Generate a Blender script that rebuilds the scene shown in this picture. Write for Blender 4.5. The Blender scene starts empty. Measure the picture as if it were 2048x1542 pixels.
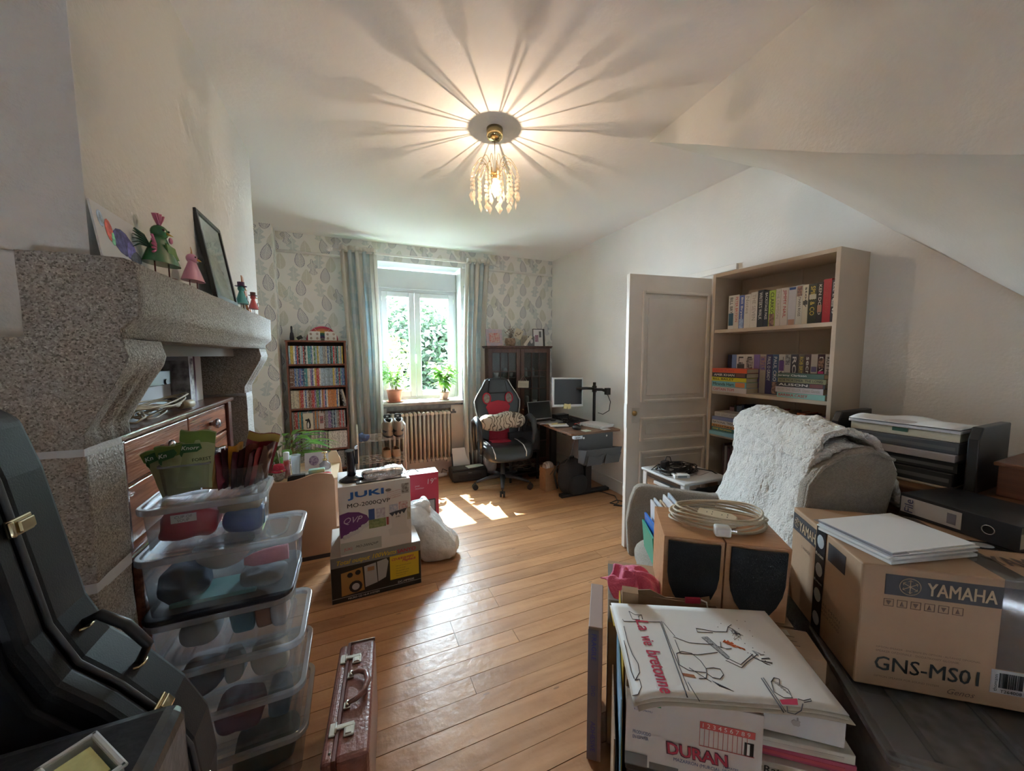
import bpy, math, random
from mathutils import Vector, Matrix
import numpy as np
random.seed(7)
PI = math.pi
S = bpy.context.scene
COL = S.collection
# ------------------------------------------------------------------ camera, world, sun, exposure
YAW, PITCH, ROLL = math.radians(23.296), math.radians(4.724), math.radians(-0.238)
fw = Vector((math.sin(YAW)*math.cos(PITCH), math.cos(YAW)*math.cos(PITCH), -math.sin(PITCH)))
rt = Vector((math.cos(YAW), -math.sin(YAW), 0)); up = rt.cross(fw)
r2 = rt*math.cos(ROLL) + up*math.sin(ROLL); u2 = -rt*math.sin(ROLL) + up*math.cos(ROLL)
cam = bpy.data.cameras.new('camera'); camo = bpy.data.objects.new('camera', cam); COL.objects.link(camo)
camo.matrix_world = Matrix(((r2.x, u2.x, -fw.x, 0), (r2.y, u2.y, -fw.y, 0), (r2.z, u2.z, -fw.z, 1.5), (0, 0, 0, 1)))
cam.sensor_width = 36; cam.lens = 36*735/2048; cam.clip_start = 0.02
S.camera = camo
w = bpy.data.worlds.new('sky'); S.world = w; w.use_nodes = True
bg = w.node_tree.nodes['Background']; bg.inputs[0].default_value = (0.70, 0.85, 1.0, 1); bg.inputs[1].default_value = 30
sl = bpy.data.lights.new('sun', 'SUN'); sl.energy = 24; sl.angle = 0.009; sl.color = (1.0, 0.93, 0.80)
so = bpy.data.objects.new('sun', sl); COL.objects.link(so)
so.rotation_euler = Vector((0.17, -1.0, -1.17)).to_track_quat('-Z', 'Y').to_euler(); so.location = (0.2, 9, 8)
pl = bpy.data.lights.new('window_portal', 'AREA'); pl.shape = 'RECTANGLE'; pl.size = 1.0; pl.size_y = 1.4
po = bpy.data.objects.new('window_portal', pl); COL.objects.link(po); po.location = (0.78, 5.15, 1.62); po.rotation_euler = (PI/2, 0, PI)
pl.cycles.is_portal = True
po.rotation_euler = (-PI/2, 0, 0)
bl = bpy.data.lights.new('bulb_light', 'POINT'); bl.energy = 5.4; bl.shadow_soft_size = 0.003; bl.color = (1.0, 0.75, 0.54)
bo = bpy.data.objects.new('bulb_light', bl); COL.objects.link(bo); bo.location = (0.797, 2.088, 2.475)
vs = S.view_settings; vs.view_transform = 'Standard'; vs.look = 'None'; vs.gamma = 1; vs.use_curve_mapping = False
vs.exposure = 2.15
S.cycles.max_bounces = 10; S.cycles.diffuse_bounces = 7; S.cycles.transparent_max_bounces = 24
S.cycles.use_denoising = True; S.cycles.sample_clamp_indirect = 6
S.cycles.caustics_reflective = False; S.cycles.caustics_refractive = False
# ------------------------------------------------------------------ materials
MATS = {}
def new_mat(name):
    m = bpy.data.materials.new(name); m.use_nodes = True; nt = m.node_tree
    return m, nt, nt.nodes['Principled BSDF']
def lin(c):
    if isinstance(c, str):
        c = c.lstrip('#'); c = [int(c[i:i+2], 16)/255 for i in (0, 2, 4)]
        return tuple(x/12.92 if x <= 0.04045 else ((x+0.055)/1.055)**2.4 for x in c)
    return tuple(c)
def M(col, rough=0.6, metal=0.0, var=0.0, scale=20, bump=0.0, bscale=60, spec=0.5, sheen=0, emit=0, coat=0, stretch=(1, 1, 1), col2=None, detail=4):
    """cached procedural material: base colour with noise variation and fine relief"""
    key = (str(col), rough, metal, var, scale, bump, bscale, spec, sheen, emit, coat, stretch, str(col2))
    if key in MATS: return MATS[key]
    m, nt, b = new_mat('surface')
    c = lin(col); N = nt.nodes; L = nt.links
    b.inputs['Base Color'].default_value = (*c, 1); b.inputs['Roughness'].default_value = rough; b.inputs['Metallic'].default_value = metal
    b.inputs['Specular IOR Level'].default_value = spec
    if coat: b.inputs['Coat Weight'].default_value = coat; b.inputs['Coat Roughness'].default_value = 0.15
    if sheen: b.inputs['Sheen Weight'].default_value = sheen
    if emit: b.inputs['Emission Color'].default_value = (*c, 1); b.inputs['Emission Strength'].default_value = emit
    if var or bump or col2:
        tc = N.new('ShaderNodeTexCoord'); mp = N.new('ShaderNodeMapping'); L.new(tc.outputs['Object'], mp.inputs[0]); mp.inputs['Scale'].default_value = stretch
    if var or col2:
        nz = N.new('ShaderNodeTexNoise'); nz.inputs['Scale'].default_value = scale; nz.inputs['Detail'].default_value = detail; L.new(mp.outputs[0], nz.inputs[0])
        cr = N.new('ShaderNodeValToRGB'); L.new(nz.outputs[0], cr.inputs[0])
        a = tuple(x*(1-var) for x in c); z = lin(col2) if col2 else tuple(min(1, x*(1+var)) for x in c)
        cr.color_ramp.elements[0].position = 0.35; cr.color_ramp.elements[1].position = 0.65
        cr.color_ramp.elements[0].color = (*a, 1); cr.color_ramp.elements[1].color = (*z, 1)
        L.new(cr.outputs[0], b.inputs['Base Color'])
    if bump:
        n2 = N.new('ShaderNodeTexNoise'); n2.inputs['Scale'].default_value = bscale; n2.inputs['Detail'].default_value = 3; L.new(mp.outputs[0], n2.inputs[0])
        bp = N.new('ShaderNodeBump'); bp.inputs['Strength'].default_value = min(1, bump); bp.inputs['Distance'].default_value = 0.01*max(1, bump); L.new(n2.outputs[0], bp.inputs['Height'])
        L.new(bp.outputs[0], b.inputs['Normal'])
    MATS[key] = m
    return m
def nmath(nt, op, a, b=None, c=None):
    n = nt.nodes.new('ShaderNodeMath'); n.operation = op
    for i, v in enumerate((a, b, c)):
        if v is None: continue
        if isinstance(v, (int, float)): n.inputs[i].default_value = v
        else: nt.links.new(v, n.inputs[i])
    return n.outputs[0]
def glassy(name, tint=(1, 1, 1), clear=0.9, milky=0.0, rough=0.02, milk=(0.8, 0.82, 0.85), gl=1.45):
    """thin clear sheet: see-through, with mirror reflection at its angle, and some milkiness"""
    if name in MATS: return MATS[name]
    m = bpy.data.materials.new(name); m.use_nodes = True; nt = m.node_tree; N = nt.nodes; L = nt.links
    N.remove(N['Principled BSDF']); out = N['Material Output']
    tr = N.new('ShaderNodeBsdfTransparent'); tr.inputs[0].default_value = (*[t*clear for t in tint], 1)
    go = N.new('ShaderNodeBsdfGlossy'); go.inputs['Roughness'].default_value = rough; go.inputs[0].default_value = (0.9, 0.9, 0.9, 1)
    lw = N.new('ShaderNodeLayerWeight'); f0 = ((gl-1)/(gl+1))**2
    mx = N.new('ShaderNodeMixShader'); L.new(nmath(nt, 'MULTIPLY_ADD', nmath(nt, 'POWER', lw.outputs['Facing'], 4.0), 0.8, f0), mx.inputs[0]); L.new(go.outputs[0], mx.inputs[2])
    if milky:
        df = N.new('ShaderNodeBsdfDiffuse'); df.inputs[0].default_value = (*milk, 1); tl = N.new('ShaderNodeBsdfTranslucent'); tl.inputs[0].default_value = (*milk, 1)
        ad = N.new('ShaderNodeMixShader'); ad.inputs[0].default_value = 0.5; L.new(df.outputs[0], ad.inputs[1]); L.new(tl.outputs[0], ad.inputs[2])
        m2 = N.new('ShaderNodeMixShader'); m2.inputs[0].default_value = milky; L.new(tr.outputs[0], m2.inputs[1]); L.new(ad.outputs[0], m2.inputs[2]); L.new(m2.outputs[0], mx.inputs[1])
    else: L.new(tr.outputs[0], mx.inputs[1])
    L.new(mx.outputs[0], out.inputs[0]); MATS[name] = m
    return m
def thinfab(name, col, trans=0.35, rough=0.9, var=None, pattern=False):
    """cloth or leaf that lets some light through"""
    if name in MATS: return MATS[name]
    m = bpy.data.materials.new(name); m.use_nodes = True; nt = m.node_tree; N = nt.nodes; L = nt.links; b = N['Principled BSDF']; out = N['Material Output']
    b.inputs['Base Color'].default_value = (*lin(col), 1); b.inputs['Roughness'].default_value = rough
    tl = N.new('ShaderNodeBsdfTranslucent'); tl.inputs[0].default_value = (*lin(col), 1)
    mx = N.new('ShaderNodeMixShader'); mx.inputs[0].default_value = trans; L.new(b.outputs[0], mx.inputs[1]); L.new(tl.outputs[0], mx.inputs[2]); L.new(mx.outputs[0], out.inputs[0])
    if var:
        tc = N.new('ShaderNodeTexCoord'); nz = N.new('ShaderNodeTexNoise'); nz.inputs['Scale'].default_value = 14; L.new(tc.outputs['Object'], nz.inputs[0])
        cr = N.new('ShaderNodeValToRGB'); L.new(nz.outputs[0], cr.inputs[0]); cr.color_ramp.elements[0].position = .35; cr.color_ramp.elements[1].position = .65
        cr.color_ramp.elements[0].color = (*lin(col), 1); cr.color_ramp.elements[1].color = (*lin(var), 1)
        L.new(cr.outputs[0], b.inputs['Base Color']); L.new(cr.outputs[0], tl.inputs[0])
    MATS[name] = m
    return m
def mixc(nt, f, a, b):
    n = nt.nodes.new('ShaderNodeMix'); n.data_type = 'RGBA'
    for i, v in ((0, f), (6, a), (7, b)):
        if isinstance(v, (int, float)): n.inputs[i].default_value = v
        elif isinstance(v, tuple): n.inputs[i].default_value = (*v, 1)
        else: nt.links.new(v, n.inputs[i])
    return n.outputs[2]
def wallpaper():
    m, nt, b = new_mat('leaf_wallpaper'); N = nt.nodes; L = nt.links
    tc = N.new('ShaderNodeTexCoord'); sp = N.new('ShaderNodeSeparateXYZ'); L.new(tc.outputs['Object'], sp.inputs[0])
    X = nmath(nt, 'ADD', sp.outputs[0], sp.outputs[1]); Z = sp.outputs[2]
    base = (0.78, 0.785, 0.76); cur = base
    def layer(cw, ch, ox, oz, colA, colB, outline, w0, lobes):
        nonlocal cur
        u = nmath(nt, 'DIVIDE', nmath(nt, 'ADD', X, ox), cw); ui = nmath(nt, 'FLOOR', u)
        od = nmath(nt, 'MULTIPLY', nmath(nt, 'MODULO', ui, 2.0), 0.5)
        v = nmath(nt, 'ADD', nmath(nt, 'DIVIDE', nmath(nt, 'ADD', Z, oz), ch), od); vi = nmath(nt, 'FLOOR', v)
        cb = N.new('ShaderNodeCombineXYZ'); L.new(ui, cb.inputs[0]); L.new(vi, cb.inputs[1])
        wn = N.new('ShaderNodeTexWhiteNoise'); wn.noise_dimensions = '2D'; L.new(cb.outputs[0], wn.inputs[0])
        rx = nmath(nt, 'SUBTRACT', wn.outputs[0], 0.5)
        px = nmath(nt, 'MULTIPLY', nmath(nt, 'SUBTRACT', nmath(nt, 'SUBTRACT', u, ui), 0.5), cw)
        pz = nmath(nt, 'MULTIPLY', nmath(nt, 'SUBTRACT', nmath(nt, 'SUBTRACT', v, vi), 0.5), ch)
        px = nmath(nt, 'ADD', px, nmath(nt, 'MULTIPLY', pz, nmath(nt, 'MULTIPLY', rx, 0.5)))
        H = 0.085
        t = nmath(nt, 'DIVIDE', nmath(nt, 'ADD', pz, H), 2*H)       # 0 foot .. 1 tip
        tt = nmath(nt, 'MINIMUM', nmath(nt, 'MAXIMUM', t, 0.0), 1.0)
        ins = nmath(nt, 'LESS_THAN', nmath(nt, 'ABSOLUTE', nmath(nt, 'SUBTRACT', t, 0.5)), 0.5)
        prof = nmath(nt, 'MULTIPLY', nmath(nt, 'POWER', nmath(nt, 'SINE', nmath(nt, 'MULTIPLY', nmath(nt, 'POWER', tt, 0.72), PI)), 0.8), w0)
        if lobes: prof = nmath(nt, 'MULTIPLY', prof, nmath(nt, 'ADD', 0.72, nmath(nt, 'MULTIPLY', nmath(nt, 'SINE', nmath(nt, 'MULTIPLY', tt, lobes)), 0.30)))
        ax = nmath(nt, 'ABSOLUTE', px); d = nmath(nt, 'SUBTRACT', prof, ax)
        inside = nmath(nt, 'MULTIPLY', nmath(nt, 'GREATER_THAN', d, 0.0), ins)
        vein = nmath(nt, 'GREATER_THAN', nmath(nt, 'SINE', nmath(nt, 'MULTIPLY', nmath(nt, 'SUBTRACT', pz, nmath(nt, 'MULTIPLY', ax, 0.8)), 2*PI/0.014)), 0.35)
        rib = nmath(nt, 'LESS_THAN', ax, 0.0022)
        edge = nmath(nt, 'MULTIPLY', nmath(nt, 'LESS_THAN', d, 0.004), inside)
        nz = N.new('ShaderNodeTexNoise'); nz.inputs['Scale'].default_value = 90; L.new(tc.outputs['Object'], nz.inputs[0])
        worn = nmath(nt, 'GREATER_THAN', nz.outputs[0], 0.40)
        if outline: f = nmath(nt, 'MAXIMUM', nmath(nt, 'MULTIPLY', edge, 0.95), nmath(nt, 'MULTIPLY', nmath(nt, 'MULTIPLY', inside, vein), 0.72))
        else: f = nmath(nt, 'MULTIPLY', inside, nmath(nt, 'ADD', 0.36, nmath(nt, 'MULTIPLY', vein, 0.30)))
        f = nmath(nt, 'MULTIPLY', f, nmath(nt, 'SUBTRACT', 1.0, nmath(nt, 'MULTIPLY', rib, 0.8)))
        f = nmath(nt, 'MULTIPLY', f, nmath(nt, 'ADD', 0.45, nmath(nt, 'MULTIPLY', worn, 0.55)))
        cc = mixc(nt, nmath(nt, 'GREATER_THAN', wn.outputs[0], 0.5), colA, colB)
        cur = mixc(nt, f, cur, cc)
    layer(0.24, 0.30, 0.03, 0.05, (0.42, 0.44, 0.33), (0.45, 0.45, 0.34), False, 0.050, 0)
    layer(0.24, 0.30, 0.15, 0.02, (0.34, 0.45, 0.48), (0.40, 0.50, 0.50), False, 0.060, 19)
    layer(0.24, 0.30, 0.09, 0.17, (0.045, 0.055, 0.14), (0.07, 0.09, 0.18), True, 0.047, 0)
    layer(0.24, 0.60, 0.21, 0.24, (0.38, 0.48, 0.50), (0.14, 0.15, 0.24), True, 0.052, 14)
    L.new(cur, b.inputs['Base Color']); b.inputs['Roughness'].default_value = 0.85
    return m
def granite(dark=False, bump=1.0):
    m, nt, b = new_mat('granite'); N = nt.nodes; L = nt.links
    tc = N.new('ShaderNodeTexCoord'); vo = N.new('ShaderNodeTexVoronoi'); vo.inputs['Scale'].default_value = 300; L.new(tc.outputs['Object'], vo.inputs[0])
    cr = N.new('ShaderNodeValToRGB'); e = cr.color_ramp.elements
    sc = N.new('ShaderNodeSeparateColor'); L.new(vo.outputs['Color'], sc.inputs[0]); L.new(sc.outputs[0], cr.inputs[0])
    cr.color_ramp.interpolation = 'LINEAR'
    e[0].position = 0; e[0].color = (0.05, 0.045, 0.04, 1); e[1].position = 1; e[1].color = (0.52, 0.48, 0.44, 1)
    for p, c in ((0.15, (0.15, 0.135, 0.12, 1)), (0.4, (0.27, 0.245, 0.22, 1)), (0.85, (0.36, 0.33, 0.30, 1))):
        k = e.new(p); k.color = c
    nz = N.new('ShaderNodeTexNoise'); nz.inputs['Scale'].default_value = 9; nz.inputs['Detail'].default_value = 5; L.new(tc.outputs['Object'], nz.inputs[0])
    col = mixc(nt, nmath(nt, 'MULTIPLY', nz.outputs[0], 0.55), cr.outputs[0], (0.27, 0.235, 0.195))
    L.new(col, b.inputs['Base Color']); b.inputs['Roughness'].default_value = 0.62
    n2 = N.new('ShaderNodeTexNoise'); n2.inputs['Scale'].default_value = 110; n2.inputs['Detail'].default_value = 6; L.new(tc.outputs['Object'], n2.inputs[0])
    bp = N.new('ShaderNodeBump'); bp.inputs['Strength'].default_value = 0.9; bp.inputs['Distance'].default_value = 0.006; L.new(n2.outputs[0], bp.inputs['Height']); L.new(bp.outputs[0], b.inputs['Normal'])
    return m
def floor_wood():
    m, nt, b = new_mat('waxed_floor_board'); N = nt.nodes; L = nt.links
    tc = N.new('ShaderNodeTexCoord'); oi = N.new('ShaderNodeObjectInfo')
    mp = N.new('ShaderNodeMapping'); L.new(tc.outputs['Object'], mp.inputs[0]); mp.inputs['Scale'].default_value = (1.1, 9, 4)
    ad = N.new('ShaderNodeVectorMath'); ad.operation = 'ADD'; L.new(mp.outputs[0], ad.inputs[0])
    cb = N.new('ShaderNodeCombineXYZ'); L.new(nmath(nt, 'MULTIPLY', oi.outputs['Random'], 50.0), cb.inputs[0]); L.new(cb.outputs[0], ad.inputs[1])
    nz = N.new('ShaderNodeTexNoise'); nz.inputs['Scale'].default_value = 2.0; nz.inputs['Detail'].default_value = 8; nz.inputs['Distortion'].default_value = 0.8; L.new(ad.outputs[0], nz.inputs[0])
    cr = N.new('ShaderNodeValToRGB'); L.new(nz.outputs[0], cr.inputs[0]); e = cr.color_ramp.elements
    e[0].position = 0.25; e[0].color = (0.37, 0.175, 0.075, 1); e[1].position = 0.75; e[1].color = (0.56, 0.31, 0.155, 1)
    # knots
    m2 = N.new('ShaderNodeMapping'); L.new(tc.outputs['Object'], m2.inputs[0]); m2.inputs['Scale'].default_value = (2.2, 7, 1)
    vo = N.new('ShaderNodeTexVoronoi'); vo.inputs['Scale'].default_value = 1.4; L.new(m2.outputs[0], vo.inputs[0])
    kn = nmath(nt, 'LESS_THAN', vo.outputs['Distance'], 0.055)
    tone = mixc(nt, oi.outputs['Random'], (0.76, 0.72, 0.70), (1.14, 1.12, 1.10))
    mu = N.new('ShaderNodeMix'); mu.data_type = 'RGBA'; mu.blend_type = 'MULTIPLY'; mu.inputs[0].default_value = 1; L.new(cr.outputs[0], mu.inputs[6]); L.new(tone, mu.inputs[7])
    col = mixc(nt, nmath(nt, 'MULTIPLY', kn, 0.6), mu.outputs[2], (0.13, 0.055, 0.025))
    L.new(col, b.inputs['Base Color'])
    n3 = N.new('ShaderNodeTexNoise'); n3.inputs['Scale'].default_value = 14; n3.inputs['Detail'].default_value = 6; L.new(tc.outputs['Object'], n3.inputs[0])
    rr = N.new('ShaderNodeMapRange'); rr.inputs['To Min'].default_value = 0.24; rr.inputs['To Max'].default_value = 0.46; L.new(n3.outputs[0], rr.inputs[0]); L.new(rr.outputs[0], b.inputs['Roughness'])
    n4 = N.new('ShaderNodeTexNoise'); n4.inputs['Scale'].default_value = 26; n4.inputs['Detail'].default_value = 4; L.new(tc.outputs['Object'], n4.inputs[0])
    bp = N.new('ShaderNodeBump'); bp.inputs['Strength'].default_value = 0.35; bp.inputs['Distance'].default_value = 0.006; L.new(n4.outputs[0], bp.inputs['Height']); L.new(bp.outputs[0], b.inputs['Normal'])
    b.inputs['Specular IOR Level'].default_value = 0.55
    return m
def grain(col, col2, axis='x', rough=0.4, scale=6, spec=0.5):
    st = {'x': (1, 14, 14), 'y': (14, 1, 14), 'z': (14, 14, 1)}[axis]
    return M(col, rough, col2=col2, scale=scale*0.5, stretch=st, bump=0.15, bscale=12, spec=spec)
# ------------------------------------------------------------------ mesh builder
def frame(loc=(0, 0, 0), rz=0.0, rx=0.0, ry=0.0):
    return Matrix.Translation(Vector(loc)) @ Matrix.Rotation(rz, 4, 'Z') @ Matrix.Rotation(ry, 4, 'Y') @ Matrix.Rotation(rx, 4, 'X')
class MB:
    def __init__(s): s.v = []; s.f = []; s.mi = []; s.sm = []; s.c = 0; s.smooth = False
    def add(s, vs, fs, T=None):
        n = len(s.v)
        s.v += [tuple(T @ Vector(p)) for p in vs] if T is not None else [tuple(p) for p in vs]
        for f in fs: s.f.append([i+n for i in f]); s.mi.append(s.c); s.sm.append(s.smooth)
        return s
    def box(s, x0, x1, y0, y1, z0, z1, T=None):
        v = [(x, y, z) for z in (z0, z1) for y in (y0, y1) for x in (x0, x1)]
        return s.add(v, [(0, 2, 3, 1), (4, 5, 7, 6), (0, 1, 5, 4), (2, 6, 7, 3), (0, 4, 6, 2), (1, 3, 7, 5)], T)
    def cyl(s, p0, p1, r0, r1=None, n=12, cap=True, T=None):
        r1 = r0 if r1 is None else r1
        return s.tube([p0, p1], [r0, r1], n, cap, T)
    def tube(s, pts, r, n=8, cap=True, T=None, closed=False, flat=1.0):
        P = [Vector(p) for p in pts]; k = len(P); R = r if isinstance(r, (list, tuple)) else [r]*k
        vs = []; prev = None
        for i, p in enumerate(P):
            if closed: d = P[(i+1) % k] - P[i-1]
            else: d = (P[min(i+1, k-1)] - P[max(i-1, 0)])
            d = d.normalized() if d.length > 1e-9 else Vector((0, 0, 1))
            if prev is None:
                a = Vector((0, 0, 1)) if abs(d.z) < 0.9 else Vector((1, 0, 0)); a = (a - d*a.dot(d)).normalized()
            else:
                a = prev - d*prev.dot(d)
                a = a.normalized() if a.length > 1e-6 else prev
            prev = a; b = d.cross(a)
            for j in range(n):
                t = 2*PI*j/n; vs.append(p + a*math.cos(t)*R[i]*flat + b*math.sin(t)*R[i])
        fs = []
        for i in range(k if closed else k-1):
            for j in range(n):
                a0 = i*n+j; a1 = i*n+(j+1) % n; b0 = ((i+1) % k)*n+j; b1 = ((i+1) % k)*n+(j+1) % n
                fs.append((a0, a1, b1, b0))
        sm = s.smooth; s.smooth = True; s.add(vs, fs, T)
        if cap and not closed:
            s.smooth = False; base = len(s.v)-len(vs)
            s.f.append([base+j for j in range(n)][::-1]); s.mi.append(s.c); s.sm.append(False)
            s.f.append([base+(k-1)*n+j for j in range(n)]); s.mi.append(s.c); s.sm.append(False)
        s.smooth = sm
        return s
    def lathe(s, prof, n=20, T=None, cx=0, cy=0, sx=1.0, sy=1.0):
        vs = [(cx+r*math.cos(2*PI*j/n)*sx, cy+r*math.sin(2*PI*j/n)*sy, z) for r, z in prof for j in range(n)]
        fs = [(i*n+j, i*n+(j+1) % n, (i+1)*n+(j+1) % n, (i+1)*n+j) for i in range(len(prof)-1) for j in range(n)]
        sm = s.smooth; s.smooth = True; s.add(vs, fs, T); s.smooth = sm
        return s
    def prism(s, poly, d0, d1, plane='xz', T=None, smooth=False):
        k = len(poly)
        mk = {'xz': lambda a, b, d: (a, d, b), 'xy': lambda a, b, d: (a, b, d), 'yz': lambda a, b, d: (d, a, b)}[plane]
        vs = [mk(a, b, d0) for a, b in poly] + [mk(a, b, d1) for a, b in poly]
        sm = s.smooth; s.smooth = False
        s.add(vs, [list(range(k)), list(range(2*k-1, k-1, -1))], T)
        n = len(s.v)-2*k; s.smooth = smooth
        for i in range(k):
            j = (i+1) % k; s.f.append([n+i, n+k+i, n+k+j, n+j]); s.mi.append(s.c); s.sm.append(smooth)
        s.smooth = sm
        return s
    def ball(s, c, r, n=12, m=8, T=None):
        rx, ry, rz = r if isinstance(r, tuple) else (r, r, r)
        vs = [(c[0], c[1], c[2]-rz)]; fs = []
        for i in range(1, m):
            a = -PI/2+PI*i/m
            for j in range(n): vs.append((c[0]+rx*math.cos(a)*math.cos(2*PI*j/n), c[1]+ry*math.cos(a)*math.sin(2*PI*j/n), c[2]+rz*math.sin(a)))
        vs.append((c[0], c[1], c[2]+rz)); last = len(vs)-1
        for j in range(n): fs.append((0, 1+(j+1) % n, 1+j)); fs.append((last, 1+(m-2)*n+j, 1+(m-2)*n+(j+1) % n))
        for i in range(m-2):
            for j in range(n): fs.append((1+i*n+j, 1+i*n+(j+1) % n, 1+(i+1)*n+(j+1) % n, 1+(i+1)*n+j))
        sm = s.smooth; s.smooth = True; s.add(vs, fs, T); s.smooth = sm
        return s
    def grid(s, fn, nu, nv, T=None, closed_u=False, smooth=True):
        vs = [fn(i/(nu-1 if not closed_u else nu), j/(nv-1)) for j in range(nv) for i in range(nu)]
        fs = []
        for j in range(nv-1):
            for i in range(nu if closed_u else nu-1):
                i2 = (i+1) % nu; fs.append((j*nu+i, j*nu+i2, (j+1)*nu+i2, (j+1)*nu+i))
        sm = s.smooth; s.smooth = smooth; s.add(vs, fs, T); s.smooth = sm
        return s
def link(o, parent=None):
    COL.objects.link(o)
    if parent is not None: o.parent = parent
    return o
def obj(name, mb, mats, parent=None, bev=0, solid=0, sub=0, seg=2, world=None, flipn=True):
    me = bpy.data.meshes.new(name); me.from_pydata(mb.v, [], mb.f)
    for m in (mats if isinstance(mats, (list, tuple)) else [mats]): me.materials.append(m)
    me.polygons.foreach_set('material_index', mb.mi); me.polygons.foreach_set('use_smooth', mb.sm); me.update()
    o = bpy.data.objects.new(name, me); link(o, parent)
    if solid: md = o.modifiers.new('solid', 'SOLIDIFY'); md.thickness = solid; md.offset = 0
    if bev: md = o.modifiers.new('bevel', 'BEVEL'); md.width = bev; md.segments = seg; md.limit_method = 'ANGLE'; md.angle_limit = 0.6
    if sub: md = o.modifiers.new('sub', 'SUBSURF'); md.levels = sub; md.render_levels = sub
    return o
def tag(o, label=None, cat=None, group=None, kind=None):
    if label: o['label'] = label
    if cat: o['category'] = cat
    if group: o['group'] = group
    if kind: o['kind'] = kind
    return o
def thing(name, label, cat, loc=(0, 0, 0), rz=0.0, group=None, rx=0.0, ry=0.0):
    o = bpy.data.objects.new(name, None); COL.objects.link(o); o.empty_display_size = 0.05
    o.matrix_world = frame(loc, rz, rx, ry); tag(o, label, cat, group)
    return o
def struct(name, mb, mats, parent=None, bev=0):
    o = obj(name, mb, mats, parent, bev=bev)
    if parent is None: o['kind'] = 'structure'
    return o
def solo(name, label, cat, mb, mats, loc=(0, 0, 0), rz=0.0, group=None, rx=0.0, ry=0.0, **k):
    o = obj(name, mb, mats, None, **k); o.matrix_world = frame(loc, rz, rx, ry); return tag(o, label, cat, group)
def text(body, parent, mat, origin, right, upv, width=None, height=None, bold=0.0, shear=0.0, name='lettering', thick=0.0006, align='l', space=1.0):
    """flat lettering on a face: origin = lower-left corner of the text, in the parent's frame"""
    cu = bpy.data.curves.new('t', 'FONT'); cu.body = body; cu.size = 1; cu.resolution_u = 2; cu.shear = shear; cu.space_character = space
    to = bpy.data.objects.new('t', cu); COL.objects.link(to)
    dg = bpy.context.evaluated_depsgraph_get(); me = bpy.data.meshes.new_from_object(to.evaluated_get(dg))
    bpy.data.objects.remove(to); bpy.data.curves.remove(cu)
    if not me.vertices: return None
    co = np.empty(len(me.vertices)*3); me.vertices.foreach_get('co', co); co = co.reshape(-1, 3)
    lo = co.min(0); hi = co.max(0); sz = hi-lo
    if width and height: kx, ky = width/sz[0], height/sz[1]
    elif width: kx = ky = width/sz[0]
    else: kx = ky = height/sz[1]
    R = Vector(right).normalized(); U = Vector(upv).normalized(); Nn = R.cross(U)
    x = (co[:, 0]-lo[0])*kx; y = (co[:, 1]-lo[1])*ky
    if align == 'c': x -= sz[0]*kx/2
    R, U, Nn, O = [np.array(q) for q in (R, U, Nn, Vector(origin))]
    co = O + x[:, None]*R + y[:, None]*U + thick*Nn
    if bold:        # heavier strokes: the letters laid over themselves, shifted by a hair
        b_ = bold*max(kx, ky)*.8; fs = [tuple(p.vertices) for p in me.polygons]; nv = len(co); cs = []; ff = []
        for i, (dx, dy) in enumerate(((b_, b_*.6), (-b_, b_*.6), (b_, -b_*.6), (-b_, -b_*.6))):
            cs.append(co+dx*R+dy*U+Nn*.00002*i); ff += [tuple(v+i*nv for v in f) for f in fs]
        co = np.concatenate(cs); me2 = bpy.data.meshes.new(name); me2.from_pydata(co.tolist(), [], ff); bpy.data.meshes.remove(me); me = me2
    me.vertices.foreach_set('co', co.ravel()); me.materials.clear(); me.materials.append(mat); me.update()
    o = bpy.data.objects.new(name, me); link(o, parent)
    return o
# ------------------------------------------------------------------ room shell
WALL = M((0.77, 0.755, 0.73), 0.9, bump=0.25, bscale=70, var=0.02, scale=3)
CEIL = M((0.82, 0.81, 0.80), 0.95, bump=0.12, bscale=40)
PLAST = M((0.62, 0.61, 0.58), 0.95, bump=0.4, bscale=50)
PAPER_W = wallpaper()
GRAN = granite()
WHITE = M((0.80, 0.81, 0.80), 0.35)
RX, FY, CZ = 2.6, 4.6, 2.8
# floor: boards run along the window wall
FLW = floor_wood()
fb = MB().box(-2.3, RX+.1, -1.7, FY+.1, -0.06, -0.0205)
floor = struct('floor', fb, M((0.05, 0.03, 0.02), 0.9))
bw = 0.098; y = -1.68; rnd = random.Random(3)
board_meshes = {}
def boardmesh(ln):
    if ln not in board_meshes:
        mb = MB().box(0, ln-0.0020, 0.0008, bw-0.0018, -0.02, 0.0)
        me = bpy.data.meshes.new('floor_board'); me.from_pydata(mb.v, [], mb.f); me.materials.append(FLW); board_meshes[ln] = me
    return board_meshes[ln]
while y < FY:
    x = -2.25 - rnd.choice([0, .3, .6, .9, 1.2])
    while x < RX:
        ln = rnd.choice([1.5, 1.8, 2.1, 2.7]); x1 = x+ln
        if x1 > -2.2:
            a = bpy.data.objects.new('floor_board', boardmesh(ln)); link(a, floor)
            x0c = x
            a.location = (x0c, y, rnd.uniform(-0.0008, 0.0006))
        x = x1
    y += bw
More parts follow.
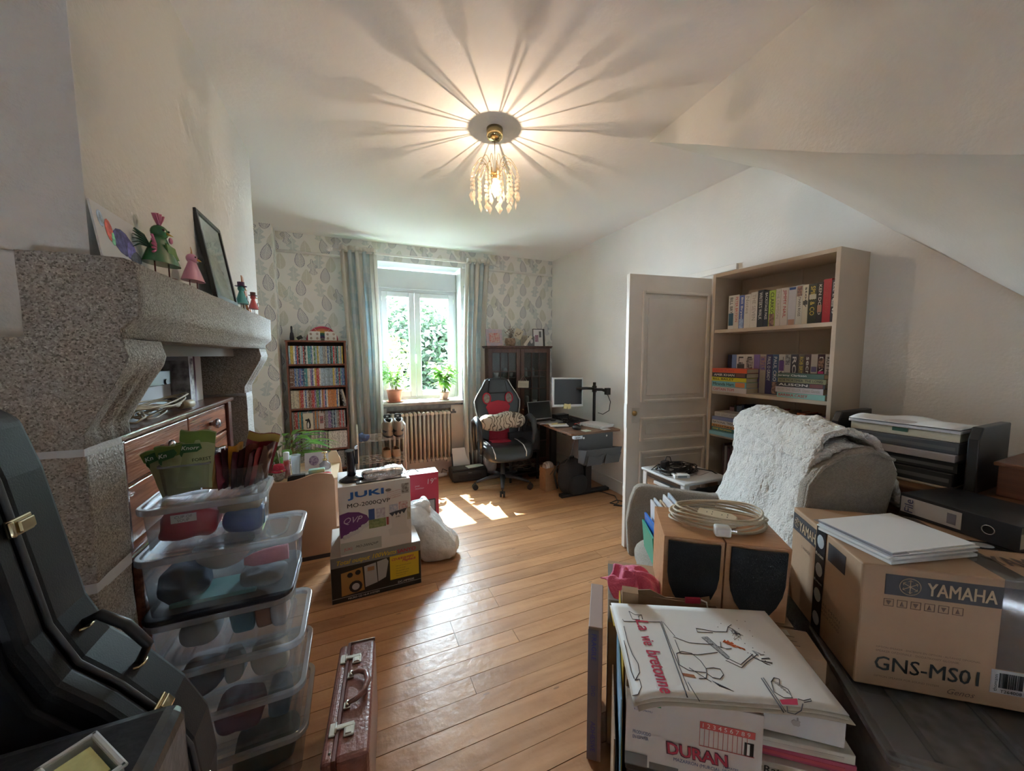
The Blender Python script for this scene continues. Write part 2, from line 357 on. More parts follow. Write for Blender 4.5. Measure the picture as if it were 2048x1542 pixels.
# walls
struct('wall_right', MB().box(RX, RX+.12, -1.7, FY, 0, CZ), WALL)
WX0, WX1, WZ0, WZ1 = 0.29, 1.285, 0.90, 2.60      # window opening
far = MB()
far.box(-1.3, WX0, FY, FY+.5, 0, CZ); far.box(WX1, RX+.12, FY, FY+.5, 0, CZ); far.box(WX0, WX1, FY, FY+.5, WZ1, CZ)
far.box(WX0, WX1, FY+.14, FY+.5, 0, WZ0)
struct('wall_far', far, PAPER_W)
struct('wall_boxing', MB().box(-1.3, -0.70, 4.38, FY, 0, CZ), PAPER_W)
struct('wall_left', MB().box(-1.42, -1.3, 2.95, FY, 0, CZ), WALL)
struct('wall_chimney', MB().box(-2.2, -0.57, 1.23, 2.95, 1.742, CZ).box(-2.2, -0.69, 1.235, 2.95, 1.50, 1.742).box(-2.2, -1.03, 1.42, 2.95, 0, 1.56), PLAST)
struct('wall_left_near', MB().box(-2.32, -2.2, -1.7, 1.24, 0, CZ), WALL)
struct('wall_near', MB().box(-2.32, RX+.12, -1.82, -1.7, 0, CZ), WALL)
struct('ceiling', MB().box(-2.32, RX+.12, -1.82, FY+.5, CZ, CZ+.1), CEIL)
# window reveal lining (painted plaster)
rev = MB().box(WX0-.001, WX0+.006, FY-.001, FY+.5, WZ0, WZ1).box(WX1-.006, WX1+.001, FY-.001, FY+.5, WZ0, WZ1).box(WX0, WX1, FY-.001, FY+.5, WZ1-.006, WZ1+.001)
struct('trim_1', rev, M((0.68, 0.69, 0.69), 0.7))
# niche below the sill, painted
struct('trim_2', MB().box(WX0, WX1, FY+.12, FY+.145, 0, WZ0).box(WX0-.0, WX0+.055, FY-.004, FY+.13, 0, WZ0-.03).box(WX1-.16, WX1, FY-.004, FY+.13, 0, WZ0-.03), M((0.66, 0.60, 0.54), 0.8))
SK = M((0.74, 0.73, 0.70), 0.5)
def skirt(name, x0, x1, y0, y1):
    struct(name, MB().box(x0, x1, y0, y1, 0, .14), SK, bev=.006)
skirt('baseboard_right', RX-.016, RX, -1.7, FY)
skirt('baseboard_far', -0.70, WX0, FY-.016, FY); skirt('baseboard_far_right', WX1, RX, FY-.016, FY)
struct('baseboard_radiator', MB().box(0.35, 1.12, FY-.02, FY+.12, 0, .17), M((0.72, 0.68, 0.62), 0.6))
# sloping stair soffit with its upright side, over the right wall
sof = MB()
YT = [1.84, 1.6, 1.4, 1.2, 1.0, 0.8, 0.6, 0.3, 0.0, -0.6, -1.2]
ZI = [2.8, 2.665, 2.555, 2.435, 2.325, 2.215, 2.11, 1.96, 1.81, 1.50, 1.2]
ZW = [2.8, 2.68, 2.52, 2.32, 2.12, 1.935, 1.745, 1.46, 1.18, 0.62, 0.06]
def sq(a, k):
    s_ = a*a*(3-2*a); s_ = s_*0.75+a*0.25
    xi = 1.716-0.092*(1.84-YT[k])
    return (xi+(RX-xi)*a, YT[k]-(0.05*a if k == 0 else 0), ZI[k]*(1-s_)+ZW[k]*s_)
nk = len(YT)
sof.grid(lambda a, b: sq(a, round(b*(nk-1))), 14, nk)
sof.grid(lambda a, b: (sq(0, round(a*(nk-1)))[0], YT[round(a*(nk-1))], ZI[round(a*(nk-1))]*(1-b)+(CZ+.01)*b), nk, 3, smooth=False)
struct('ceiling_stair_soffit', sof, WALL)
# ------------------------------------------------------------------ window_1
win = thing('window_1', None, None, (0, 0, 0)); win['kind'] = 'structure'
PV = M((0.60, 0.62, 0.63), 0.3); GREYM = M((0.55, 0.56, 0.57), 0.3, 0.8)
WY = 4.86
def part(name, mb, m, p, **k): return obj(name, mb, m, p, **k)
# roller shutter box
part('shutter_box', MB().box(WX0+.01, WX1-.01, WY-.05, WY+.2, 2.335, 2.555), PV, win, bev=.006)
part('shutter_box_lip', MB().box(WX0+.01, WX1-.01, WY-.058, WY-.045, 2.325, 2.34), PV, win, bev=.002)
fr = MB().box(WX0+.01, WX0+.05, WY-.03, WY+.06, .94, 2.33).box(WX1-.05, WX1-.01, WY-.03, WY+.06, .94, 2.33).box(WX0+.05, WX1-.05, WY-.03, WY+.06, 2.285, 2.33).box(WX0+.05, WX1-.05, WY-.03, WY+.06, .935, .975)
part('window_frame', fr, PV, win, bev=.004)
GL = glassy('window_glass', (0.97, 1, 0.99), 0.97)
mid = 0.735
for a, b in ((WX0+.045, mid), (mid, WX1-.045)):
    s = MB(); t = .072; z0, z1 = .975, 2.29; y0, y1 = WY-.045, WY+.02
    s.box(a+.002, a+t, y0, y1, z0, z1).box(b-t, b-.002, y0, y1, z0, z1).box(a+t, b-t, y0, y1, z0, z0+.075).box(a+t, b-t, y0, y1, z1-.06, z1)
    sa = part('window_sash', s, PV, win, bev=.006)
    part('pane', MB().box(a+t-.01, b-t+.01, WY-.012, WY-.004, z0+.06, z1-.05), GL, sa)
h = MB().box(mid-.012, mid+.012, WY-.062, WY-.045, 1.42, 1.52).tube([(mid, WY-.06, 1.5), (mid, WY-.085, 1.505), (mid, WY-.09, 1.49), (mid, WY-.09, 1.40)], [.008, .008, .009, .007])
part('handle', h, WHITE, win)
for z in (1.1, 2.2):
    part('hinge', MB().cyl((WX0+.05, WY-.048, z-.03), (WX0+.05, WY-.048, z+.03), .007), WHITE, win); part('hinge', MB().cyl((WX1-.05, WY-.048, z-.03), (WX1-.05, WY-.048, z+.03), .007), WHITE, win)
# stone sill, weathered
part('window_sill', MB().box(WX0-.02, WX1+.06, FY-.06, WY-.03, .895, .93), M((0.45, 0.40, 0.36), 0.35, var=.15, scale=12), win, bev=.006)
part('apron', MB().box(WX0+.03, WX1-.02, FY+.02, FY+.04, .83, .895), M((0.36, 0.35, 0.33), 0.6, var=.2), win)
part('outer_sill', MB().box(WX0, WX1, WY+.06, FY+.55, .86, .92), M((0.5, 0.48, 0.45), 0.8), win)
# ------------------------------------------------------------------ garden
struct('ground_terrace', MB().box(-14, 16, 5.15, 34, -3.2, -3.0), M((0.14, 0.14, 0.135), 0.9, var=.1, scale=1.5))
def leafmesh(n, R, sz, seed, sq_=(1, 1, 1), shell=.55):
    r = random.Random(seed); mb = MB()
    for i in range(n):
        u = r.uniform(-1, 1); t = r.uniform(0, 2*PI); q = math.sqrt(1-u*u); rr = R*(shell+(1-shell)*r.random())
        p = Vector((q*math.cos(t)*rr*sq_[0], q*math.sin(t)*rr*sq_[1], u*rr*sq_[2]))
        p += Vector((math.sin(p.z*3+seed), math.cos(p.x*3+seed), math.sin(p.y*4)))*R*.13
        d = Vector((r.gauss(0, 1), r.gauss(0, 1), r.gauss(0, .6))).normalized(); e = d.cross(Vector((r.gauss(0, 1), r.gauss(0, 1), r.gauss(0, 1)))).normalized()
        a = sz*r.uniform(.6, 1.3)
        mb.add([p-d*a, p+e*a*.45, p+d*a, p-e*a*.45], [(0, 1, 2, 3)])
    return mb
L1 = thinfab('leaf_light', (0.034, 0.050, 0.012), .4, .5, (0.062, 0.078, 0.022)); L2 = thinfab('leaf_mid', (0.012, 0.024, 0.012), .4, .5, (0.026, 0.042, 0.020)); L3 = thinfab('leaf_pale', (0.030, 0.048, 0.025), .4, .5, (0.052, 0.070, 0.040))
BARK = M((0.10, 0.075, 0.055), 0.9, bump=.5, bscale=20)
def tree(label, x, y, z, R, sz, n, mt, sq_, seed):
    t = thing('garden_tree', label, 'tree', (x, y, -3.0), group=None)
    tr = MB().tube([(0, 0, 0), (.1, 0, (z+3)*.5), (0, .1, z+3)], [.22, .15, .06], 8)
    for k in range(5):
        a = k*1.26; tr.tube([(0, 0, (z+3)*(.45+.08*k)), (math.cos(a)*R*.4, math.sin(a)*R*.4, (z+3)*(.6+.1*k)), (math.cos(a)*R*.75, math.sin(a)*R*.75, (z+3)*(.75+.1*k))], [.08, .05, .02], 6)
    obj('trunk', tr, BARK, t)
    c = leafmesh(n, R, sz, seed, sq_, .35); c.v = [(p[0], p[1], p[2]+z+3) for p in c.v]
    obj('foliage', c, mt, t, )['kind'] = 'stuff'
tree('sunlit yellow green bush filling the left window pane', -0.2, 10.2, -0.1, 1.9, .105, 17000, L1, (1, 1, 1.45), 3)
tree('darker blue green tree behind the window centre post', 1.9, 12.6, 1.1, 1.7, .125, 15000, L2, (1, 1, 1.35), 5)
tree('pale green leafy tree seen through the right window pane', 3.9, 13.4, 1.0, 2.3, .135, 20000, L3, (1.0, 1, 1.2), 9)
# ------------------------------------------------------------------ chandelier
lx, ly = 0.797, 2.088
GOLD = M((0.72, 0.56, 0.28), 0.18, 1.0); CHR = M((0.75, 0.72, 0.62), 0.12, 1.0); STEEL = M((0.6, 0.6, 0.6), 0.25, 1.0)
CRYS = glassy('crystal', (1, 0.985, 0.96), 0.85, .12, 0.03, (0.95, .80, .62), 1.6)
ch = thing('chandelier', 'small crystal bead pendant lamp with lit bulb hanging from ceiling', 'lamp', (lx, ly, CZ))
obj('ceiling_cup', MB().lathe([(.0, 0), (.047, 0), (.047, -.035), (.044, -.05), (.03, -.06), (0, -.062)], 28), GOLD, ch)
obj('cord', MB().cyl((0, 0, -.06), (0, 0, -.25), .0022, n=6), CHR, ch)
obj('socket', MB().lathe([(0, -.24), (.010, -.24), (.014, -.25), (.014, -.29), (0, -.29)], 16), M((0.6, .42, .2), .3, .6), ch)
obj('crown_disc', MB().lathe([(0, -.247), (.033, -.25), (.034, -.256), (0, -.258)], 32), GOLD, ch)
# bulb
bm_ = bpy.data.materials.new('bulb_glow'); bm_.use_nodes = True; nt = bm_.node_tree; nt.nodes.remove(nt.nodes['Principled BSDF'])
em = nt.nodes.new('ShaderNodeEmission'); em.inputs[0].default_value = (1, .72, .36, 1); em.inputs[1].default_value = 2.6
tr_ = nt.nodes.new('ShaderNodeBsdfTransparent'); mx_ = nt.nodes.new('ShaderNodeMixShader'); mx_.inputs[0].default_value = .45
nt.links.new(tr_.outputs[0], mx_.inputs[1]); nt.links.new(em.outputs[0], mx_.inputs[2]); nt.links.new(mx_.outputs[0], nt.nodes['Material Output'].inputs[0])
obj('bulb', MB().lathe([(.0105, -.285), (.013, -.295), (.022, -.315), (.0235, -.33), (.019, -.348), (.009, -.368), (0, -.384)], 20), bm_, ch)
def strand(r, ph, nb, z0, tilt):
    c, s_ = math.cos(ph), math.sin(ph)
    pts = []
    for k in range(9):
        t = k/8; rr = .030+(r-.030)*t; zz = -.252+.075*math.sin(PI*t**.85)*(1 if r > .1 else .8) + (z0+.252)*t
        pts.append((rr*c, rr*s_, zz))
    obj('wire_arm', MB().tube(pts, .0015, 5), GOLD, ch)
    mb = MB(); z = z0
    for k in range(nb):
        z -= .011; mb.ball((r*c, r*s_, z), (.0080, .0080, .0095), 8, 6); z -= .0115
    bd = obj('bead_strand', mb, CRYS, ch)
    pz = z-.004; hh = .062; ww = .019
    T = Matrix.Translation((r*c, r*s_, pz)) @ Matrix.Rotation(ph+tilt, 4, 'Z')
    v = [(0, 0, 0), (ww, 0, -hh*.5), (0, .007, -hh*.5), (-ww, 0, -hh*.5), (0, -.007, -hh*.5), (0, 0, -hh)]
    obj('pendant', MB().add(v, [(0, 1, 2), (0, 2, 3), (0, 3, 4), (0, 4, 1), (5, 2, 1), (5, 3, 2), (5, 4, 3), (5, 1, 4)], T), CRYS, bd)
rn = random.Random(5)
for k in range(14): strand(.138, 2*PI*k/14+.1, rn.choice([4, 5, 5]), -.250, rn.uniform(.6, 2.2))
for k in range(9): strand(.098, 2*PI*k/9+.33, rn.choice([4, 5]), -.275, rn.uniform(.6, 2.2))
for k in range(6): strand(.050, 2*PI*k/6+.6, 0, -.34, rn.uniform(.6, 2.2)) if k % 2 else strand(.056, 2*PI*k/6+.6, 2, -.305, 1.4)
# ------------------------------------------------------------------ door_1, open into the room
DOORM = M((0.76, 0.73, 0.69), 0.45, var=.04, scale=5)
dr = thing('door_1', None, None, (1.875, 2.17, 0), math.atan2(-.10, .76)); dr['kind'] = 'structure'
DW, DH = .79, 2.09
mb = MB().box(0, DW, 0, .038, 0.01, DH)
obj('slab', mb, DOORM, dr, bev=.003)
def pan(x0, x1, z0, z1, nm='panel'):
    m_ = MB().box(x0, x1, -.010, 0.0, z0, z1); t = .022
    r_ = MB().box(x0-t, x0, -.016, 0, z0-t, z1+t).box(x1, x1+t, -.016, 0, z0-t, z1+t).box(x0, x1, -.016, 0, z0-t, z0).box(x0, x1, -.016, 0, z1, z1+t)
    obj('moulding', r_, DOORM, dr, bev=.006)
    obj(nm, MB().box(x0+.03, x1-.03, -.006, .002, z0+.03, z1-.03), DOORM, dr, bev=.005)
pan(.13, .69, 1.16, 1.95); pan(.13, .69, .86, 1.00); pan(.13, .69, .12, .74)
obj('rim_lock', MB().box(-.004, .0, .0, .036, .95, 1.13), M((.75, .75, .72), .4), dr)
lk = obj('lock_plate', MB().box(.035, .105, -.004, 0, .985, 1.10), M((.66, .64, .6), .3), dr, bev=.002)
k = MB().lathe([(.008, 0), (.008, -.02), (.022, -.03), (.028, -.045), (.022, -.06), (0, -.066)], 20, T=Matrix.Translation((.115, 0, 1.045)) @ Matrix.Rotation(-PI/2, 4, 'X') @ Matrix.Rotation(PI, 4, 'X'))
obj('door_knob', k, M((.42, .33, .16), .3, 1.0), dr)
k = MB().lathe([(.008, 0), (.02, .01), (.02, .02), (0, .03)], 16, T=Matrix.Translation((.055, 0, 1.06)) @ Matrix.Rotation(PI/2, 4, 'X'))
obj('thumb_turn', k, M((.42, .33, .16), .3, 1.0), dr)
struct('trim_door', MB().box(RX-.022, RX, 1.86, 2.95, 2.115, 2.16).box(RX-.022, RX, 2.90, 2.95, 0, 2.115), DOORM, bev=.004)
# ------------------------------------------------------------------ fireplace
fp = thing('fireplace', 'grey granite fireplace surround with heavy mantel stone and carved corbels', 'fireplace', (0, 0, 0))
XM, XL, Y0, Y1 = -.48, -.60, 1.20, 2.80
def rough(mb, amp, seed=1):
    from mathutils import noise
    out = []
    for p in mb.v:
        q = Vector(p)*7+Vector((seed, 0, 0)); d = noise.noise_vector(q)*amp+noise.noise_vector(q*4)*amp*.4
        out.append((p[0]+d.x, p[1]+d.y, p[2]+d.z))
    mb.v = out; return mb
def stone(name, poly, y0, y1, ny=24, sub=6, seed=1, groove=None):
    """slab with an XZ outline, subdivided along Y so that its face can be uneven; sides stay closed"""
    # resample outline
    pts = []
    k = len(poly)
    for i in range(k):
        a, b = poly[i], poly[(i+1) % k]; L_ = math.hypot(b[0]-a[0], b[1]-a[1]); n_ = max(1, int(L_/.025))
        for j in range(n_): t = j/n_; pts.append((a[0]+(b[0]-a[0])*t, a[1]+(b[1]-a[1])*t))
    mb = MB(); m_ = len(pts)
    for j in range(ny):
        t = j/(ny-1); yy = y0+(y1-y0)*t
        for (x, z) in pts:
            g = groove(x, z, t) if groove else 0
            mb.v.append((x-g, yy, z))
    mb.smooth = True
    for j in range(ny-1):
        for i in range(m_):
            i2 = (i+1) % m_; mb.f.append([j*m_+i, j*m_+i2, (j+1)*m_+i2, (j+1)*m_+i]); mb.mi.append(0); mb.sm.append(True)
    rough(mb, .0035, seed)
    mb.f.append(list(range(m_))[::-1]); mb.mi.append(0); mb.sm.append(False)
    mb.f.append([(ny-1)*m_+i for i in range(m_)]); mb.mi.append(0); mb.sm.append(False)
    return obj(name, mb, GRAN, fp)
stone('mantel_stone', [(-1.0, 1.545), (XM-.035, 1.545), (XM-.035, 1.565), (XM, 1.60), (XM+.004, 1.73), (XM-.02, 1.738), (-1.0, 1.735)], Y0, Y1, 60, seed=2) if False else \
stone('mantel_stone', [(-.68, 1.545), (XM-.035, 1.545), (XM-.035, 1.567), (XM, 1.60), (XM+.002, 1.73), (XM-.02, 1.738), (-.68, 1.738)], Y0, Y1, 60, seed=2)
def grv(x, z, t):
    if z > 1.47 or z < 1.30 or x < -.62: return 0
    k = math.exp(-((t-.36)/.085)**2)+math.exp(-((t-.70)/.085)**2)
    f = min(1, (1.47-z)/.03)*min(1, (z-1.30)/.02)
    return .012*k*max(0, f)
cor = [(-1.0, 1.28), (XL, 1.28), (XL, 1.315), (-.512, 1.475), (-.505, 1.50), (XM-.035, 1.545), (-1.0, 1.545)]
stone('corbel', cor, Y0, 1.40, 26, seed=4, groove=grv); stone('corbel', cor, 2.62, Y1, 20, seed=6, groove=grv)
for ya, yb in ((Y0, 1.36), (2.66, Y1)):
    stone('leg_stone', [(-1.0, .945), (XL, .945), (XL, 1.262), (-1.0, 1.262)], ya, yb, 16, seed=8)
    stone('leg_stone', [(-1.0, .0), (XL-.004, .0), (XL-.004, .915), (-1.0, .915)], ya, yb, 16, seed=9)
MORT = M((0.52, 0.54, 0.57), 0.85, bump=.3)
for ya, yb in ((Y0, 1.36), (2.66, Y1)):
    obj('mortar_joint', MB().box(-1.0, XL-.001, ya+.002, yb-.002, 1.258, 1.284), MORT, fp); obj('mortar_joint', MB().box(-1.0, XL-.003, ya+.002, yb-.002, .912, .948), MORT, fp)
stone('side_stone', [(-2.1, 1.0), (-.99, 1.0), (-.99, 1.545), (-2.1, 1.56)], Y0, 1.40, 12, seed=11); stone('side_stone', [(-2.1, 0), (-.99, 0), (-.99, .99), (-2.1, .99)], Y0, 1.40, 12, seed=12)
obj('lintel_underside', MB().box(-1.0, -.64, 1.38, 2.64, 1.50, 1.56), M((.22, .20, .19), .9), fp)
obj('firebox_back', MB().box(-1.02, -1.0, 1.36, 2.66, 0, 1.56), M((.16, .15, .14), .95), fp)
# ------------------------------------------------------------------ radiator, sill plants, curtains
RADM = M((0.66, 0.585, 0.50), 0.45, var=.05, scale=8)
rad = thing('radiator', 'cream cast iron column radiator below the window', 'radiator', (.335, 4.47, .19))
for i in range(15):
    x = .025+i*.0505; s = MB()
    for yy in (0, .06, .12): s.tube([(x, yy, .04), (x, yy, .59)], .015, 8)
    s.tube([(x, -.01, .03), (x, .13, .03)], [.022, .022], 8); s.tube([(x, -.01, .60), (x, .13, .60)], [.022, .022], 8)
    obj('section', s, RADM, rad)
obj('foot', MB().box(.0, .04, 0, .12, -.02, .02), RADM, rad); obj('foot', MB().box(.70, .74, 0, .12, -.02, .02), RADM, rad)
obj('inlet_pipe', MB().tube([(.76, .03, .05), (.80, .03, .04), (.80, .03, -.16)], .010), RADM, rad)
obj('valve', MB().cyl((.76, .03, .60), (.83, .03, .60), .014).cyl((.80, .03, .60), (.80, .03, .64), .016), M((.15, .15, .15), .5), rad)
# curtain rod and wall pipe
RODM = M((.78, .78, .76), .4)
cr_ = thing('curtain_rod', 'white curtain rod with round finials above the window', 'curtain rod', (.76, 4.42, 2.625))
obj('rod', MB().cyl((-.93, 0, 0), (.93, 0, 0), .013), RODM, cr_)
for s in (-1, 1):
    obj('finial', MB().ball((s*.955, 0, 0), .026).cyl((s*.92, 0, 0), (s*.945, 0, 0), .018), RODM, cr_)
    obj('bracket', MB().tube([(s*.80, 0, 0), (s*.80, .09, 0), (s*.80, .18, 0)], .008).box(s*.80-.02, s*.80+.02, .172, .18, -.03, .03), RODM, cr_)
struct('trim_pipe', MB().cyl((-.70, 4.585, 2.60), (WX0-.02, 4.585, 2.60), .014).cyl((WX1+.02, 4.585, 2.60), (RX, 4.585, 2.60), .014), RODM)
def curtain_mat():
    m = bpy.data.materials.new('curtain_cloth'); m.use_nodes = True; nt = m.node_tree; N = nt.nodes; L = nt.links; b = N['Principled BSDF']
    tc = N.new('ShaderNodeTexCoord'); sp = N.new('ShaderNodeSeparateXYZ'); L.new(tc.outputs['UV'], sp.inputs[0])
    u = nmath(nt, 'MULTIPLY', sp.outputs[0], 5.0); ui = nmath(nt, 'FLOOR', u)
    v = nmath(nt, 'MULTIPLY', sp.outputs[1], 34.0); vi = nmath(nt, 'FLOOR', v)
    wn = N.new('ShaderNodeTexWhiteNoise'); wn.noise_dimensions = '1D'; L.new(ui, wn.inputs['W'])
    w2 = N.new('ShaderNodeTexWhiteNoise'); w2.noise_dimensions = '2D'; cb = N.new('ShaderNodeCombineXYZ'); L.new(ui, cb.inputs[0]); L.new(vi, cb.inputs[1]); L.new(cb.outputs[0], w2.inputs[0])
    col = mixc(nt, nmath(nt, 'GREATER_THAN', nmath(nt, 'MODULO', ui, 2.0), 0.5), (0.74, 0.72, 0.66), (0.50, 0.62, 0.66))
    col = mixc(nt, nmath(nt, 'MULTIPLY', w2.outputs[0], 0.45), col, (0.80, 0.79, 0.75))
    L.new(col, b.inputs['Base Color']); b.inputs['Roughness'].default_value = 0.9
    tl = N.new('ShaderNodeBsdfTranslucent'); L.new(col, tl.inputs[0]); mx = N.new('ShaderNodeMixShader'); mx.inputs[0].default_value = .35
    L.new(b.outputs[0], mx.inputs[1]); L.new(tl.outputs[0], mx.inputs[2]); L.new(mx.outputs[0], N['Material Output'].inputs[0])
    return m
CURT = curtain_mat()
def curtain(name, label, x0, x1, xb0, xb1, ztop, zbot, folds, seed):
    t = thing(name, label, 'curtain', (0, 0, 0), group=None); r = random.Random(seed); ph = r.random()*6
    def fn(u, v):
        s = 1-v; xa = x0+(x1-x0)*u; xb = xb0+(xb1-xb0)*u; k = min(1, s*2.5)
        x = xa*(1-k)+xb*k; a = .028+.022*s
        return (x+.010*math.sin(u*folds*2*PI*2+ph), 4.42+a*math.sin(u*folds*2*PI+ph+.6*math.sin(3*s+u*4))+.01*math.sin(9*u+4*s), zbot+(ztop-zbot)*v)
    mb = MB().grid(fn, 90, 26); o = obj('drape', mb, CURT, t); me = o.data; uv = me.uv_layers.new(name='UVMap')
    vi = np.empty(len(me.loops), dtype=np.int32); me.loops.foreach_get('vertex_index', vi)
    U = np.stack([(vi % 90)/89.0, (vi//90)/25.0], 1).astype(np.float32); uv.data.foreach_set('uv', U.ravel())
    o.modifiers.new('s', 'SOLIDIFY').thickness = .002
    hd = MB().grid(lambda u, v: (x0+(x1-x0)*u+.006*math.sin(u*folds*4*PI), 4.385+.022*math.sin(u*folds*2*PI+1), ztop-.005+.045*v), 60, 3); obj('heading', hd, CURT, t, solid=.003)
curtain('curtain', 'pale blue and beige curtain gathered beside the disc bookshelf', -.10, .27, -.06, .29, 2.63, .06, 5, 3)
curtain('curtain', 'pale blue and beige curtain gathered beside the glazed cabinet', 1.29, 1.60, 1.25, 1.53, 2.63, .10, 5, 8)
# pot plants on the sill
TERR = M((.50, .22, .14), .7, var=.1, scale=14); SOIL = M((.05, .035, .025), .95)
def leaf(mb, base, d, up_, ln, wd, curl=.25, n=4, cup=.15):
    """one leaf blade from base along d, bending down toward its tip"""
    d = Vector(d).normalized(); up_ = Vector(up_); s = d.cross(up_).normalized(); up2 = s.cross(d).normalized(); vs = []
    for i in range(n+1):
        t = i/n; wdt = wd*math.sin(PI*min(1, max(.02, t))**.8)*.5+.0005
        c = Vector(base)+d*(ln*t)-up2*(curl*ln*t*t)
        vs += [c-s*wdt+up2*cup*wdt, c, c+s*wdt+up2*cup*wdt]
    fs = []
    for i in range(n): fs += [(3*i, 3*i+1, 3*i+4, 3*i+3), (3*i+1, 3*i+2, 3*i+5, 3*i+4)]
    sm = mb.smooth; mb.smooth = True; mb.add(vs, fs); mb.smooth = sm
LG = thinfab('houseplant_leaf', (0.10, 0.27, 0.04), .45, .35, (0.20, 0.42, 0.09)); LV = thinfab('houseplant_leaf_bright', (0.20, 0.42, 0.07), .5, .35, (0.34, 0.55, 0.14)); LD = thinfab('lily_leaf', (0.09, 0.26, 0.05), .4, .3, (0.20, 0.42, 0.09))
STEMM = M((.13, .16, .05), .7)
def potplant(name, label, loc, r0, r1, hh, potm, seed, stems, leafs, mats, reach, height, ll, lw, saucer=None):
    t = thing(name, label, 'plant', loc); z = 0
    if saucer: obj('saucer', MB().lathe([(0, 0), (saucer*.8, 0), (saucer, .018), (saucer*.96, .018), (saucer*.78, .006), (0, .006)], 24), potm if saucer < .2 else potm, t); z = .008
    obj('pot', MB().lathe([(0, z), (r0, z), (r1*.97, z+hh*.8), (r1, z+hh*.8), (r1*1.04, z+hh), (r1*.95, z+hh), (r1*.9, z+hh*.86), (0, z+hh*.86)], 28), potm, t)
    obj('soil', MB().lathe([(r1*.93, z+hh*.87), (0, z+hh*.9)], 18), SOIL, t)
    r = random.Random(seed); sm = MB(); lv = [MB() for _ in mats]; z += hh*.85
    for k in range(stems):
        a = 2*PI*k/stems+r.uniform(-.5, .5); R_ = reach*r.uniform(.35, 1); H_ = height*r.uniform(.45, 1)
        p0 = Vector((math.cos(a)*r1*.3, math.sin(a)*r1*.3, z)); p2 = Vector((math.cos(a)*R_, math.sin(a)*R_*.8, z+H_)); p1 = Vector((math.cos(a)*R_*.25, math.sin(a)*R_*.2, z+H_*.75))
        pts = [p0.lerp(p1, q).lerp(p1.lerp(p2, q), q) for q in (0, .2, .4, .6, .8, 1)]
        sm.tube(pts, [.004, .0035, .003, .0028, .0022, .0016], 5)
        for j in range(leafs):
            q = .3+.7*j/max(1, leafs-1); i = min(4, int(q*5)); b = pts[i].lerp(pts[i+1], q*5-i) if q < 1 else pts[5]
            d = Vector((r.gauss(0, 1), r.gauss(0, 1), r.uniform(-.3, .6)))+Vector((math.cos(a), math.sin(a), .2))*.6
            leaf(lv[r.randrange(len(mats))], b, d, (0, 0, 1), ll*r.uniform(.7, 1.15), lw*r.uniform(.8, 1.1), .3)
    obj('stem', sm, STEMM, t)
    for q, m_ in zip(lv, mats):
        if q.v: obj('leaves', q, m_, t)['kind'] = 'stuff'
    return t
potplant('potted_plant', 'bushy small leaved plant in a terracotta pot on the window sill', (.452, 4.70, .93), .070, .092, .155, TERR, 4, 12, 13, [LG, LV], .20, .36, .085, .046, .11)
potplant('potted_plant', 'trailing broad leaved plant in a small clay pot on pale saucer, on the sill', (1.06, 4.68, .93), .045, .062, .10, M((.46, .33, .26), .8, var=.15), 9, 15, 11, [LG, LV], .24, .44, .125, .062, .075)
# peace lily behind the bentwood unit
lily = thing('peace_lily', 'leafy peace lily with long arching glossy leaves beside the disc bookshelf', 'plant', (-.60, 3.62, 0))
obj('pot', MB().lathe([(0, .30), (.09, .30), (.13, .52), (.135, .54), (.125, .54), (.12, .50), (0, .50)], 24), M((.16, .10, .08), .5), lily)
obj('plant_stand', MB().lathe([(0, 0), (.14, 0), (.13, .02), (.03, .04), (.03, .28), (.11, .29), (.11, .30), (0, .30)], 20), M((.12, .07, .05), .5), lily)
r = random.Random(12); sm = MB(); lv = MB()
for k in range(60):
    a = r.uniform(0, 2*PI); el = r.uniform(.15, 1.0); R_ = .10+.17*el; H_ = .50*(1.1-el*.55)*r.uniform(.5, 1)
    p0 = Vector((math.cos(a)*.03, math.sin(a)*.03, .50)); p2 = Vector((math.cos(a)*R_, math.sin(a)*R_, .50+H_*.75)); p1 = Vector((math.cos(a)*R_*.3, math.sin(a)*R_*.3, .50+H_*.6))
    pts = [p0.lerp(p1, q).lerp(p1.lerp(p2, q), q) for q in (0, .33, .66, 1)]; sm.tube(pts, .003, 5)
    leaf(lv, p2, (p2-p1).normalized()+Vector((0, 0, -.15)), (0, 0, 1), r.uniform(.16, .25), r.uniform(.05, .075), .45, 6)
obj('stem', sm, STEMM, lily); obj('leaves', lv, LD, lily)['kind'] = 'stuff'
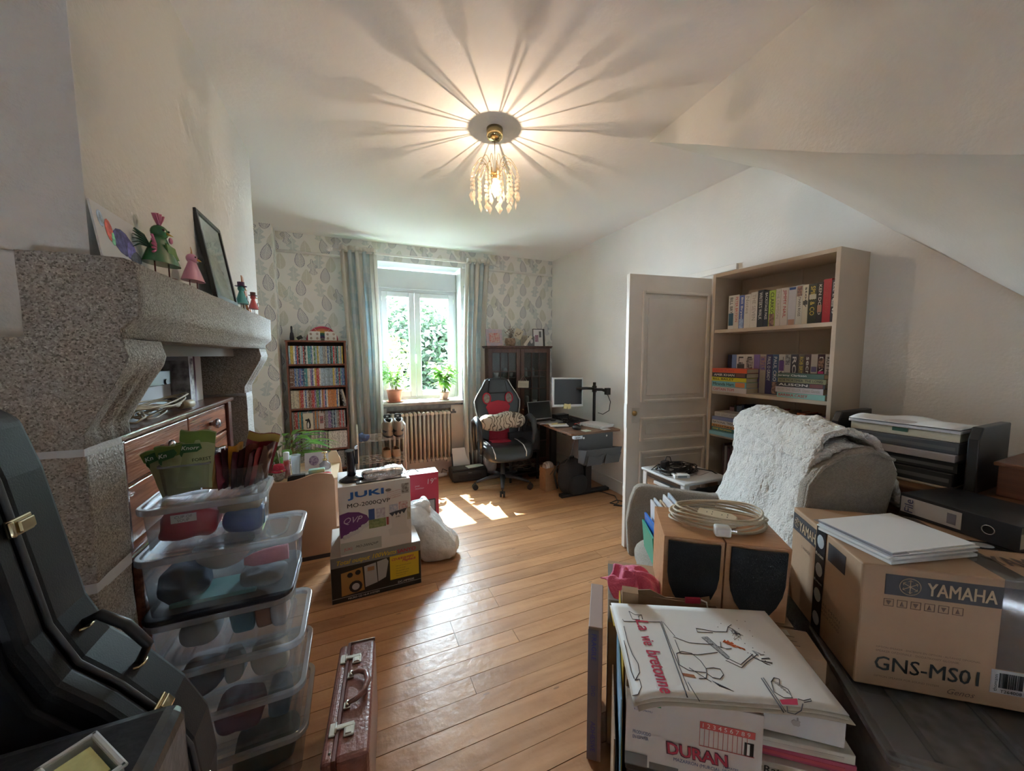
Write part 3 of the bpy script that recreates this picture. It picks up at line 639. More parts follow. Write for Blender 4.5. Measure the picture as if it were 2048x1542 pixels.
# ------------------------------------------------------------------ spines
def spine_mat(name, seed=0.0, dens=.56, hscale=60):
    m, nt, b = new_mat(name); N = nt.nodes; L = nt.links
    oi = N.new('ShaderNodeObjectInfo'); tc = N.new('ShaderNodeTexCoord')
    mp = N.new('ShaderNodeMapping'); L.new(tc.outputs['Object'], mp.inputs[0]); mp.inputs['Scale'].default_value = (hscale*2.2, 1, hscale*.8)
    ad = N.new('ShaderNodeVectorMath'); ad.operation = 'ADD'; L.new(mp.outputs[0], ad.inputs[0])
    cb = N.new('ShaderNodeCombineXYZ'); L.new(nmath(nt, 'MULTIPLY', oi.outputs['Random'], 91.0), cb.inputs[0]); L.new(nmath(nt, 'MULTIPLY', oi.outputs['Random'], 37.0), cb.inputs[2]); L.new(cb.outputs[0], ad.inputs[1])
    nz = N.new('ShaderNodeTexNoise'); nz.inputs['Scale'].default_value = 1.0; nz.inputs['Detail'].default_value = 1; L.new(ad.outputs[0], nz.inputs[0])
    f = nmath(nt, 'GREATER_THAN', nz.outputs[0], dens)
    lum = N.new('ShaderNodeRGBToBW'); L.new(oi.outputs['Color'], lum.inputs[0])
    ink = mixc(nt, nmath(nt, 'GREATER_THAN', lum.outputs[0], 0.28), (0.75, 0.74, 0.70), (0.10, 0.08, 0.09))
    L.new(mixc(nt, nmath(nt, 'MULTIPLY', f, 0.5), oi.outputs['Color'], ink), b.inputs['Base Color']); b.inputs['Roughness'].default_value = .35
    return m
SPINE = spine_mat('printed_spine'); 
PLAINC = bpy.data.materials.new('cover_colour'); PLAINC.use_nodes = True
_oi = PLAINC.node_tree.nodes.new('ShaderNodeObjectInfo'); PLAINC.node_tree.links.new(_oi.outputs['Color'], PLAINC.node_tree.nodes['Principled BSDF'].inputs['Base Color']); PLAINC.node_tree.nodes['Principled BSDF'].inputs['Roughness'].default_value = .5
ORD = ['first', 'second', 'third', 'fourth', 'fifth', 'sixth', 'seventh', 'eighth', 'ninth', 'tenth', 'eleventh', 'twelfth', 'thirteenth', 'fourteenth', 'fifteenth', 'sixteenth', 'seventeenth', 'eighteenth', 'nineteenth', 'twentieth']
ORD += ['twenty-'+o for o in ORD[:9]]+['thirtieth']+['thirty-'+o for o in ORD[:9]]+['fortieth']+['forty-'+o for o in ORD[:9]]
PAL = {'white': (.72, .72, .70), 'cream': (.62, .57, .46), 'pale blue': (.36, .50, .60), 'blue': (.06, .14, .36), 'navy': (.03, .05, .13), 'black': (.02, .02, .025), 'grey': (.30, .31, .32), 'red': (.45, .05, .05), 'yellow': (.65, .50, .10), 'teal': (.08, .30, .32), 'purple': (.20, .12, .32), 'brown': (.20, .10, .06), 'orange': (.60, .24, .07), 'green': (.12, .26, .12), 'pink': (.60, .30, .36)}
WOODC = grain((.15, .05, .028), (.24, .085, .05), 'z', .35)
dv = thing('bookshelf', 'tall narrow cherry wood bookshelf packed with disc cases', 'bookshelf', (-.637, 4.42, 0))
Wd, Hd, Dd, tt = .567, 1.664, .165, .018
obj('side_panel', MB().box(0, tt, 0, Dd, 0, Hd-tt), WOODC, dv, bev=.0015); obj('side_panel', MB().box(Wd-tt, Wd, 0, Dd, 0, Hd-tt), WOODC, dv, bev=.0015)
obj('top', MB().box(-.004, Wd+.004, -.006, Dd, Hd-tt, Hd), WOODC, dv, bev=.0015); obj('back_panel', MB().box(tt, Wd-tt, Dd-.005, Dd, .06, Hd-tt), M((.06, .03, .02), .7), dv)
obj('plinth', MB().box(tt, Wd-tt, .01, .025, 0, .06), WOODC, dv)
zs = [1.415, 1.178, .945, .715, .487, .262, .06]
for z in zs: obj('shelf', MB().box(tt, Wd-tt, .003, Dd-.005, z-tt, z), WOODC, dv, bev=.0015)
dmesh = {}
def casemesh(wd, hh, dp, key='case'):
    k = (round(wd, 4), round(hh, 3), round(dp, 3))
    if k not in dmesh:
        mb = MB().box(0, wd-.0008, 0, dp, 0, hh); me = bpy.data.meshes.new('case'); me.from_pydata(mb.v, [], mb.f); me.materials.append(SPINE); me.materials.append(PLAINC)
        me.polygons.foreach_set('material_index', [1, 1, 0, 1, 1, 1]); dmesh[k] = me
    return dmesh[k]
rows = ['top', 'second', 'third', 'fourth', 'fifth', 'sixth']
wts = {0: 'white,white,pale blue,navy,cream,teal,blue,red,grey,green,black,pale blue,yellow', 1: 'blue,teal,grey,white,navy,blue,yellow,red,purple,white,cream', 2: 'cream,white,green,blue,red,orange,pink,purple,blue,red,orange,brown', 3: 'grey,brown,orange,red,pale blue,navy,grey,purple,white,grey,teal', 4: 'grey,white,purple,pale blue,black,white,cream,grey,grey,white', 5: 'grey,brown,grey,black,cream,grey'}
r = random.Random(21)
for ri, z in enumerate(zs[:6]):
    x = tt+.004; k = 0; names = wts[ri].split(',')
    while x < Wd-tt-.016 and k < 40:
        wd = r.choice([.0125, .0140, .0140, .0145, .0155]); hh = .190+r.choice([0, 0, 0, .001, -.002]); cn = r.choice(names)
        if ri == 1 and 20 <= k <= 27: cn = 'pale blue'; wd = .0145
        if ri == 1 and k < 3: cn = 'brown'
        if ri == 2 and k < 5: cn = 'cream'
        if ri == 2 and 24 <= k <= 29: cn = 'orange'
        if ri == 4 and k in (8, 9): cn = 'pale blue'; wd = .022
        if ri == 4 and k >= 24: cn = 'white'
        if ri == 2 and x > Wd-tt-.075: break
        if ri == 4: hh = .188
        c = bpy.data.objects.new('disc_case', casemesh(wd, hh, .135)); COL.objects.link(c)
        c.location = (-.637+x, 4.42+.012+r.uniform(0, .004), z+.0005); cc = PAL[cn]; q = r.uniform(.8, 1.2); c.color = (min(1, cc[0]*q), min(1, cc[1]*q), min(1, cc[2]*q), 1)
        tag(c, f'{cn} disc case, {ORD[k]} from the left on the {rows[ri]} shelf of the cherry bookshelf', 'disc case', f'disc cases on the {rows[ri]} shelf')
        x += wd; k += 1
    if ri == 2:
        for j, cn in enumerate(('black', 'grey', 'cream')):
            c = bpy.data.objects.new('disc_case', casemesh(.014, .19, .135)); COL.objects.link(c); c.rotation_euler = (0, -.20-.02*j, 0); c.location = (-.637+x+.040+j*.0145, 4.432, z+.001); c.color = (*PAL[cn], 1)
            tag(c, f'{cn} disc case leaning at the right end of the third shelf', 'disc case', 'disc cases on the third shelf')
# penguin card and pink card in front of the fourth row
WHT = M((.72, .71, .68), .6); BLK = M((.012, .012, .014), .35); PAPER = M((.74, .74, .75), .7); CREAM = M((.66, .60, .48), .7)
t = thing('penguin_card', 'cream card printed with a penguin, in front of the fourth disc row', 'card', (-.51, 4.408, .7155))
obj('board', MB().box(0, .094, 0, .012, 0, .178), CREAM, t, bev=.001)
obj('printed_penguin', MB().prism([(.030, .015), (.065, .015), (.070, .05), (.064, .10), (.052, .125), (.040, .115), (.030, .07)], -.0016, -.0006, 'xz').ball((.032, -.0012, .105), (.014, .0008, .010), 10, 6), BLK, t); obj('printed_belly', MB().prism([(.036, .022), (.052, .022), (.056, .06), (.048, .09), (.038, .07)], -.0026, -.0018, 'xz'), WHT, t)
t = thing('picture_card', 'narrow pink and white picture card standing right of the penguin card', 'card', (-.36, 4.412, .7155))
obj('board', MB().box(0, .046, 0, .010, 0, .17), M((.60, .52, .50), .6), t, bev=.001); obj('printed_picture', MB().box(.006, .040, -.0015, -.0005, .06, .14), M((.55, .2, .2), .6, col2=(.1, .1, .12), scale=60), t)
# things on top of the disc bookshelf
TZ = 1.664
solo('dark_bottle', 'slim dark bottle standing at the left end of the disc bookshelf top', 'bottle', MB().lathe([(0, 0), (.020, 0), (.022, .03), (.016, .075), (.009, .09), (.010, .135), (.008, .15), (0, .15)], 18), M((.012, .014, .03), .3), (-.585, 4.50, TZ))
solo('small_camera', 'small black gadget tilted on top of the disc bookshelf', 'gadget', MB().box(-.026, .026, -.015, .015, 0, .036).cyl((0, -.015, .018), (0, -.026, .018), .012), BLK, (-.505, 4.49, TZ+.014), .2, ry=-.5, bev=.004)
rb = thing('felt_rainbow', 'striped felt rainbow propped behind two postcards on the bookshelf top', 'ornament', (-.30, 4.53, TZ))
for k, c in enumerate([(.42, .05, .10), (.50, .14, .10), (.60, .24, .10), (.62, .45, .12), (.10, .30, .20), (.08, .22, .32), (.14, .10, .28)]):
    R1 = .155-.018*k; R0 = R1-.018; mb = MB(); n_ = 22
    mb.grid(lambda u, v: ((R0+(R1-R0)*v)*math.cos(PI*(1-u)), -.004 if False else 0.0, (R0+(R1-R0)*v)*math.sin(PI*(1-u))*.98+.005), n_, 3); obj('felt_band', mb, M(c, .95, bump=.5, bscale=150), rb, solid=.012)
def postcard(label, x, rz, name='postcard'):
    t = thing(name, label, 'card', (x, 4.47, TZ), rz)
    obj('card', MB().box(-.058, .058, 0, .002, 0, .098), WHT, t)
    for i, (a, b) in enumerate(((-.03, .07), (.03, .072), (-.028, .025), (.03, .025))): obj('printed_picture', MB().ball((a, -.0008, b), (.012, .0006, .014), 10, 6), M((.30, .22, .20), .7, col2=(.55, .45, .4), scale=90), t)
    obj('string', MB().tube([(-.03, .001, .098), (.0, .004, .135), (.03, .001, .098)], .0012, 4), WHT, t)
postcard('white postcard with four small portraits, left of the pair on the bookshelf', -.375, .02); postcard('white postcard with four small portraits, right of the pair on the bookshelf', -.215, -.04)
# ------------------------------------------------------------------ glazed cabinet
DKW = grain((.060, .026, .020), (.11, .050, .036), 'z', .35)
cb_ = thing('display_cabinet', 'dark mahogany display cabinet with two glazed doors in the far corner', 'cabinet', (1.515, 4.25, 0))
CW, CH, CD = .865, 1.585, .33
obj('side_panel', MB().box(0, .02, .02, CD, .06, CH), DKW, cb_); obj('side_panel', MB().box(CW-.02, CW, .02, CD, .06, CH), DKW, cb_); obj('back_panel', MB().box(.02, CW-.02, CD-.01, CD, .06, CH), M((.05, .035, .03), .6), cb_)
obj('cornice', MB().box(-.015, CW+.015, -.012, CD, CH, CH+.014).box(-.022, CW+.022, -.02, CD, CH+.014, CH+.03), DKW, cb_, bev=.004); obj('plinth', MB().box(.0, CW, .0, CD, 0, .06), DKW, cb_)
for z in (.45, .82, 1.20): obj('shelf', MB().box(.02, CW-.02, .05, CD-.01, z, z+.015), DKW, cb_)
CGL = glassy('cabinet_glass', (.9, .95, .95), .85, .03, .02)
for a in (0, CW/2):
    d = MB(); x0, x1 = a+.003, a+CW/2-.003; f = .052
    d.box(x0, x0+f, 0, .02, .07, CH-.003).box(x1-f, x1, 0, .02, .07, CH-.003).box(x0+f, x1-f, 0, .02, .07, .07+f+.02).box(x0+f, x1-f, 0, .02, CH-.003-f, CH-.003)
    dd = obj('cabinet_door', d, DKW, cb_, bev=.002); g0, g1 = x0+f, x1-f
    b = MB(); h0, h1 = .14, CH-.055
    for q in (1, 2): b.box(g0+(g1-g0)*q/3-.004, g0+(g1-g0)*q/3+.004, .003, .016, h0, h1)
    for q in range(1, 6): b.box(g0, g1, .003, .016, h0+(h1-h0)*q/6-.004, h0+(h1-h0)*q/6+.004)
    obj('glazing_bar', b, DKW, dd); obj('pane', MB().box(g0-.004, g1+.004, .008, .011, h0-.004, h1+.004), CGL, dd)
    obj('door_knob', MB().ball(((x1-.026) if a == 0 else (x0+.026), -.012, .80), .011), M((.3, .2, .1), .3, 1), dd)
r = random.Random(33)
def cabinet_things():
    k = 0
    for sz, nm in ((.835, 'middle'), (1.215, 'top'), (.465, 'lower')):
        x = 1.515+.07
        while x < 1.515+CW-.08:
            kind = r.choice(['glass', 'cup', 'box'])
            sh = {'glass': [(0, 0), (.022, 0), (.003, .006), (.003, .05), (.026, .08), (.03, .12), (.027, .12), (.0, .06)], 'cup': [(0, 0), (.022, 0), (.034, .06), (.032, .06), (.0, .02)], 'box': [(0, 0), (.03, 0), (.03, .10), (.018, .12), (0, .12)]}[kind]
            cat = {'glass': ('stemmed_glass', 'stemmed glass', 'glass', CRYS), 'cup': ('china_cup', 'white china cup', 'cup', M((.55, .55, .55), .2)), 'box': ('storage_jar', 'grey storage jar', 'jar', M((.25, .27, .28), .4))}[kind]
            solo(cat[0], f'{cat[1]} on the {nm} shelf behind the cabinet glass, {ORD[k % 30]} along', cat[2], MB().lathe(sh, 14), cat[3], (x, 4.25+.17, sz), 0, 'things behind the cabinet glass')
            x += r.uniform(.08, .12); k += 1
cabinet_things()
# plaque hung on the right door
pq = thing('hanging_sign', 'small cream wooden sign hung from the cabinet door by a cord', 'sign', (1.975, 4.232, 1.085), 0, ry=.05)
obj('board', MB().box(-.075, .075, -.008, 0, 0, .088), CREAM, pq, bev=.002); obj('cord', MB().tube([(-.05, -.004, .088), (0, .004, .155), (.05, -.004, .088)], .0018, 5), M((.5, .45, .38), .8), pq)
obj('hook', MB().cyl((0, .012, .150), (0, -.004, .157), .002, n=6), M((.3, .2, .1), .4, 1), pq)
text('bless this home', pq, M((.3, .25, .2), .7), (-.05, -.0082, .045), (1, 0, 0), (0, 0, 1), width=.10); text('and all who visit', pq, M((.3, .25, .2), .7), (-.05, -.0082, .025), (1, 0, 0), (0, 0, 1), width=.09)
# on the cabinet top
KZ = 1.615
t = thing('photo_frame', 'patchwork photo frame at the left end of the cabinet top', 'picture frame', (1.645, 4.36, KZ), .05, rx=-.14)
obj('frame', MB().box(-.11, .11, 0, .012, 0, .215), M((.42, .42, .52), .6, col2=(.62, .45, .50), scale=30), t, bev=.002); obj('printed_picture', MB().box(-.072, .072, -.002, 0, .045, .165), M((.48, .08, .07), .6, col2=(.6, .55, .5), scale=45), t)
solo('greeting_card', 'opened cream card lying flat on the cabinet top', 'card', MB().box(-.06, .06, -.045, .045, 0, .003), CREAM, (1.745, 4.32, KZ+.001), .3)
t = thing('dried_arrangement', 'dried flower arrangement in a woven basket on the cabinet', 'ornament', (1.86, 4.37, KZ))
obj('basket', MB().lathe([(0, 0), (.055, 0), (.07, .05), (.062, .10), (.055, .10), (.06, .05), (0, .01)], 20), M((.22, .15, .10), .9, col2=(.42, .30, .22), scale=40, bump=1, bscale=90), t)
q = MB(); rr = random.Random(5)
for k in range(44):
    a = rr.uniform(0, 2*PI); e = rr.uniform(.1, 1); q.tube([(0, 0, .08), (math.cos(a)*.04*e, math.sin(a)*.03*e, .14), (math.cos(a)*.10*e, math.sin(a)*.07*e, .12+.14*rr.random())], [.002, .0015, .001], 4)
    if k % 2: q.ball((math.cos(a)*.10*e, math.sin(a)*.07*e, .13+.09*rr.random()), .009, 6, 4)
obj('dried_stems', q, M((.20, .17, .14), .9, col2=(.40, .34, .30), scale=70), t)
t = thing('bird_card', 'cream card with a bird drawing sticking up from the dried flowers', 'card', (1.965, 4.35, KZ+.155), 0, ry=.42)
obj('card', MB().box(-.055, .055, 0, .002, -.06, .065), CREAM, t); obj('printed_bird', MB().tube([(-.03, -.001, -.01), (-.02, -.001, .01), (0, -.001, -.015), (.022, -.001, .01), (.025, -.001, .035)], .004, 5), M((.12, .08, .06), .7), t); obj('stick', MB().cyl((0, .003, -.16), (0, .003, .04), .002, n=5), CREAM, t)
t = thing('ribbon_card', 'long folded strip of cream card slanting across the cabinet top', 'card', (2.02, 4.30, KZ), 0, ry=.7); obj('strip', MB().box(-.02, .02, 0, .002, .012, .17), CREAM, t)
t = thing('photo_frame', 'small pale photo frame in the middle of the cabinet top', 'picture frame', (2.075, 4.40, KZ), 0, rx=-.12)
obj('frame', MB().box(-.05, .05, 0, .01, 0, .145), M((.50, .46, .38), .5), t, bev=.002); obj('printed_picture', MB().box(-.036, .036, -.002, 0, .02, .125), M((.30, .26, .22), .6, col2=(.5, .45, .38), scale=50), t)
t = thing('glass_block', 'clear engraved glass block ornament right of the small photo frame', 'ornament', (2.16, 4.37, KZ)); obj('block', MB().box(-.045, .045, -.01, .012, 0, .13), glassy('block_glass', (.92, .93, .95), .7, .22), t, bev=.004); obj('engraving', MB().ball((0, -.0112, .065), (.02, .0006, .03), 12, 6), M((.6, .58, .58), .5), t)
t = thing('photo_frame', 'black framed certificate with a small photo, right end of the cabinet', 'picture frame', (2.29, 4.39, KZ), -.05, rx=-.10)
obj('frame', MB().box(-.085, .085, 0, .014, 0, .235), BLK, t, bev=.002); obj('mount', MB().box(-.08, .055, -.004, 0, .0, .225), PAPER, t); obj('printed_picture', MB().box(-.06, -.012, -.0055, -.004, .06, .15), M((.25, .06, .10), .6, col2=(.4, .3, .4), scale=70), t); obj('printed_note', MB().box(.0, .032, -.0055, -.004, .12, .20), M((.12, .12, .13), .6), t)
# ------------------------------------------------------------------ gaming chair
LEA = M((.018, .022, .026), .32, bump=.2, bscale=160, coat=.2); REDF = M((.42, .02, .045), .7, bump=.3, bscale=200); DKP = M((.03, .03, .035), .45); PIPE = M((.62, .64, .66), .4)
gc = thing('gaming_chair', 'black and red racing style desk chair on a five star castor base', 'chair', (1.525, 3.82, 0), -.06)
st = MB(); cs = []
for k in range(5):
    a = math.radians(-109+72*k); d = Vector((math.cos(a), math.sin(a), 0))
    obj('base_arm', MB().tube([d*.03+Vector((0, 0, .13)), d*.16+Vector((0, 0, .12)), d*.31+Vector((0, 0, .085))], [.032, .026, .016], 8, flat=.8), DKP, gc)
    p = d*.325; n = Vector((-d.y, d.x, 0))
    c = MB().cyl(p+n*.006+Vector((0, 0, .032)), p+n*.028+Vector((0, 0, .032)), .031, n=16).cyl(p-n*.006+Vector((0, 0, .032)), p-n*.028+Vector((0, 0, .032)), .031, n=16).cyl(p+Vector((0, 0, .035)), p+Vector((0, 0, .085)), .008)
    obj('castor', c, BLK, gc)
obj('gas_column', MB().lathe([(.036, .09), (.036, .15), (.027, .16), (.024, .30), (.014, .30), (.014, .39), (0, .39)], 16), DKP, gc)
obj('mechanism', MB().box(-.10, .10, -.12, .12, .365, .395), BLK, gc, bev=.01)
def cushion_mesh(fn, nu=24, nv=16): return MB().grid(fn, nu, nv)
def pad(w_, d_, h_, cx, cy, cz, p=4.0, nu=36, nv=18, T=None, mod=None):
    """superellipsoid cushion"""
    def f(u, v):
        a = 2*PI*u; b = -PI/2+PI*v
        sg = lambda t, e: math.copysign(abs(t)**e, t)
        x = w_/2*sg(math.cos(b), 2/p)*sg(math.cos(a), 2/p); y = d_/2*sg(math.cos(b), 2/p)*sg(math.sin(a), 2/p); z = h_/2*sg(math.sin(b), .8)
        if mod: x, y, z = mod(x, y, z)
        return (cx+x, cy+y, cz+z)
    return MB().grid(f, nu, nv, T, closed_u=True)
def seatmod(x, y, z):
    if z > 0: z += .035*max(0, (abs(x)-.16)/.12)-.012*math.cos(x*9)
    if y < -.12: z -= .05*((-.12-y)/.13)**2
    return x, y, z
obj('seat', pad(.56, .52, .14, 0, -.06, .455, 5, mod=seatmod), LEA, gc)
obj('seat_inlay', MB().prism([(-.13, -.02), (.10, -.02), (.10, .16), (-.13, .16)], .512, .530, 'xy'), REDF, gc, bev=.005)
for x in (-.19, .17): obj('seat_piping', MB().tube([(x, .16, .525), (x, -.05, .534), (x, -.22, .520), (x*.98, -.315, .470), (x*.96, -.318, .42)], .006, 6), PIPE, gc)
outl = [(-.13, .0), (-.235, .03), (-.25, .14), (-.245, .28), (-.27, .40), (-.275, .47), (-.24, .54), (-.175, .64), (-.135, .715), (-.10, .735), (.10, .735), (.135, .715), (.175, .64), (.24, .54), (.275, .47), (.27, .40), (.245, .28), (.25, .14), (.235, .03), (.13, .0)]
TB = Matrix.Translation((0, .15, .50)) @ Matrix.Rotation(-.12, 4, 'X')
bk = MB().prism(outl, -.045, .045, 'xz', TB); obj('backrest', bk, LEA, gc, bev=.028, seg=4)
obj('backrest_inlay', MB().prism([(-.13, .02), (-.11, .30), (-.15, .40), (-.11, .455), (0, .475), (.11, .455), (.15, .40), (.11, .30), (.13, .02)], -.052, -.03, 'xz', TB), REDF, gc, bev=.008)
obj('headrest_pad', MB().prism([(-.12, .555), (-.10, .72), (.10, .72), (.12, .555)], -.062, -.03, 'xz', TB), LEA, gc, bev=.012)
for s in (-1, 1):
    rg = MB().tube([(s*.135+.045*math.cos(t*PI/8), -.05, .50+.062*math.sin(t*PI/8)) for t in range(16)], .008, 8, closed=True, T=TB); obj('belt_hole_ring', rg, REDF, gc)
    obj('belt_hole', MB().prism([(s*.135+.04*math.cos(t*PI/8), .50+.056*math.sin(t*PI/8)) for t in range(16)], -.048, -.044, 'xz', TB), M((.16, .13, .11), .6, col2=(.28, .26, .24), scale=40), gc)
    pts = [(s*.29, .12, .42), (s*.305, .13, .62), (s*.315, .08, .76), (s*.315, -.04, .805), (s*.315, -.16, .77), (s*.31, -.21, .66), (s*.30, -.19, .54), (s*.28, -.12, .44)]
    obj('armrest', MB().tube(pts, [.022, .024, .030, .034, .034, .030, .024, .020], 10, flat=1.0), LEA, gc)
    obj('side_piping', MB().tube([TB @ Vector((s*(x+.004), -.03, z)) for x, z in ((.235, .03), (.25, .14), (.245, .28), (.27, .40), (.275, .47), (.24, .54), (.175, .64), (.135, .715))], .006, 6), PIPE, gc)
def marble_mat():
    m, nt, b = new_mat('marbled_cloth'); N = nt.nodes; L = nt.links; tc = N.new('ShaderNodeTexCoord'); wv = N.new('ShaderNodeTexWave'); wv.inputs['Scale'].default_value = 7; wv.inputs['Distortion'].default_value = 16; wv.inputs['Detail'].default_value = 2; wv.inputs['Detail Scale'].default_value = 1.2; L.new(tc.outputs['Object'], wv.inputs[0])
    cr = N.new('ShaderNodeValToRGB'); L.new(wv.outputs['Fac'], cr.inputs[0]); e = cr.color_ramp.elements; e[0].position = .05; e[0].color = (.10, .08, .06, 1); e[1].position = .35; e[1].color = (.52, .46, .37, 1); L.new(cr.outputs[0], b.inputs['Base Color']); b.inputs['Roughness'].default_value = .9; return m
cu = thing('cushion', 'rolled cream cushion with grey marbled swirls on the desk chair', 'cushion', (1.515, 3.80, .76), -.05)
obj('cover', pad(.54, .16, .19, 0, 0, 0, 3.2, mod=lambda x, y, z: (x, y, z+.012*math.sin(x*14)+.006*math.sin(x*31+y*20))), marble_mat(), cu)
# ------------------------------------------------------------------ standing desk and what is on it
DT = .72
dk = thing('standing_desk', 'height adjustable desk with rustic brown top and black steel legs', 'desk', (1.95, 3.06, 0))
RUST = grain((.10, .05, .03), (.24, .13, .075), 'x', .5)
obj('desk_top', MB().prism([(.04, 0), (.61, 0), (.61, 1.1), (0, 1.1), (0, .20), (.0, .09), (.015, .02)], DT-.024, DT, 'xy'), RUST, dk, bev=.004)
BST = M((.02, .02, .022), .45, .3)
for yy in (.20, .95):
    obj('leg_column', MB().box(.30, .375, yy-.03, yy+.03, .03, DT-.04), BST, dk, bev=.004); obj('foot', MB().box(.0, .61, yy-.035, yy+.035, 0, .035), BST, dk, bev=.008)
obj('frame_rail', MB().box(.28, .40, .15, 1.0, DT-.05, DT-.024).box(.04, .60, .17, .23, DT-.05, DT-.024).box(.04, .60, .92, .98, DT-.05, DT-.024), BST, dk)
pnl = obj('control_panel', MB().box(.03, .125, -.02, .03, DT-.055, DT-.024), M((.50, .56, .66), .35), dk, bev=.003); obj('button', MB().cyl((.05, -.0215, DT-.04), (.05, -.02, DT-.04), .005).cyl((.07, -.0215, DT-.04), (.07, -.02, DT-.04), .005).cyl((.09, -.0215, DT-.04), (.09, -.02, DT-.04), .005), BLK, pnl)
solo('desk_mat', 'large black desk mat under the laptop and mouse', 'desk mat', MB().box(0, .56, 0, .62, 0, .004), M((.02, .02, .024), .8), (1.965, 3.36, DT+.0005), bev=.002)
MZ = DT+.005
lt = thing('laptop', 'open silver edged laptop with a dark screen, left side of the desk', 'laptop', (2.02, 3.80, MZ), .10)
LAP = M((.36, .37, .38), .35, .6); SCR = M((.02, .024, .026), .12, spec=.7)
obj('base', MB().box(-.16, .16, -.20, .02, 0, .016), LAP, lt, bev=.003); obj('keyboard', MB().box(-.145, .145, -.10, .0, .016, .018), BLK, lt)
TL = Matrix.Translation((0, .02, .016)) @ Matrix.Rotation(-.25, 4, 'X'); obj('lid', MB().box(-.16, .16, 0, .008, 0, .215, TL), LAP, lt, bev=.003); obj('screen', MB().box(-.152, .152, -.001, 0, .012, .207, TL), SCR, lt)
mo = thing('monitor', 'square silver framed monitor with black screen on a clamp arm', 'monitor', (2.17, 3.47, .925), -.05)
TM = Matrix.Rotation(-.05, 4, 'X') @ Matrix.Rotation(.03, 4, 'Y')
SIL = M((.55, .56, .57), .35, .4)
obj('bezel', MB().box(-.19, .19, 0, .03, 0, .325, TM), SIL, mo, bev=.004); obj('screen', MB().box(-.172, .172, -.002, 0, .028, .308, TM), M((.008, .010, .018), .15, spec=.6), mo); obj('rear_housing', MB().box(-.13, .13, .03, .055, .05, .27, TM), BLK, mo, bev=.01)
for k, (a, z) in enumerate(((-.055, -.012), (-.01, -.018))): tag(solo('sticky_note', f'yellow sticky note under the monitor edge, {"nearer the laptop" if k == 0 else "nearer the clamp pole"}', 'note', MB().box(-.022, .022, 0, .001, -.03, .025), M((.68, .62, .32), .8), (2.17+a+.02, 3.463, .925+z+.025), .0, ry=.2-.3*k))
ma = thing('monitor_mount', 'black two arm monitor pole clamped to the desk by the wall', 'monitor arm', (2.49, 3.43, DT))
obj('pole', MB().cyl((0, 0, 0), (0, 0, .47), .017), BST, ma); obj('clamp', MB().box(-.04, .05, -.04, .04, 0, .012).box(.03, .06, -.03, .03, -.06, .012), BST, ma, bev=.002)
obj('collar', MB().cyl((0, 0, .36), (0, 0, .43), .026), BST, ma)
obj('arm', MB().tube([(0, 0, .40), (-.12, -.02, .41), (-.24, .08, .40)], .015, 8), BST, ma); obj('arm', MB().tube([(0, 0, .39), (-.0, -.14, .40), (-.01, -.22, .39)], .016, 8).box(-.03, .02, -.26, -.22, .355, .425), BST, ma); obj('vesa_plate', MB().box(-.30, -.20, .078, .088, .35, .45), BST, ma)
obj('cable', MB().tube([(-.01, -.24, .37), (.02, -.26, .28), (.02, -.24, .18), (.0, -.16, .13), (-.02, -.10, .14)], .004, 6), BLK, ma)
ms = thing('mouse', 'black computer mouse beside the notepad', 'mouse', (2.12, 3.22, DT+.002), .3); obj('shell', pad(.062, .105, .045, 0, 0, .018, 2.4), M((.02, .02, .02), .3), ms); obj('wheel', MB().cyl((-.004, -.025, .038), (.004, -.025, .038), .009), DKP, ms)
np_ = thing('notepad', 'open white notepad with a pencil lying across it', 'notepad', (2.05, 3.47, MZ), -.35); obj('pages', MB().box(-.10, .10, -.07, .07, 0, .010), PAPER, np_, bev=.002)
solo('pencil', 'yellow pencil lying on the open notepad', 'pencil', MB().cyl((-.08, 0, .004), (.08, .02, .004), .004, n=6), M((.55, .42, .12), .5), (2.05, 3.47, MZ+.0105), -.35)
def papers(name, label, loc, rz, w_, d_, n_, jit, mt, t_=.004, seed=1, cat='papers'):
    t = thing(name, label, cat, loc, rz); r = random.Random(seed)
    for k in range(n_):
        T = Matrix.Translation((r.uniform(-jit, jit), r.uniform(-jit, jit), k*t_)) @ Matrix.Rotation(r.uniform(-jit*4, jit*4), 4, 'Z')
        obj('sheet', MB().box(-w_/2, w_/2, -d_/2, d_/2, 0, t_*.9, T), mt[k % len(mt)] if isinstance(mt, list) else mt, t)
    return t
papers('paper_pile', 'loose pile of white papers at the wall side of the desk', (2.43, 3.30, DT+.001), .25, .21, .297, 6, .006, PAPER, .005)
solo('card_note', 'small white card on the brown desk edge under the papers', 'card', MB().box(-.045, .045, -.025, .025, 0, .002), PAPER, (2.40, 3.10, DT+.001), .1)
solo('sticky_pad', 'pale green sticky pad on the brown desk front', 'note', MB().box(-.038, .038, -.036, .036, 0, .006), M((.52, .56, .44), .8), (2.17, 3.12, DT+.001), .15)
for k, (x, y, a) in enumerate(((1.99, 3.60, .3), (2.03, 3.52, -.3), (2.08, 3.60, .9))): solo('sticky_note', f'yellow sticky note in front of the laptop, {["leftmost", "nearest the desk edge", "rightmost"][k]} of three', 'note', MB().box(-.036, .036, -.03, .03, 0, .001), M((.66, .58, .25), .8), (x, y, MZ+.001+.0012*k), a)
dc = thing('docking_box', 'black docking station box behind the monitor', 'docking station', (2.27, 3.80, MZ), .1); obj('case', MB().box(-.09, .09, -.05, .05, 0, .065), BLK, dc, bev=.004); obj('socket_strip', MB().box(-.07, .07, -.0515, -.05, .02, .04), DKP, dc)
q = MB(); rr = random.Random(4)
for k in range(9):
    p = [(rr.uniform(-.12, .12), rr.uniform(-.10, .10), rr.uniform(.004, .03)) for _ in range(5)]; q.tube(p, .0035, 5)
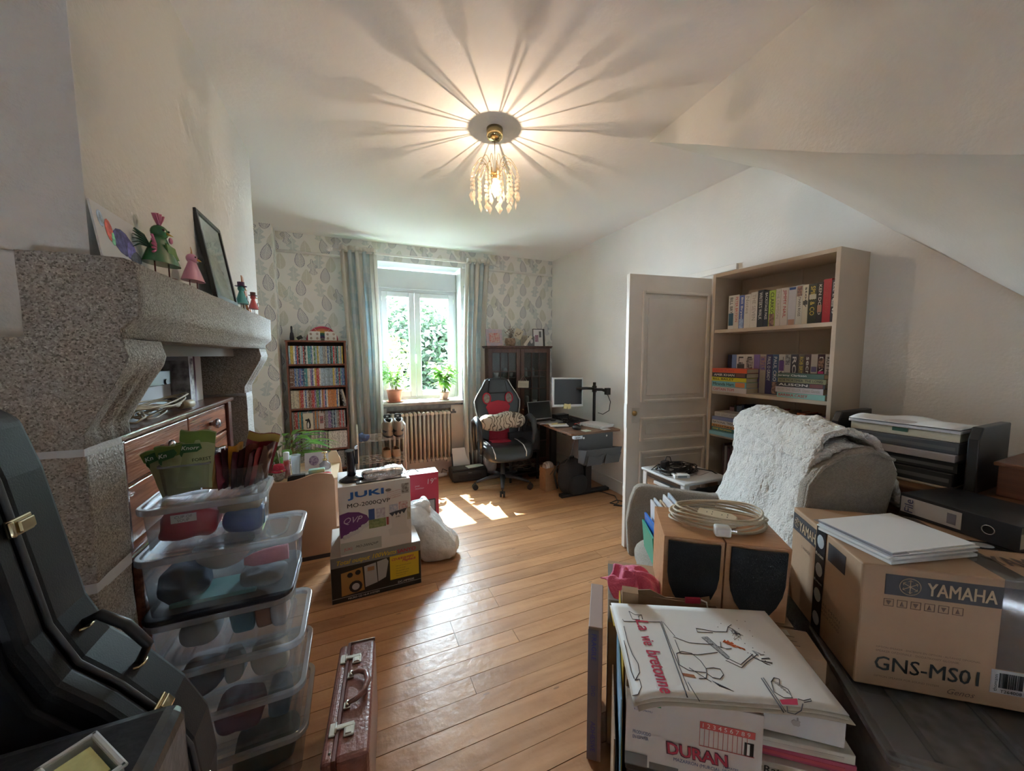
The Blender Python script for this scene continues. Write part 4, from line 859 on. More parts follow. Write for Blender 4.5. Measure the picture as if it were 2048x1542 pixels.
solo('cable_tangle', 'tangle of black cables on the desk mat below the monitor', 'cables', q, BLK, (2.27, 3.62, MZ+.002))
for k, (c, nm, x, y) in enumerate((((.55, .04, .04), 'red', 2.30, 3.47), ((.10, .30, .14), 'green', 2.34, 3.44), ((.5, .48, .44), 'white', 2.27, 3.42))): solo('pen', f'{nm} pen lying right of the notepad', 'pen', MB().cyl((-.07, 0, .005), (.06, 0, .005), .0045, n=8).cyl((.06, 0, .005), (.072, 0, .005), .0045, .001, n=8), M(c, .4), (x, y, MZ+.001), .4+k*.5)
hp = thing('headset', 'black headset lying on the desk beside the docking box', 'headset', (2.16, 3.66, MZ)); obj('band', MB().tube([(-.07, 0, .02), (-.05, .07, .02), (.02, .10, .022), (.08, .06, .02), (.09, 0, .02)], .006, 6), BLK, hp); obj('ear_cup', MB().cyl((-.07, 0, .003), (-.07, 0, .035), .03).cyl((.09, 0, .003), (.09, 0, .035), .03), BLK, hp)
# felt pocket organiser hanging from the desk front
FELT = M((.085, .088, .095), .95, bump=.5, bscale=220)
fo = thing('desk_organiser', 'dark grey felt pocket organiser hanging from the desk front', 'organiser', (2.03, 3.05, .42)); 
obj('back_flap', MB().box(0, .42, -.006, 0, .10, .28), FELT, fo); obj('front_pocket', MB().prism([(0, 0), (-.10, .0), (-.15, .16), (-.143, .16), (-.094, .006), (0, .006)], 0, .42, 'yz'), FELT, fo)
[obj('side_gusset', MB().prism([(0, 0), (-.10, 0), (-.15, .16), (0, .13)], a_, a_+.004, 'yz'), FELT, fo) for a_ in (0, .416)]
for a in (.02, .23):
    cu_ = [(a, .0), (a, .115)]+[(a+.18*i/10, .115-.028*math.sin(PI*i/10)) for i in range(1, 10)]+[(a+.18, .115), (a+.18, .0)]
    TP = Matrix.Translation((0, -.106, 0)) @ Matrix.Rotation(.30, 4, 'X'); obj('small_pocket', MB().prism(cu_, -.014, -.010, 'xz', TP), FELT, fo)
for x in (.06, .34): obj('rivet', MB().cyl((x, -.008, .25), (x, -.004, .25), .010), STEEL, fo)
# backpack, paper bag and floor things under the desk
CANV = M((.022, .023, .027), .85, bump=.5, bscale=120)
bp_ = thing('backpack', 'black canvas backpack standing under the desk front', 'backpack', (2.13, 3.33, 0), .25)
obj('body', pad(.30, .20, .38, 0, 0, .19, 3.6, mod=lambda x, y, z: (x*(1-.18*max(0, z/.19)), y, z+.008*math.sin(x*30))), CANV, bp_); obj('front_pocket', pad(.24, .09, .20, 0, -.10, .12, 3.5), CANV, bp_); obj('handle', MB().tube([(-.04, 0, .37), (-.03, 0, .405), (.03, 0, .405), (.04, 0, .37)], .007, 6), CANV, bp_); obj('strap', MB().tube([(-.10, .09, .34), (-.14, .12, .2), (-.10, .11, .04)], .014, 6, flat=.4), CANV, bp_)
pb = thing('paper_bag', 'brown paper bag with striped cloth inside, left of the backpack', 'bag', (1.955, 3.53, 0), .1)
KR = M((.33, .18, .09), .8, var=.08, scale=18)
obj('side', MB().box(-.075, .075, -.06, -.058, 0, .26).box(-.075, .075, .058, .06, 0, .27).box(-.075, -.073, -.06, .06, 0, .26).box(.073, .075, -.06, .06, 0, .265).box(-.075, .075, -.06, .06, 0, .002), KR, pb)
obj('striped_cloth', pad(.13, .10, .16, 0, 0, .235, 3), M((.18, .13, .12), .9, col2=(.45, .40, .36), scale=10, stretch=(8, 1, 1)), pb)
q = MB(); rr = random.Random(8)
for k in range(26):
    p = [(rr.uniform(-.26, .26), rr.uniform(-.14, .14), rr.uniform(.12, .22)) for _ in range(4)]; q.tube(p, .003, 4)
sh_ = thing('cable_shelf', 'low black shelf unit with bundled cables behind the desk chair', 'shelf', (1.83, 4.02, 0))
obj('shelf_board', MB().box(-.20, .20, -.15, .15, .08, .10), BLK, sh_); obj('shelf_board', MB().box(-.20, .20, -.15, .15, .34, .36), BLK, sh_); obj('drawer_box', MB().box(-.20, .20, -.15, .15, .37, .60), M((.025, .025, .03), .5), sh_, bev=.005)
for x in (-.18, .18): obj('leg', MB().box(x-.012, x+.012, -.14, -.116, 0, .37), BLK, sh_); obj('leg', MB().box(x-.012, x+.012, .116, .14, 0, .37), BLK, sh_)
q.v = [(p[0]*.7, p[1]*.9, p[2]-.02) for p in q.v]
solo('cable_bundle', 'pile of black and beige cables on the low black shelf', 'cables', q, M((.06, .05, .045), .6, col2=(.35, .31, .24), scale=12), (1.83, 4.02, .005))
solo('desk_cable', 'black power cable coiled on the floor beside the desk foot', 'cable', MB().tube([(2.34, 3.3, .012), (2.45, 3.2, .006), (2.5, 3.05, .006), (2.42, 2.90, .006), (2.33, 2.86, .006), (2.40, 2.80, .006), (2.50, 2.86, .006), (2.44, 2.95, .008), (2.33, 2.92, .008), (2.38, 2.82, .011), (2.52, 2.80, .006)], .005, 6), BLK, (0, 0, 0))
solo('hanging_cable', 'grey cable drooping from the desk control panel', 'cable', MB().tube([(2.02, 3.10, .66), (2.01, 3.14, .50), (1.97, 3.2, .38), (1.93, 3.3, .34), (1.94, 3.4, .25), (1.96, 3.62, .05)], .003, 5), DKP, (0, 0, 0))
# printer, pad and plastic bag
pr = thing('printer', 'black inkjet printer with white paper upright in its feeder on the floor', 'printer', (1.235, 4.25, 0), -.06)
obj('body', MB().box(-.215, .215, -.13, .13, .01, .135), M((.025, .025, .028), .45, bump=.2, bscale=150), pr, bev=.018); obj('scanner_lid', MB().box(-.205, .205, -.12, .06, .135, .152), BLK, pr, bev=.006); obj('output_slot', MB().box(-.14, .14, -.132, -.128, .04, .09), BLK, pr)
TPp = Matrix.Translation((-.05, .10, .12)) @ Matrix.Rotation(-.35, 4, 'X'); obj('paper_rest', MB().box(-.12, .12, 0, .006, 0, .17, TPp), BLK, pr); obj('foot', MB().box(-.19, .19, -.11, .11, 0, .01), BLK, pr)
text('Canon', pr, M((.5, .5, .5), .4), (-.02, -.1305, .105), (1, 0, 0), (0, 0, 1), width=.04)
solo('printer_paper', 'white paper sheets leaning in the printer feeder', 'paper', MB().box(-.105, .105, -.003, -.001, .005, .235, TPp), PAPER, (1.235, 4.25, 0), -.06)
sn = thing('spiral_notebook', 'white spiral notebook lying open on the printer lid', 'notebook', (1.31, 4.20, .153), .15); obj('pages', MB().box(-.10, .10, -.055, .055, 0, .008), PAPER, sn); obj('spiral', MB().box(-.10, .10, -.060, -.055, .002, .010), STEEL, sn)
def crumple(w_, d_, h_, amp, seed, nu=40, nv=26, p=2.4):
    from mathutils import noise
    mb = pad(w_, d_, h_, 0, 0, h_/2, p, nu, nv)
    out = []
    for q_ in mb.v:
        d = noise.noise_vector(Vector(q_)*9+Vector((seed, seed, 0)))*amp+noise.noise_vector(Vector(q_)*24+Vector((seed, 0, 0)))*amp*.4
        out.append((q_[0]+d.x, q_[1]+d.y, max(0.0, q_[2]+d.z)))
    mb.v = out; return mb
PLW = M((.62, .63, .64), .3, bump=.9, bscale=30, spec=.6)
solo('carrier_bag', 'crumpled white plastic carrier bag behind the printer', 'bag', crumple(.16, .12, .30, .02, 3, p=3), PLW, (1.53, 4.27, 0))
pd = thing('plug_adaptor', 'white multi plug adaptor on the skirting beside the printer', 'adaptor', (.93, 4.42, 0)); obj('body', MB().cyl((-.05, 0, .03), (.05, 0, .03), .025), WHITE, pd); obj('plug', MB().cyl((.05, 0, .03), (.09, 0, .03), .02), WHITE, pd); obj('cable', MB().tube([(.02, 0, .05), (.03, -.02, .11), (.08, -.06, .09)], .004, 5), BLK, pd)
# ------------------------------------------------------------------ shoe rack and shoes
sr = thing('shoe_rack', 'narrow white wire shoe rack beside the radiator', 'shoe rack', (.01, 4.17, 0))
RW = .49; WR = M((.70, .68, .62), .4)
for x in (0, RW):
    obj('side_frame', MB().tube([(x, 0, 0), (x, 0, .70), (x, .02, .735), (x, .05, .74), (x, .18, .74), (x, .20, .72), (x, .20, 0)], .010, 8), WR, sr)
for z in (.10, .36, .60):
    s = MB()
    for j in range(6): s.cyl((0, .01+.036*j, z-.02+.008*j), (RW, .01+.036*j, z-.02+.008*j), .0035, n=6)
    obj('wire_tier', s, WR, sr)
def shoe(name, label, cat, loc, rz, col, sole, ln=.27, wd=.095, hh=.075, ankle=0.0, group=None, col2=None, tilt=0):
    t = thing(name, label, cat, loc, rz, group, rx=tilt)
    def up_(u, v):
        a = 2*PI*u; w_ = wd/2*(1-.12*math.sin(a)); y = ln/2*math.sin(a)
        # v: 0 sole edge .. 1 opening rim
        k = v; hgt = hh*(1.0 if math.sin(a) > 0 else 1.0)
        toe = max(0, -math.sin(a)); yy = y*(1-.06*k) if toe == 0 else y*(1-k*.62*toe)
        x = w_*math.cos(a)*(1-.25*k**1.5); z = .022+hh*math.sin(k*PI/2)+ankle*k*k*(1-.15*toe-(.30 if ankle else 0)*max(0, math.sin(a)))
        return (x, yy+ (.0), z)
    obj('upper', MB().grid(up_, 28, 9, closed_u=True), col, t, solid=.006)
    obj('sole', MB().prism([(wd/2*1.05*math.cos(2*PI*i/24)*(1-.12*math.sin(2*PI*i/24)), ln/2*1.04*math.sin(2*PI*i/24)) for i in range(24)], 0, .024, 'xy'), sole, t, bev=.004)
    obj('insole', MB().prism([(wd/2*.72*math.cos(2*PI*i/20), .04+ln/2*.55*math.sin(2*PI*i/20)) for i in range(20)], .03, .034, 'xy'), BLK, t)
    if ankle:
        obj('tongue', MB().prism([(-.030, .08), (-.040, hh+ankle+.045), (-.030, hh+ankle+.06), (.030, hh+ankle+.06), (.040, hh+ankle+.045), (.030, .08)], -.03, -.018, 'xz'), BLK, t, bev=.004); obj('tongue_label', MB().box(-.012, .012, -.0178, -.0172, hh+ankle+.028, hh+ankle+.046), M((.5, .5, .5), .6), t); obj('heel_band', MB().grid(lambda u, v: (wd/2*1.03*math.cos(PI*u)*(1-.12*math.sin(PI*u)), ln/2*(.96+.02*v)*math.sin(PI*u), .045+.028*v), 16, 3), BLK, t, solid=.004)
        obj('lace', MB().tube([(-.03, -.062, .085), (.03, -.058, .095), (-.03, -.056, .11), (.03, -.052, .12), (-.03, -.05, .135)], .003, 5), M((.3, .28, .25), .8), t)
        obj('collar', MB().tube([(.040*math.cos(2*PI*i/16), .045+.072*math.sin(2*PI*i/16), hh+ankle+.012-.028*max(0, math.sin(2*PI*i/16))) for i in range(16)], .008, 6, closed=True), M((.42, .45, .48), .8), t)
    return t
TANB = M((.33, .25, .18), .85, bump=.4, bscale=90); TANS = M((.45, .26, .15), .8); DRKS = M((.035, .04, .055), .8); SOLE = M((.06, .055, .05), .7); SOL2 = M((.40, .37, .33), .7)
shoe('hiking_boot', 'tan and grey hiking boot on the top tier, nearer the curtain', 'boot', (.325, 4.26, .612), PI+.05, TANB, SOLE, .29, .105, .09, .085, 'hiking boots on the shoe rack'); shoe('hiking_boot', 'tan and grey hiking boot on the top tier, nearer the radiator', 'boot', (.437, 4.26, .612), PI-.05, TANB, SOLE, .29, .105, .09, .085, 'hiking boots on the shoe rack')
shoe('suede_slipper', 'tan suede slipper on the middle tier, left one', 'slipper', (.305, 4.25, .372), 0, TANS, SOL2, .25, .092, .065, 0, 'tan slippers on the rack'); shoe('suede_slipper', 'tan suede slipper on the middle tier, right one', 'slipper', (.405, 4.25, .372), 0, TANS, SOL2, .25, .092, .065, 0, 'tan slippers on the rack')
for k, x in enumerate((.075, .175, .295, .40)): shoe('canvas_shoe', f'dark navy canvas shoe on the bottom tier, {ORD[k]} from the left', 'shoe', (x, 4.25, .112), 0, DRKS, SOLE if k < 2 else SOL2, .26, .092, .07 if k < 2 else .085, 0, 'dark shoes on the bottom tier')
solo('blue_cloth', 'crumpled blue cloth hanging over the top tier of the rack', 'cloth', crumple(.12, .14, .08, .05, 7, 60, 40), M((.10, .15, .30), .9), (.075, 4.19, .585))
solo('trainer_lace', 'loose brown boot lace trailing beside the hiking boots', 'lace', MB().tube([(.27, 4.2, .63), (.245, 4.17, .68), (.25, 4.16, .74), (.27, 4.18, .78)], .003, 5), TANB, (0, 0, 0))
# ------------------------------------------------------------------ mantel shelf things
HZ = 1.742
t = thing('art_card', 'pale card with a blue and red abstract print leaning at the mantel end', 'card', (-.548, 1.315, HZ), PI/2+.03, rx=.0)
TA = Matrix.Rotation(-.12, 4, 'X')
obj('card', MB().box(-.10, .105, -.004, 0, 0, .13, TA), M((.66, .67, .70), .7), t)
r = random.Random(2)
for k, (x, z, a, b, c) in enumerate([(.02, .06, .05, .035, (.06, .06, .16)), (.05, .05, .035, .03, (.10, .10, .28)), (-.04, .075, .018, .028, (.50, .10, .08)), (-.03, .06, .012, .02, (.15, .40, .25)), (-.07, .095, .014, .02, (.25, .32, .40)), (.07, .035, .04, .02, (.05, .06, .08))]):
    obj('printed_blot', MB().ball((x, -.0045, z), (a, .0008, b), 14, 6, TA), M(c, .7, col2=tuple(min(1, q*2.5) for q in c), scale=60), t)
def metalbird(name, label, loc, rz, cols, size, kind):
    t = thing(name, label, 'ornament', loc, rz); s = size; bodyc, headc, accent = cols
    for x in (-.22, .22): obj('leg', MB().cyl((x*s, 0, 0), (x*s, 0, .33*s), .016*s, n=6), M((.16, .03, .03), .5), t)
    obj('foot', MB().box(-.3*s, -.14*s, -.12*s, .06*s, 0, .012*s).box(.14*s, .3*s, -.12*s, .06*s, 0, .012*s), M((.16, .03, .03), .5), t)
    obj('body', MB().lathe([(.50*s, .30*s), (.44*s, .42*s), (.34*s, .62*s), (.22*s, .84*s), (.16*s, .98*s), (0, 1.0*s)], 22, sy=.55).lathe([(0, .30*s), (.50*s, .30*s)], 22, sy=.55), bodyc, t)
    obj('head', MB().ball((0, 0, 1.06*s), (.19*s, .16*s, .17*s), 14, 10), headc, t)
    obj('beak', MB().cyl((.02*s, -.13*s, 1.04*s), (.06*s, -.26*s, .98*s), .04*s, .004*s, n=8), M((.60, .40, .10), .5), t)
    for x in (-.07, .09): obj('eye', MB().ball((x*s, -.14*s, 1.10*s), .028*s, 8, 6), BLK, t)
    if kind == 'rooster':
        q = MB()
        for k in range(4): a = -.6+.4*k; q.tube([(0, 0, 1.2*s), (math.sin(a)*.16*s, 0, (1.28+.10*math.cos(a))*s), (math.sin(a)*.24*s, 0, (1.34+.16*math.cos(a))*s)], [.03*s, .05*s, .055*s], 6, flat=.4)
        obj('comb', q, accent, t)
        q = MB()
        for k in range(7): a = -.2+.28*k; q.tube([(-.30*s, 0, .62*s), (-(.5+.12*math.cos(a))*s, 0, (.66+.20*math.sin(a))*s), (-(.72+.08*math.cos(a))*s, 0, (.58+.36*math.sin(a))*s)], [.02*s, .04*s, .012*s], 6, flat=.4)
        obj('tail_feathers', q, M((.01, .06, .03), .35), t)
        q = MB()
        for k in range(5): q.tube([(-.28*s, -.1*s, (.58+.03*k)*s), (-(.42)*s, -.12*s, (.50+.10*k)*s)], [.02*s, .028*s], 5)
        obj('red_feathers', q, accent, t); obj('wing', MB().prism([(-.05*s, .52*s), (.30*s, .46*s), (.22*s, .60*s), (.18*s, .72*s), (-.1*s, .78*s)], -.20*s, -.16*s, 'xz'), M((.10, .20, .04), .4), t)
        obj('wattle', MB().ball((.2*s, -.1*s, .92*s), (.07*s, .03*s, .08*s), 8, 6), accent, t)
    elif kind == 'hen':
        obj('plume', MB().tube([(0, 0, 1.2*s), (.02*s, 0, 1.32*s), (-.03*s, 0, 1.45*s)], [.03*s, .02*s, .008*s], 6), M((.6, .35, .2), .5), t)
    else:
        obj('hat', MB().lathe([(.26*s, 1.18*s), (.27*s, 1.20*s), (.15*s, 1.21*s), (.16*s, 1.40*s), (0, 1.41*s)], 18), accent, t)
        obj('wing', MB().prism([(.0, .50*s), (.34*s, .42*s), (.30*s, .60*s), (.05*s, .72*s)], -.24*s, -.20*s, 'xz'), M((.45, .12, .08), .4, col2=(.1, .25, .25), scale=60), t)
    return t
GRN = M((.02, .14, .04), .25, spec=.7); OLV = M((.16, .20, .03), .35); PNKM = M((.52, .14, .24), .4)
metalbird('metal_rooster', 'green painted metal rooster with pink comb on thin legs on the mantel', (-.525, 1.475, HZ), PI/2-.25, (GRN, GRN, PNKM), .125, 'rooster')
metalbird('metal_hen', 'pink painted metal hen on thin legs between rooster and picture frame', (-.525, 1.715, HZ), PI/2-.15, (M((.50, .22, .32), .35), M((.50, .22, .32), .35), PNKM), .105, 'hen')
metalbird('metal_bird', 'small teal metal bird in a purple top hat on the mantel', (-.52, 2.335, HZ), PI/2, (M((.05, .28, .28), .35), M((.05, .28, .28), .35), M((.08, .04, .12), .4)), .10, 'hat')
metalbird('metal_bird', 'small coral red metal bird in a flat hat at the far mantel end', (-.51, 2.53, HZ), PI/2, (M((.50, .08, .08), .35), M((.50, .08, .08), .35), M((.12, .05, .05), .4)), .085, 'hat')
t = thing('framed_drawing', 'black framed line drawing leaning against the chimney wall', 'picture frame', (-.515, 2.06, HZ), PI/2)
TA = Matrix.Rotation(-.15, 4, 'X'); fw_, fh_ = .30, .36
obj('frame', MB().box(-fw_/2, fw_/2, -.008, .008, 0, .018, TA).box(-fw_/2, fw_/2, -.008, .008, fh_-.018, fh_, TA).box(-fw_/2, -fw_/2+.018, -.008, .008, .018, fh_-.018, TA).box(fw_/2-.018, fw_/2, -.008, .008, .018, fh_-.018, TA), BLK, t, bev=.002)
obj('mount', MB().box(-fw_/2+.01, fw_/2-.01, .0, .006, .01, fh_-.01, TA), M((.50, .53, .55), .6), t)
obj('printed_drawing', MB().box(-.085, .085, -.001, .0, .07, .30, TA), M((.34, .38, .40), .7, col2=(.62, .62, .60), scale=55), t); obj('glass', MB().box(-fw_/2+.012, fw_/2-.012, -.004, -.003, .012, fh_-.012, TA), GL, t)
t = thing('wooden_easel', 'small orange wooden strut leaning behind the coral bird', 'ornament', (-.548, 2.60, HZ), PI/2)
obj('strut', MB().box(-.012, .012, -.006, .006, 0, .22, Matrix.Rotation(-.12, 4, 'X') @ Matrix.Rotation(-.10, 4, 'Y')).box(.03, .05, -.006, .006, 0, .21, Matrix.Rotation(-.12, 4, 'X') @ Matrix.Rotation(-.22, 4, 'Y')), grain((.35, .13, .04), (.50, .22, .08), 'z', .5), t)
# ------------------------------------------------------------------ dresser inside the fireplace
RW_ = grain((.17, .055, .028), (.34, .13, .07), 'y', .22, spec=.7); RWD = grain((.07, .022, .015), (.13, .04, .028), 'z', .25)
ds = thing('dresser', 'reddish antique wooden chest of drawers inside the fireplace', 'chest', (-.985, 1.43, 0))
dl = 1.12
obj('carcass', MB().box(0, .30, .01, dl-.01, .90, 1.245), RWD, ds); obj('lower_carcass', MB().box(0, .335, 0, dl, 0, .88), RWD, ds)
obj('top', MB().box(-.01, .345, -.02, dl+.02, 1.245, 1.27), grain((.09, .035, .025), (.16, .07, .05), 'y', .18, spec=.8), ds, bev=.008, seg=3); obj('waist_moulding', MB().box(0, .35, -.01, dl+.01, .88, .90), RW_, ds, bev=.008)
obj('corner_post', MB().box(.29, .335, 0, .055, .90, 1.245), RWD, ds, bev=.004); obj('corner_post', MB().box(.29, .335, dl-.055, dl, .90, 1.245), RWD, ds, bev=.004)
def drw(y0, y1, z0, z1, x=.30, n=2):
    d = obj('drawer', MB().box(x, x+.022, y0, y1, z0, z1), RW_, ds, bev=.004)
    for k in range(n):
        yy = y0+(y1-y0)*((k+1)/(n+1)); obj('knob', MB().lathe([(0, 0), (.010, 0), (.010, .012), (.022, .022), (.024, .034), (.014, .042), (0, .043)], 18, T=Matrix.Translation((x+.022, yy, (z0+z1)/2)) @ Matrix.Rotation(PI/2, 4, 'Y')), M((.45, .45, .50), .15, .9), d)
drw(.06, .555, 1.10, 1.235, n=1); drw(.565, dl-.06, 1.10, 1.235, n=1); drw(.06, dl-.06, .91, 1.09); drw(.03, dl-.03, .62, .865, .335); drw(.03, dl-.03, .33, .60, .335); drw(.03, dl-.03, .06, .31, .335)
# on the dresser
t = thing('black_console', 'two black electronic boxes stacked behind the cable coil', 'electronics', (-.86, 1.75, 1.27), 0); obj('case', MB().box(-.09, .06, 0, .50, .10, .165), M((.008, .010, .02), .3), t, bev=.003)
obj('lower_case', MB().box(-.09, .05, .02, .52, 0, .03), BLK, t, bev=.004); obj('support_box', MB().box(-.09, .04, .02, .54, .03, .10), M((.40, .40, .43), .6), t); obj('power_button', MB().cyl((.061, .44, .115), (.066, .44, .115), .012, n=14), DKP, t)
t = thing('software_box', 'tall white and purple boxed item standing at the dresser end', 'box', (-.84, 2.31, 1.27), .0); obj('carton', MB().box(-.09, .09, 0, .16, 0, .235), M((.55, .55, .60), .5), t, bev=.002); obj('printed_panel', MB().box(.0902, .0906, .01, .05, .0, .22), M((.06, .04, .08), .5, col2=(.5, .5, .5), scale=40), t); obj('printed_side', MB().box(-.09, .09, -.0006, -.0002, .0, .21), M((.16, .15, .17), .5, col2=(.55, .55, .6), scale=25), t); obj('printed_band', MB().box(.0902, .0908, .055, .075, 0, .235), M((.10, .03, .09), .5), t)
t = thing('yellow_carton', 'dim yellow and red carton in the back of the fireplace', 'box', (-.93, 1.72, 1.27)); obj('carton', MB().box(-.04, .03, 0, .14, .17, .26), M((.30, .26, .08), .7), t); obj('printed_label', MB().box(.0302, .031, .01, .06, .21, .25), M((.3, .03, .03), .7), t); obj('lower_carton', MB().box(-.04, .0, 0, .14, 0, .17), M((.2, .2, .18), .7), t)
BEI = M((.42, .36, .25), .5); q = MB(); rr = random.Random(6)
for k in range(7):
    R_ = .05+.012*k; q.tube([(R_*.55*math.cos(a)+rr.uniform(-.004, .004), R_*2.0*math.sin(a)+rr.uniform(-.01, .01), .008+.008*k+.012*math.sin(a*2+k)) for a in [2*PI*i/18 for i in range(18)]], .0038, 5, closed=True)
q.cyl((.03, .14, .02), (.05, .20, .02), .018).tube([(.0, -.1, .03), (.05, -.2, .02), (.05, -.26, .008), (.0, -.24, .01)], .004, 5)
solo('cable_coil', 'loose coil of beige cable lying on the dresser top', 'cable', q, BEI, (-.72, 1.86, 1.272))
t = thing('acrylic_stand', 'small clear plastic stand at the near end of the dresser top', 'stand', (-.70, 1.46, 1.271)); obj('panel', MB().box(-.05, .03, 0, .006, 0, .10).box(-.05, .03, 0, .05, 0, .006), glassy('acrylic', (.95, .93, .9), .7, .25), t, bev=.002)
# ------------------------------------------------------------------ stack of clear storage boxes
CLR = glassy('clear_plastic', (.96, .98, 1.0), .95, .13, .10, (.72, .76, .80)); CLR2 = glassy('clear_rim', (.94, .97, 1.0), .85, .45, .18, (.74, .78, .84))
def rrect(x0, x1, y0, y1, r, n=5):
    out = []
    for cx, cy, a0 in ((x1-r, y1-r, 0), (x0+r, y1-r, PI/2), (x0+r, y0+r, PI), (x1-r, y0+r, 1.5*PI)):
        for i in range(n+1): a = a0+PI/2*i/n; out.append((cx+r*math.cos(a), cy+r*math.sin(a)))
    return out
def shellbox(mb, w_, d_, z0, z1, top=1.0, bot=.94, r=.03, floor_=True):
    """open tub wall, drafted, as a thin sheet"""
    a = rrect(-w_/2*bot, w_/2*bot, -d_/2*bot, d_/2*bot, r); b = rrect(-w_/2*top, w_/2*top, -d_/2*top, d_/2*top, r); k = len(a); n = len(mb.v)
    mb.v += [(x, y, z0) for x, y in a]+[(x, y, z1) for x, y in b]
    for i in range(k): j = (i+1) % k; mb.f.append([n+i, n+j, n+k+j, n+k+i]); mb.mi.append(0); mb.sm.append(True)
    if floor_: mb.f.append([n+i for i in range(k)]); mb.mi.append(0); mb.sm.append(False)
def ringrim(mb, w_, d_, z0, z1, t_, r=.035):
    a = rrect(-w_/2, w_/2, -d_/2, d_/2, r); b = rrect(-w_/2-t_, w_/2+t_, -d_/2-t_, d_/2+t_, r+t_); k = len(a); n = len(mb.v)
    for ring, z in ((a, z0), (b, z0), (b, z1), (a, z1)): mb.v += [(x, y, z) for x, y in ring]
    for q_ in range(4):
        for i in range(k):
            j = (i+1) % k; A_, B_ = n+q_*k, n+((q_+1) % 4)*k; mb.f.append([A_+i, A_+j, B_+j, B_+i]); mb.mi.append(0); mb.sm.append(False)
def clearbox(label, cx, cy, z, w_, d_, h_, rz=0, lid='clear', rim=.018, name='storage_box'):
    t = thing(name, label, 'storage box', (cx, cy, z), rz)
    m1 = MB(); shellbox(m1, w_, d_, .001, h_-.01); obj('tub', m1, CLR, t)
    m2 = MB(); ringrim(m2, w_, d_, h_-.022, h_-.002, rim); obj('rim', m2, CLR2, t, bev=.003)
    if lid == 'black': obj('lid', MB().prism(rrect(-w_/2-rim, w_/2+rim, -d_/2-rim, d_/2+rim, .05), h_-.002, h_+.014, 'xy'), M((.012, .013, .02), .3), t, bev=.005)
    elif lid == 'clear':
        m3 = MB(); m3.prism(rrect(-w_/2, w_/2, -d_/2, d_/2, .03), h_-.010, h_-.007, 'xy'); ringrim(m3, w_*.80, d_*.74, h_-.008, h_-.004, .008); obj('lid', m3, CLR, t)
    return t
SX, SY = -.415, 1.555
clearbox('bottom clear storage box of the stack beside the guitar case', SX, SY, 0, .40, .31, .178)
clearbox('clear storage box second from the floor, holding folded cloth', SX, SY, .178, .40, .31, .172)
clearbox('clear storage box third from the floor, holding cups and tubs', SX+.004, SY-.003, .350, .40, .31, .172)
clearbox('clear storage box with a black lid in the middle of the stack', SX-.01, SY, .522, .37, .29, .160, lid='black')
clearbox('wide clear storage box with pink item, resting on the black lid', SX+.005, SY-.04, .697, .415, .22, .196, .0, rim=.016)
clearbox('smaller clear storage box with red and blue bags, topmost of the stack', SX-.045, SY-.02, .894, .31, .21, .148, .05, rim=.014)
# contents
def blob(name, label, cat, loc, sz, mt, seed, rz=0, amp=.012, p=2.6): return solo(name, label, cat, crumple(sz[0], sz[1], sz[2], amp*1.8, seed, 44, 28, p*1.6), mt, loc, rz)
blob('red_bag', 'red packet with a white label in the topmost clear box', 'packet', (SX-.10, SY-.045, .898), (.155, .10, .105), M((.42, .03, .05), .4), 3)
solo('packet_label', 'white paper label on the red packet in the topmost box', 'label', MB().box(-.032, .032, -.001, .001, -.013, .013), PAPER, (SX-.098, SY-.1045, .988), .05)
text('CUP OF', bpy.data.objects['packet_label'], M((.2, .2, .2), .7), (-.022, -.0012, .001), (1, 0, 0), (0, 0, 1), width=.044); text('SOUP', bpy.data.objects['packet_label'], M((.2, .2, .2), .7), (-.016, -.0012, -.010), (1, 0, 0), (0, 0, 1), width=.03)
blob('blue_bag', 'blue packet at the window side of the topmost clear box', 'packet', (SX+.045, SY-.03, .898), (.125, .10, .085), M((.02, .07, .22), .35), 5); blob('tan_packet', 'creased tan paper packet on the blue bag in the topmost box', 'packet', (SX+.035, SY-.02, .962), (.12, .09, .05), M((.35, .27, .18), .6), 8)
solo('white_bowl', 'upturned white bowl in the wide clear box', 'bowl', MB().lathe([(.085, .075), (.075, .04), (.05, .012), (.03, .004), (0, .003)], 28), M((.55, .55, .55), .4), (SX-.01, SY-.06, .79))
solo('pink_roll', 'pink fabric roll in the wide clear box', 'fabric', MB().tube([(-.06, 0, 0), (-.035, 0, 0), (.0, 0, .002), (.07, 0, .004)], [.012, .022, .026, .027], 12), M((.60, .22, .28), .8), (SX+.105, SY-.07, .795), .1)
blob('dark_cloth', 'dark folded cloth in the wide clear box', 'cloth', (SX-.12, SY-.04, .700), (.12, .14, .11), M((.03, .04, .07), .9), 9); solo('teal_book', 'thin teal booklet at the bottom of the wide clear box', 'book', MB().box(-.13, .10, -.06, .06, 0, .012), M((.08, .22, .22), .6), (SX-.02, SY-.05, .700)); blob('grey_pouch', 'small grey pouch under the pink roll', 'pouch', (SX+.09, SY-.05, .702), (.13, .10, .06), M((.14, .15, .16), .8), 12)
for k, (nm, lab, dx, dz, sz, c) in enumerate([('blue_carton', 'light blue carton with a red patch in the black lidded box', .03, .524, (.07, .05, .13), (.16, .30, .38)), ('orange_packet', 'orange brown packet in the black lidded box', .10, .524, (.06, .06, .13), (.42, .20, .12)), ('white_tub', 'pale tub at the window side of the black lidded box', .145, .524, (.05, .10, .13), (.5, .46, .48)), ('white_ball', 'round white bundle in the black lidded box', -.09, .524, (.11, .10, .085), (.45, .44, .44))]):
    blob(nm, lab, 'packet', (SX+dx-.01, SY-.03, dz), sz, M(c, .6), 20+k, amp=.004, p=4 if k < 3 else 2.2)
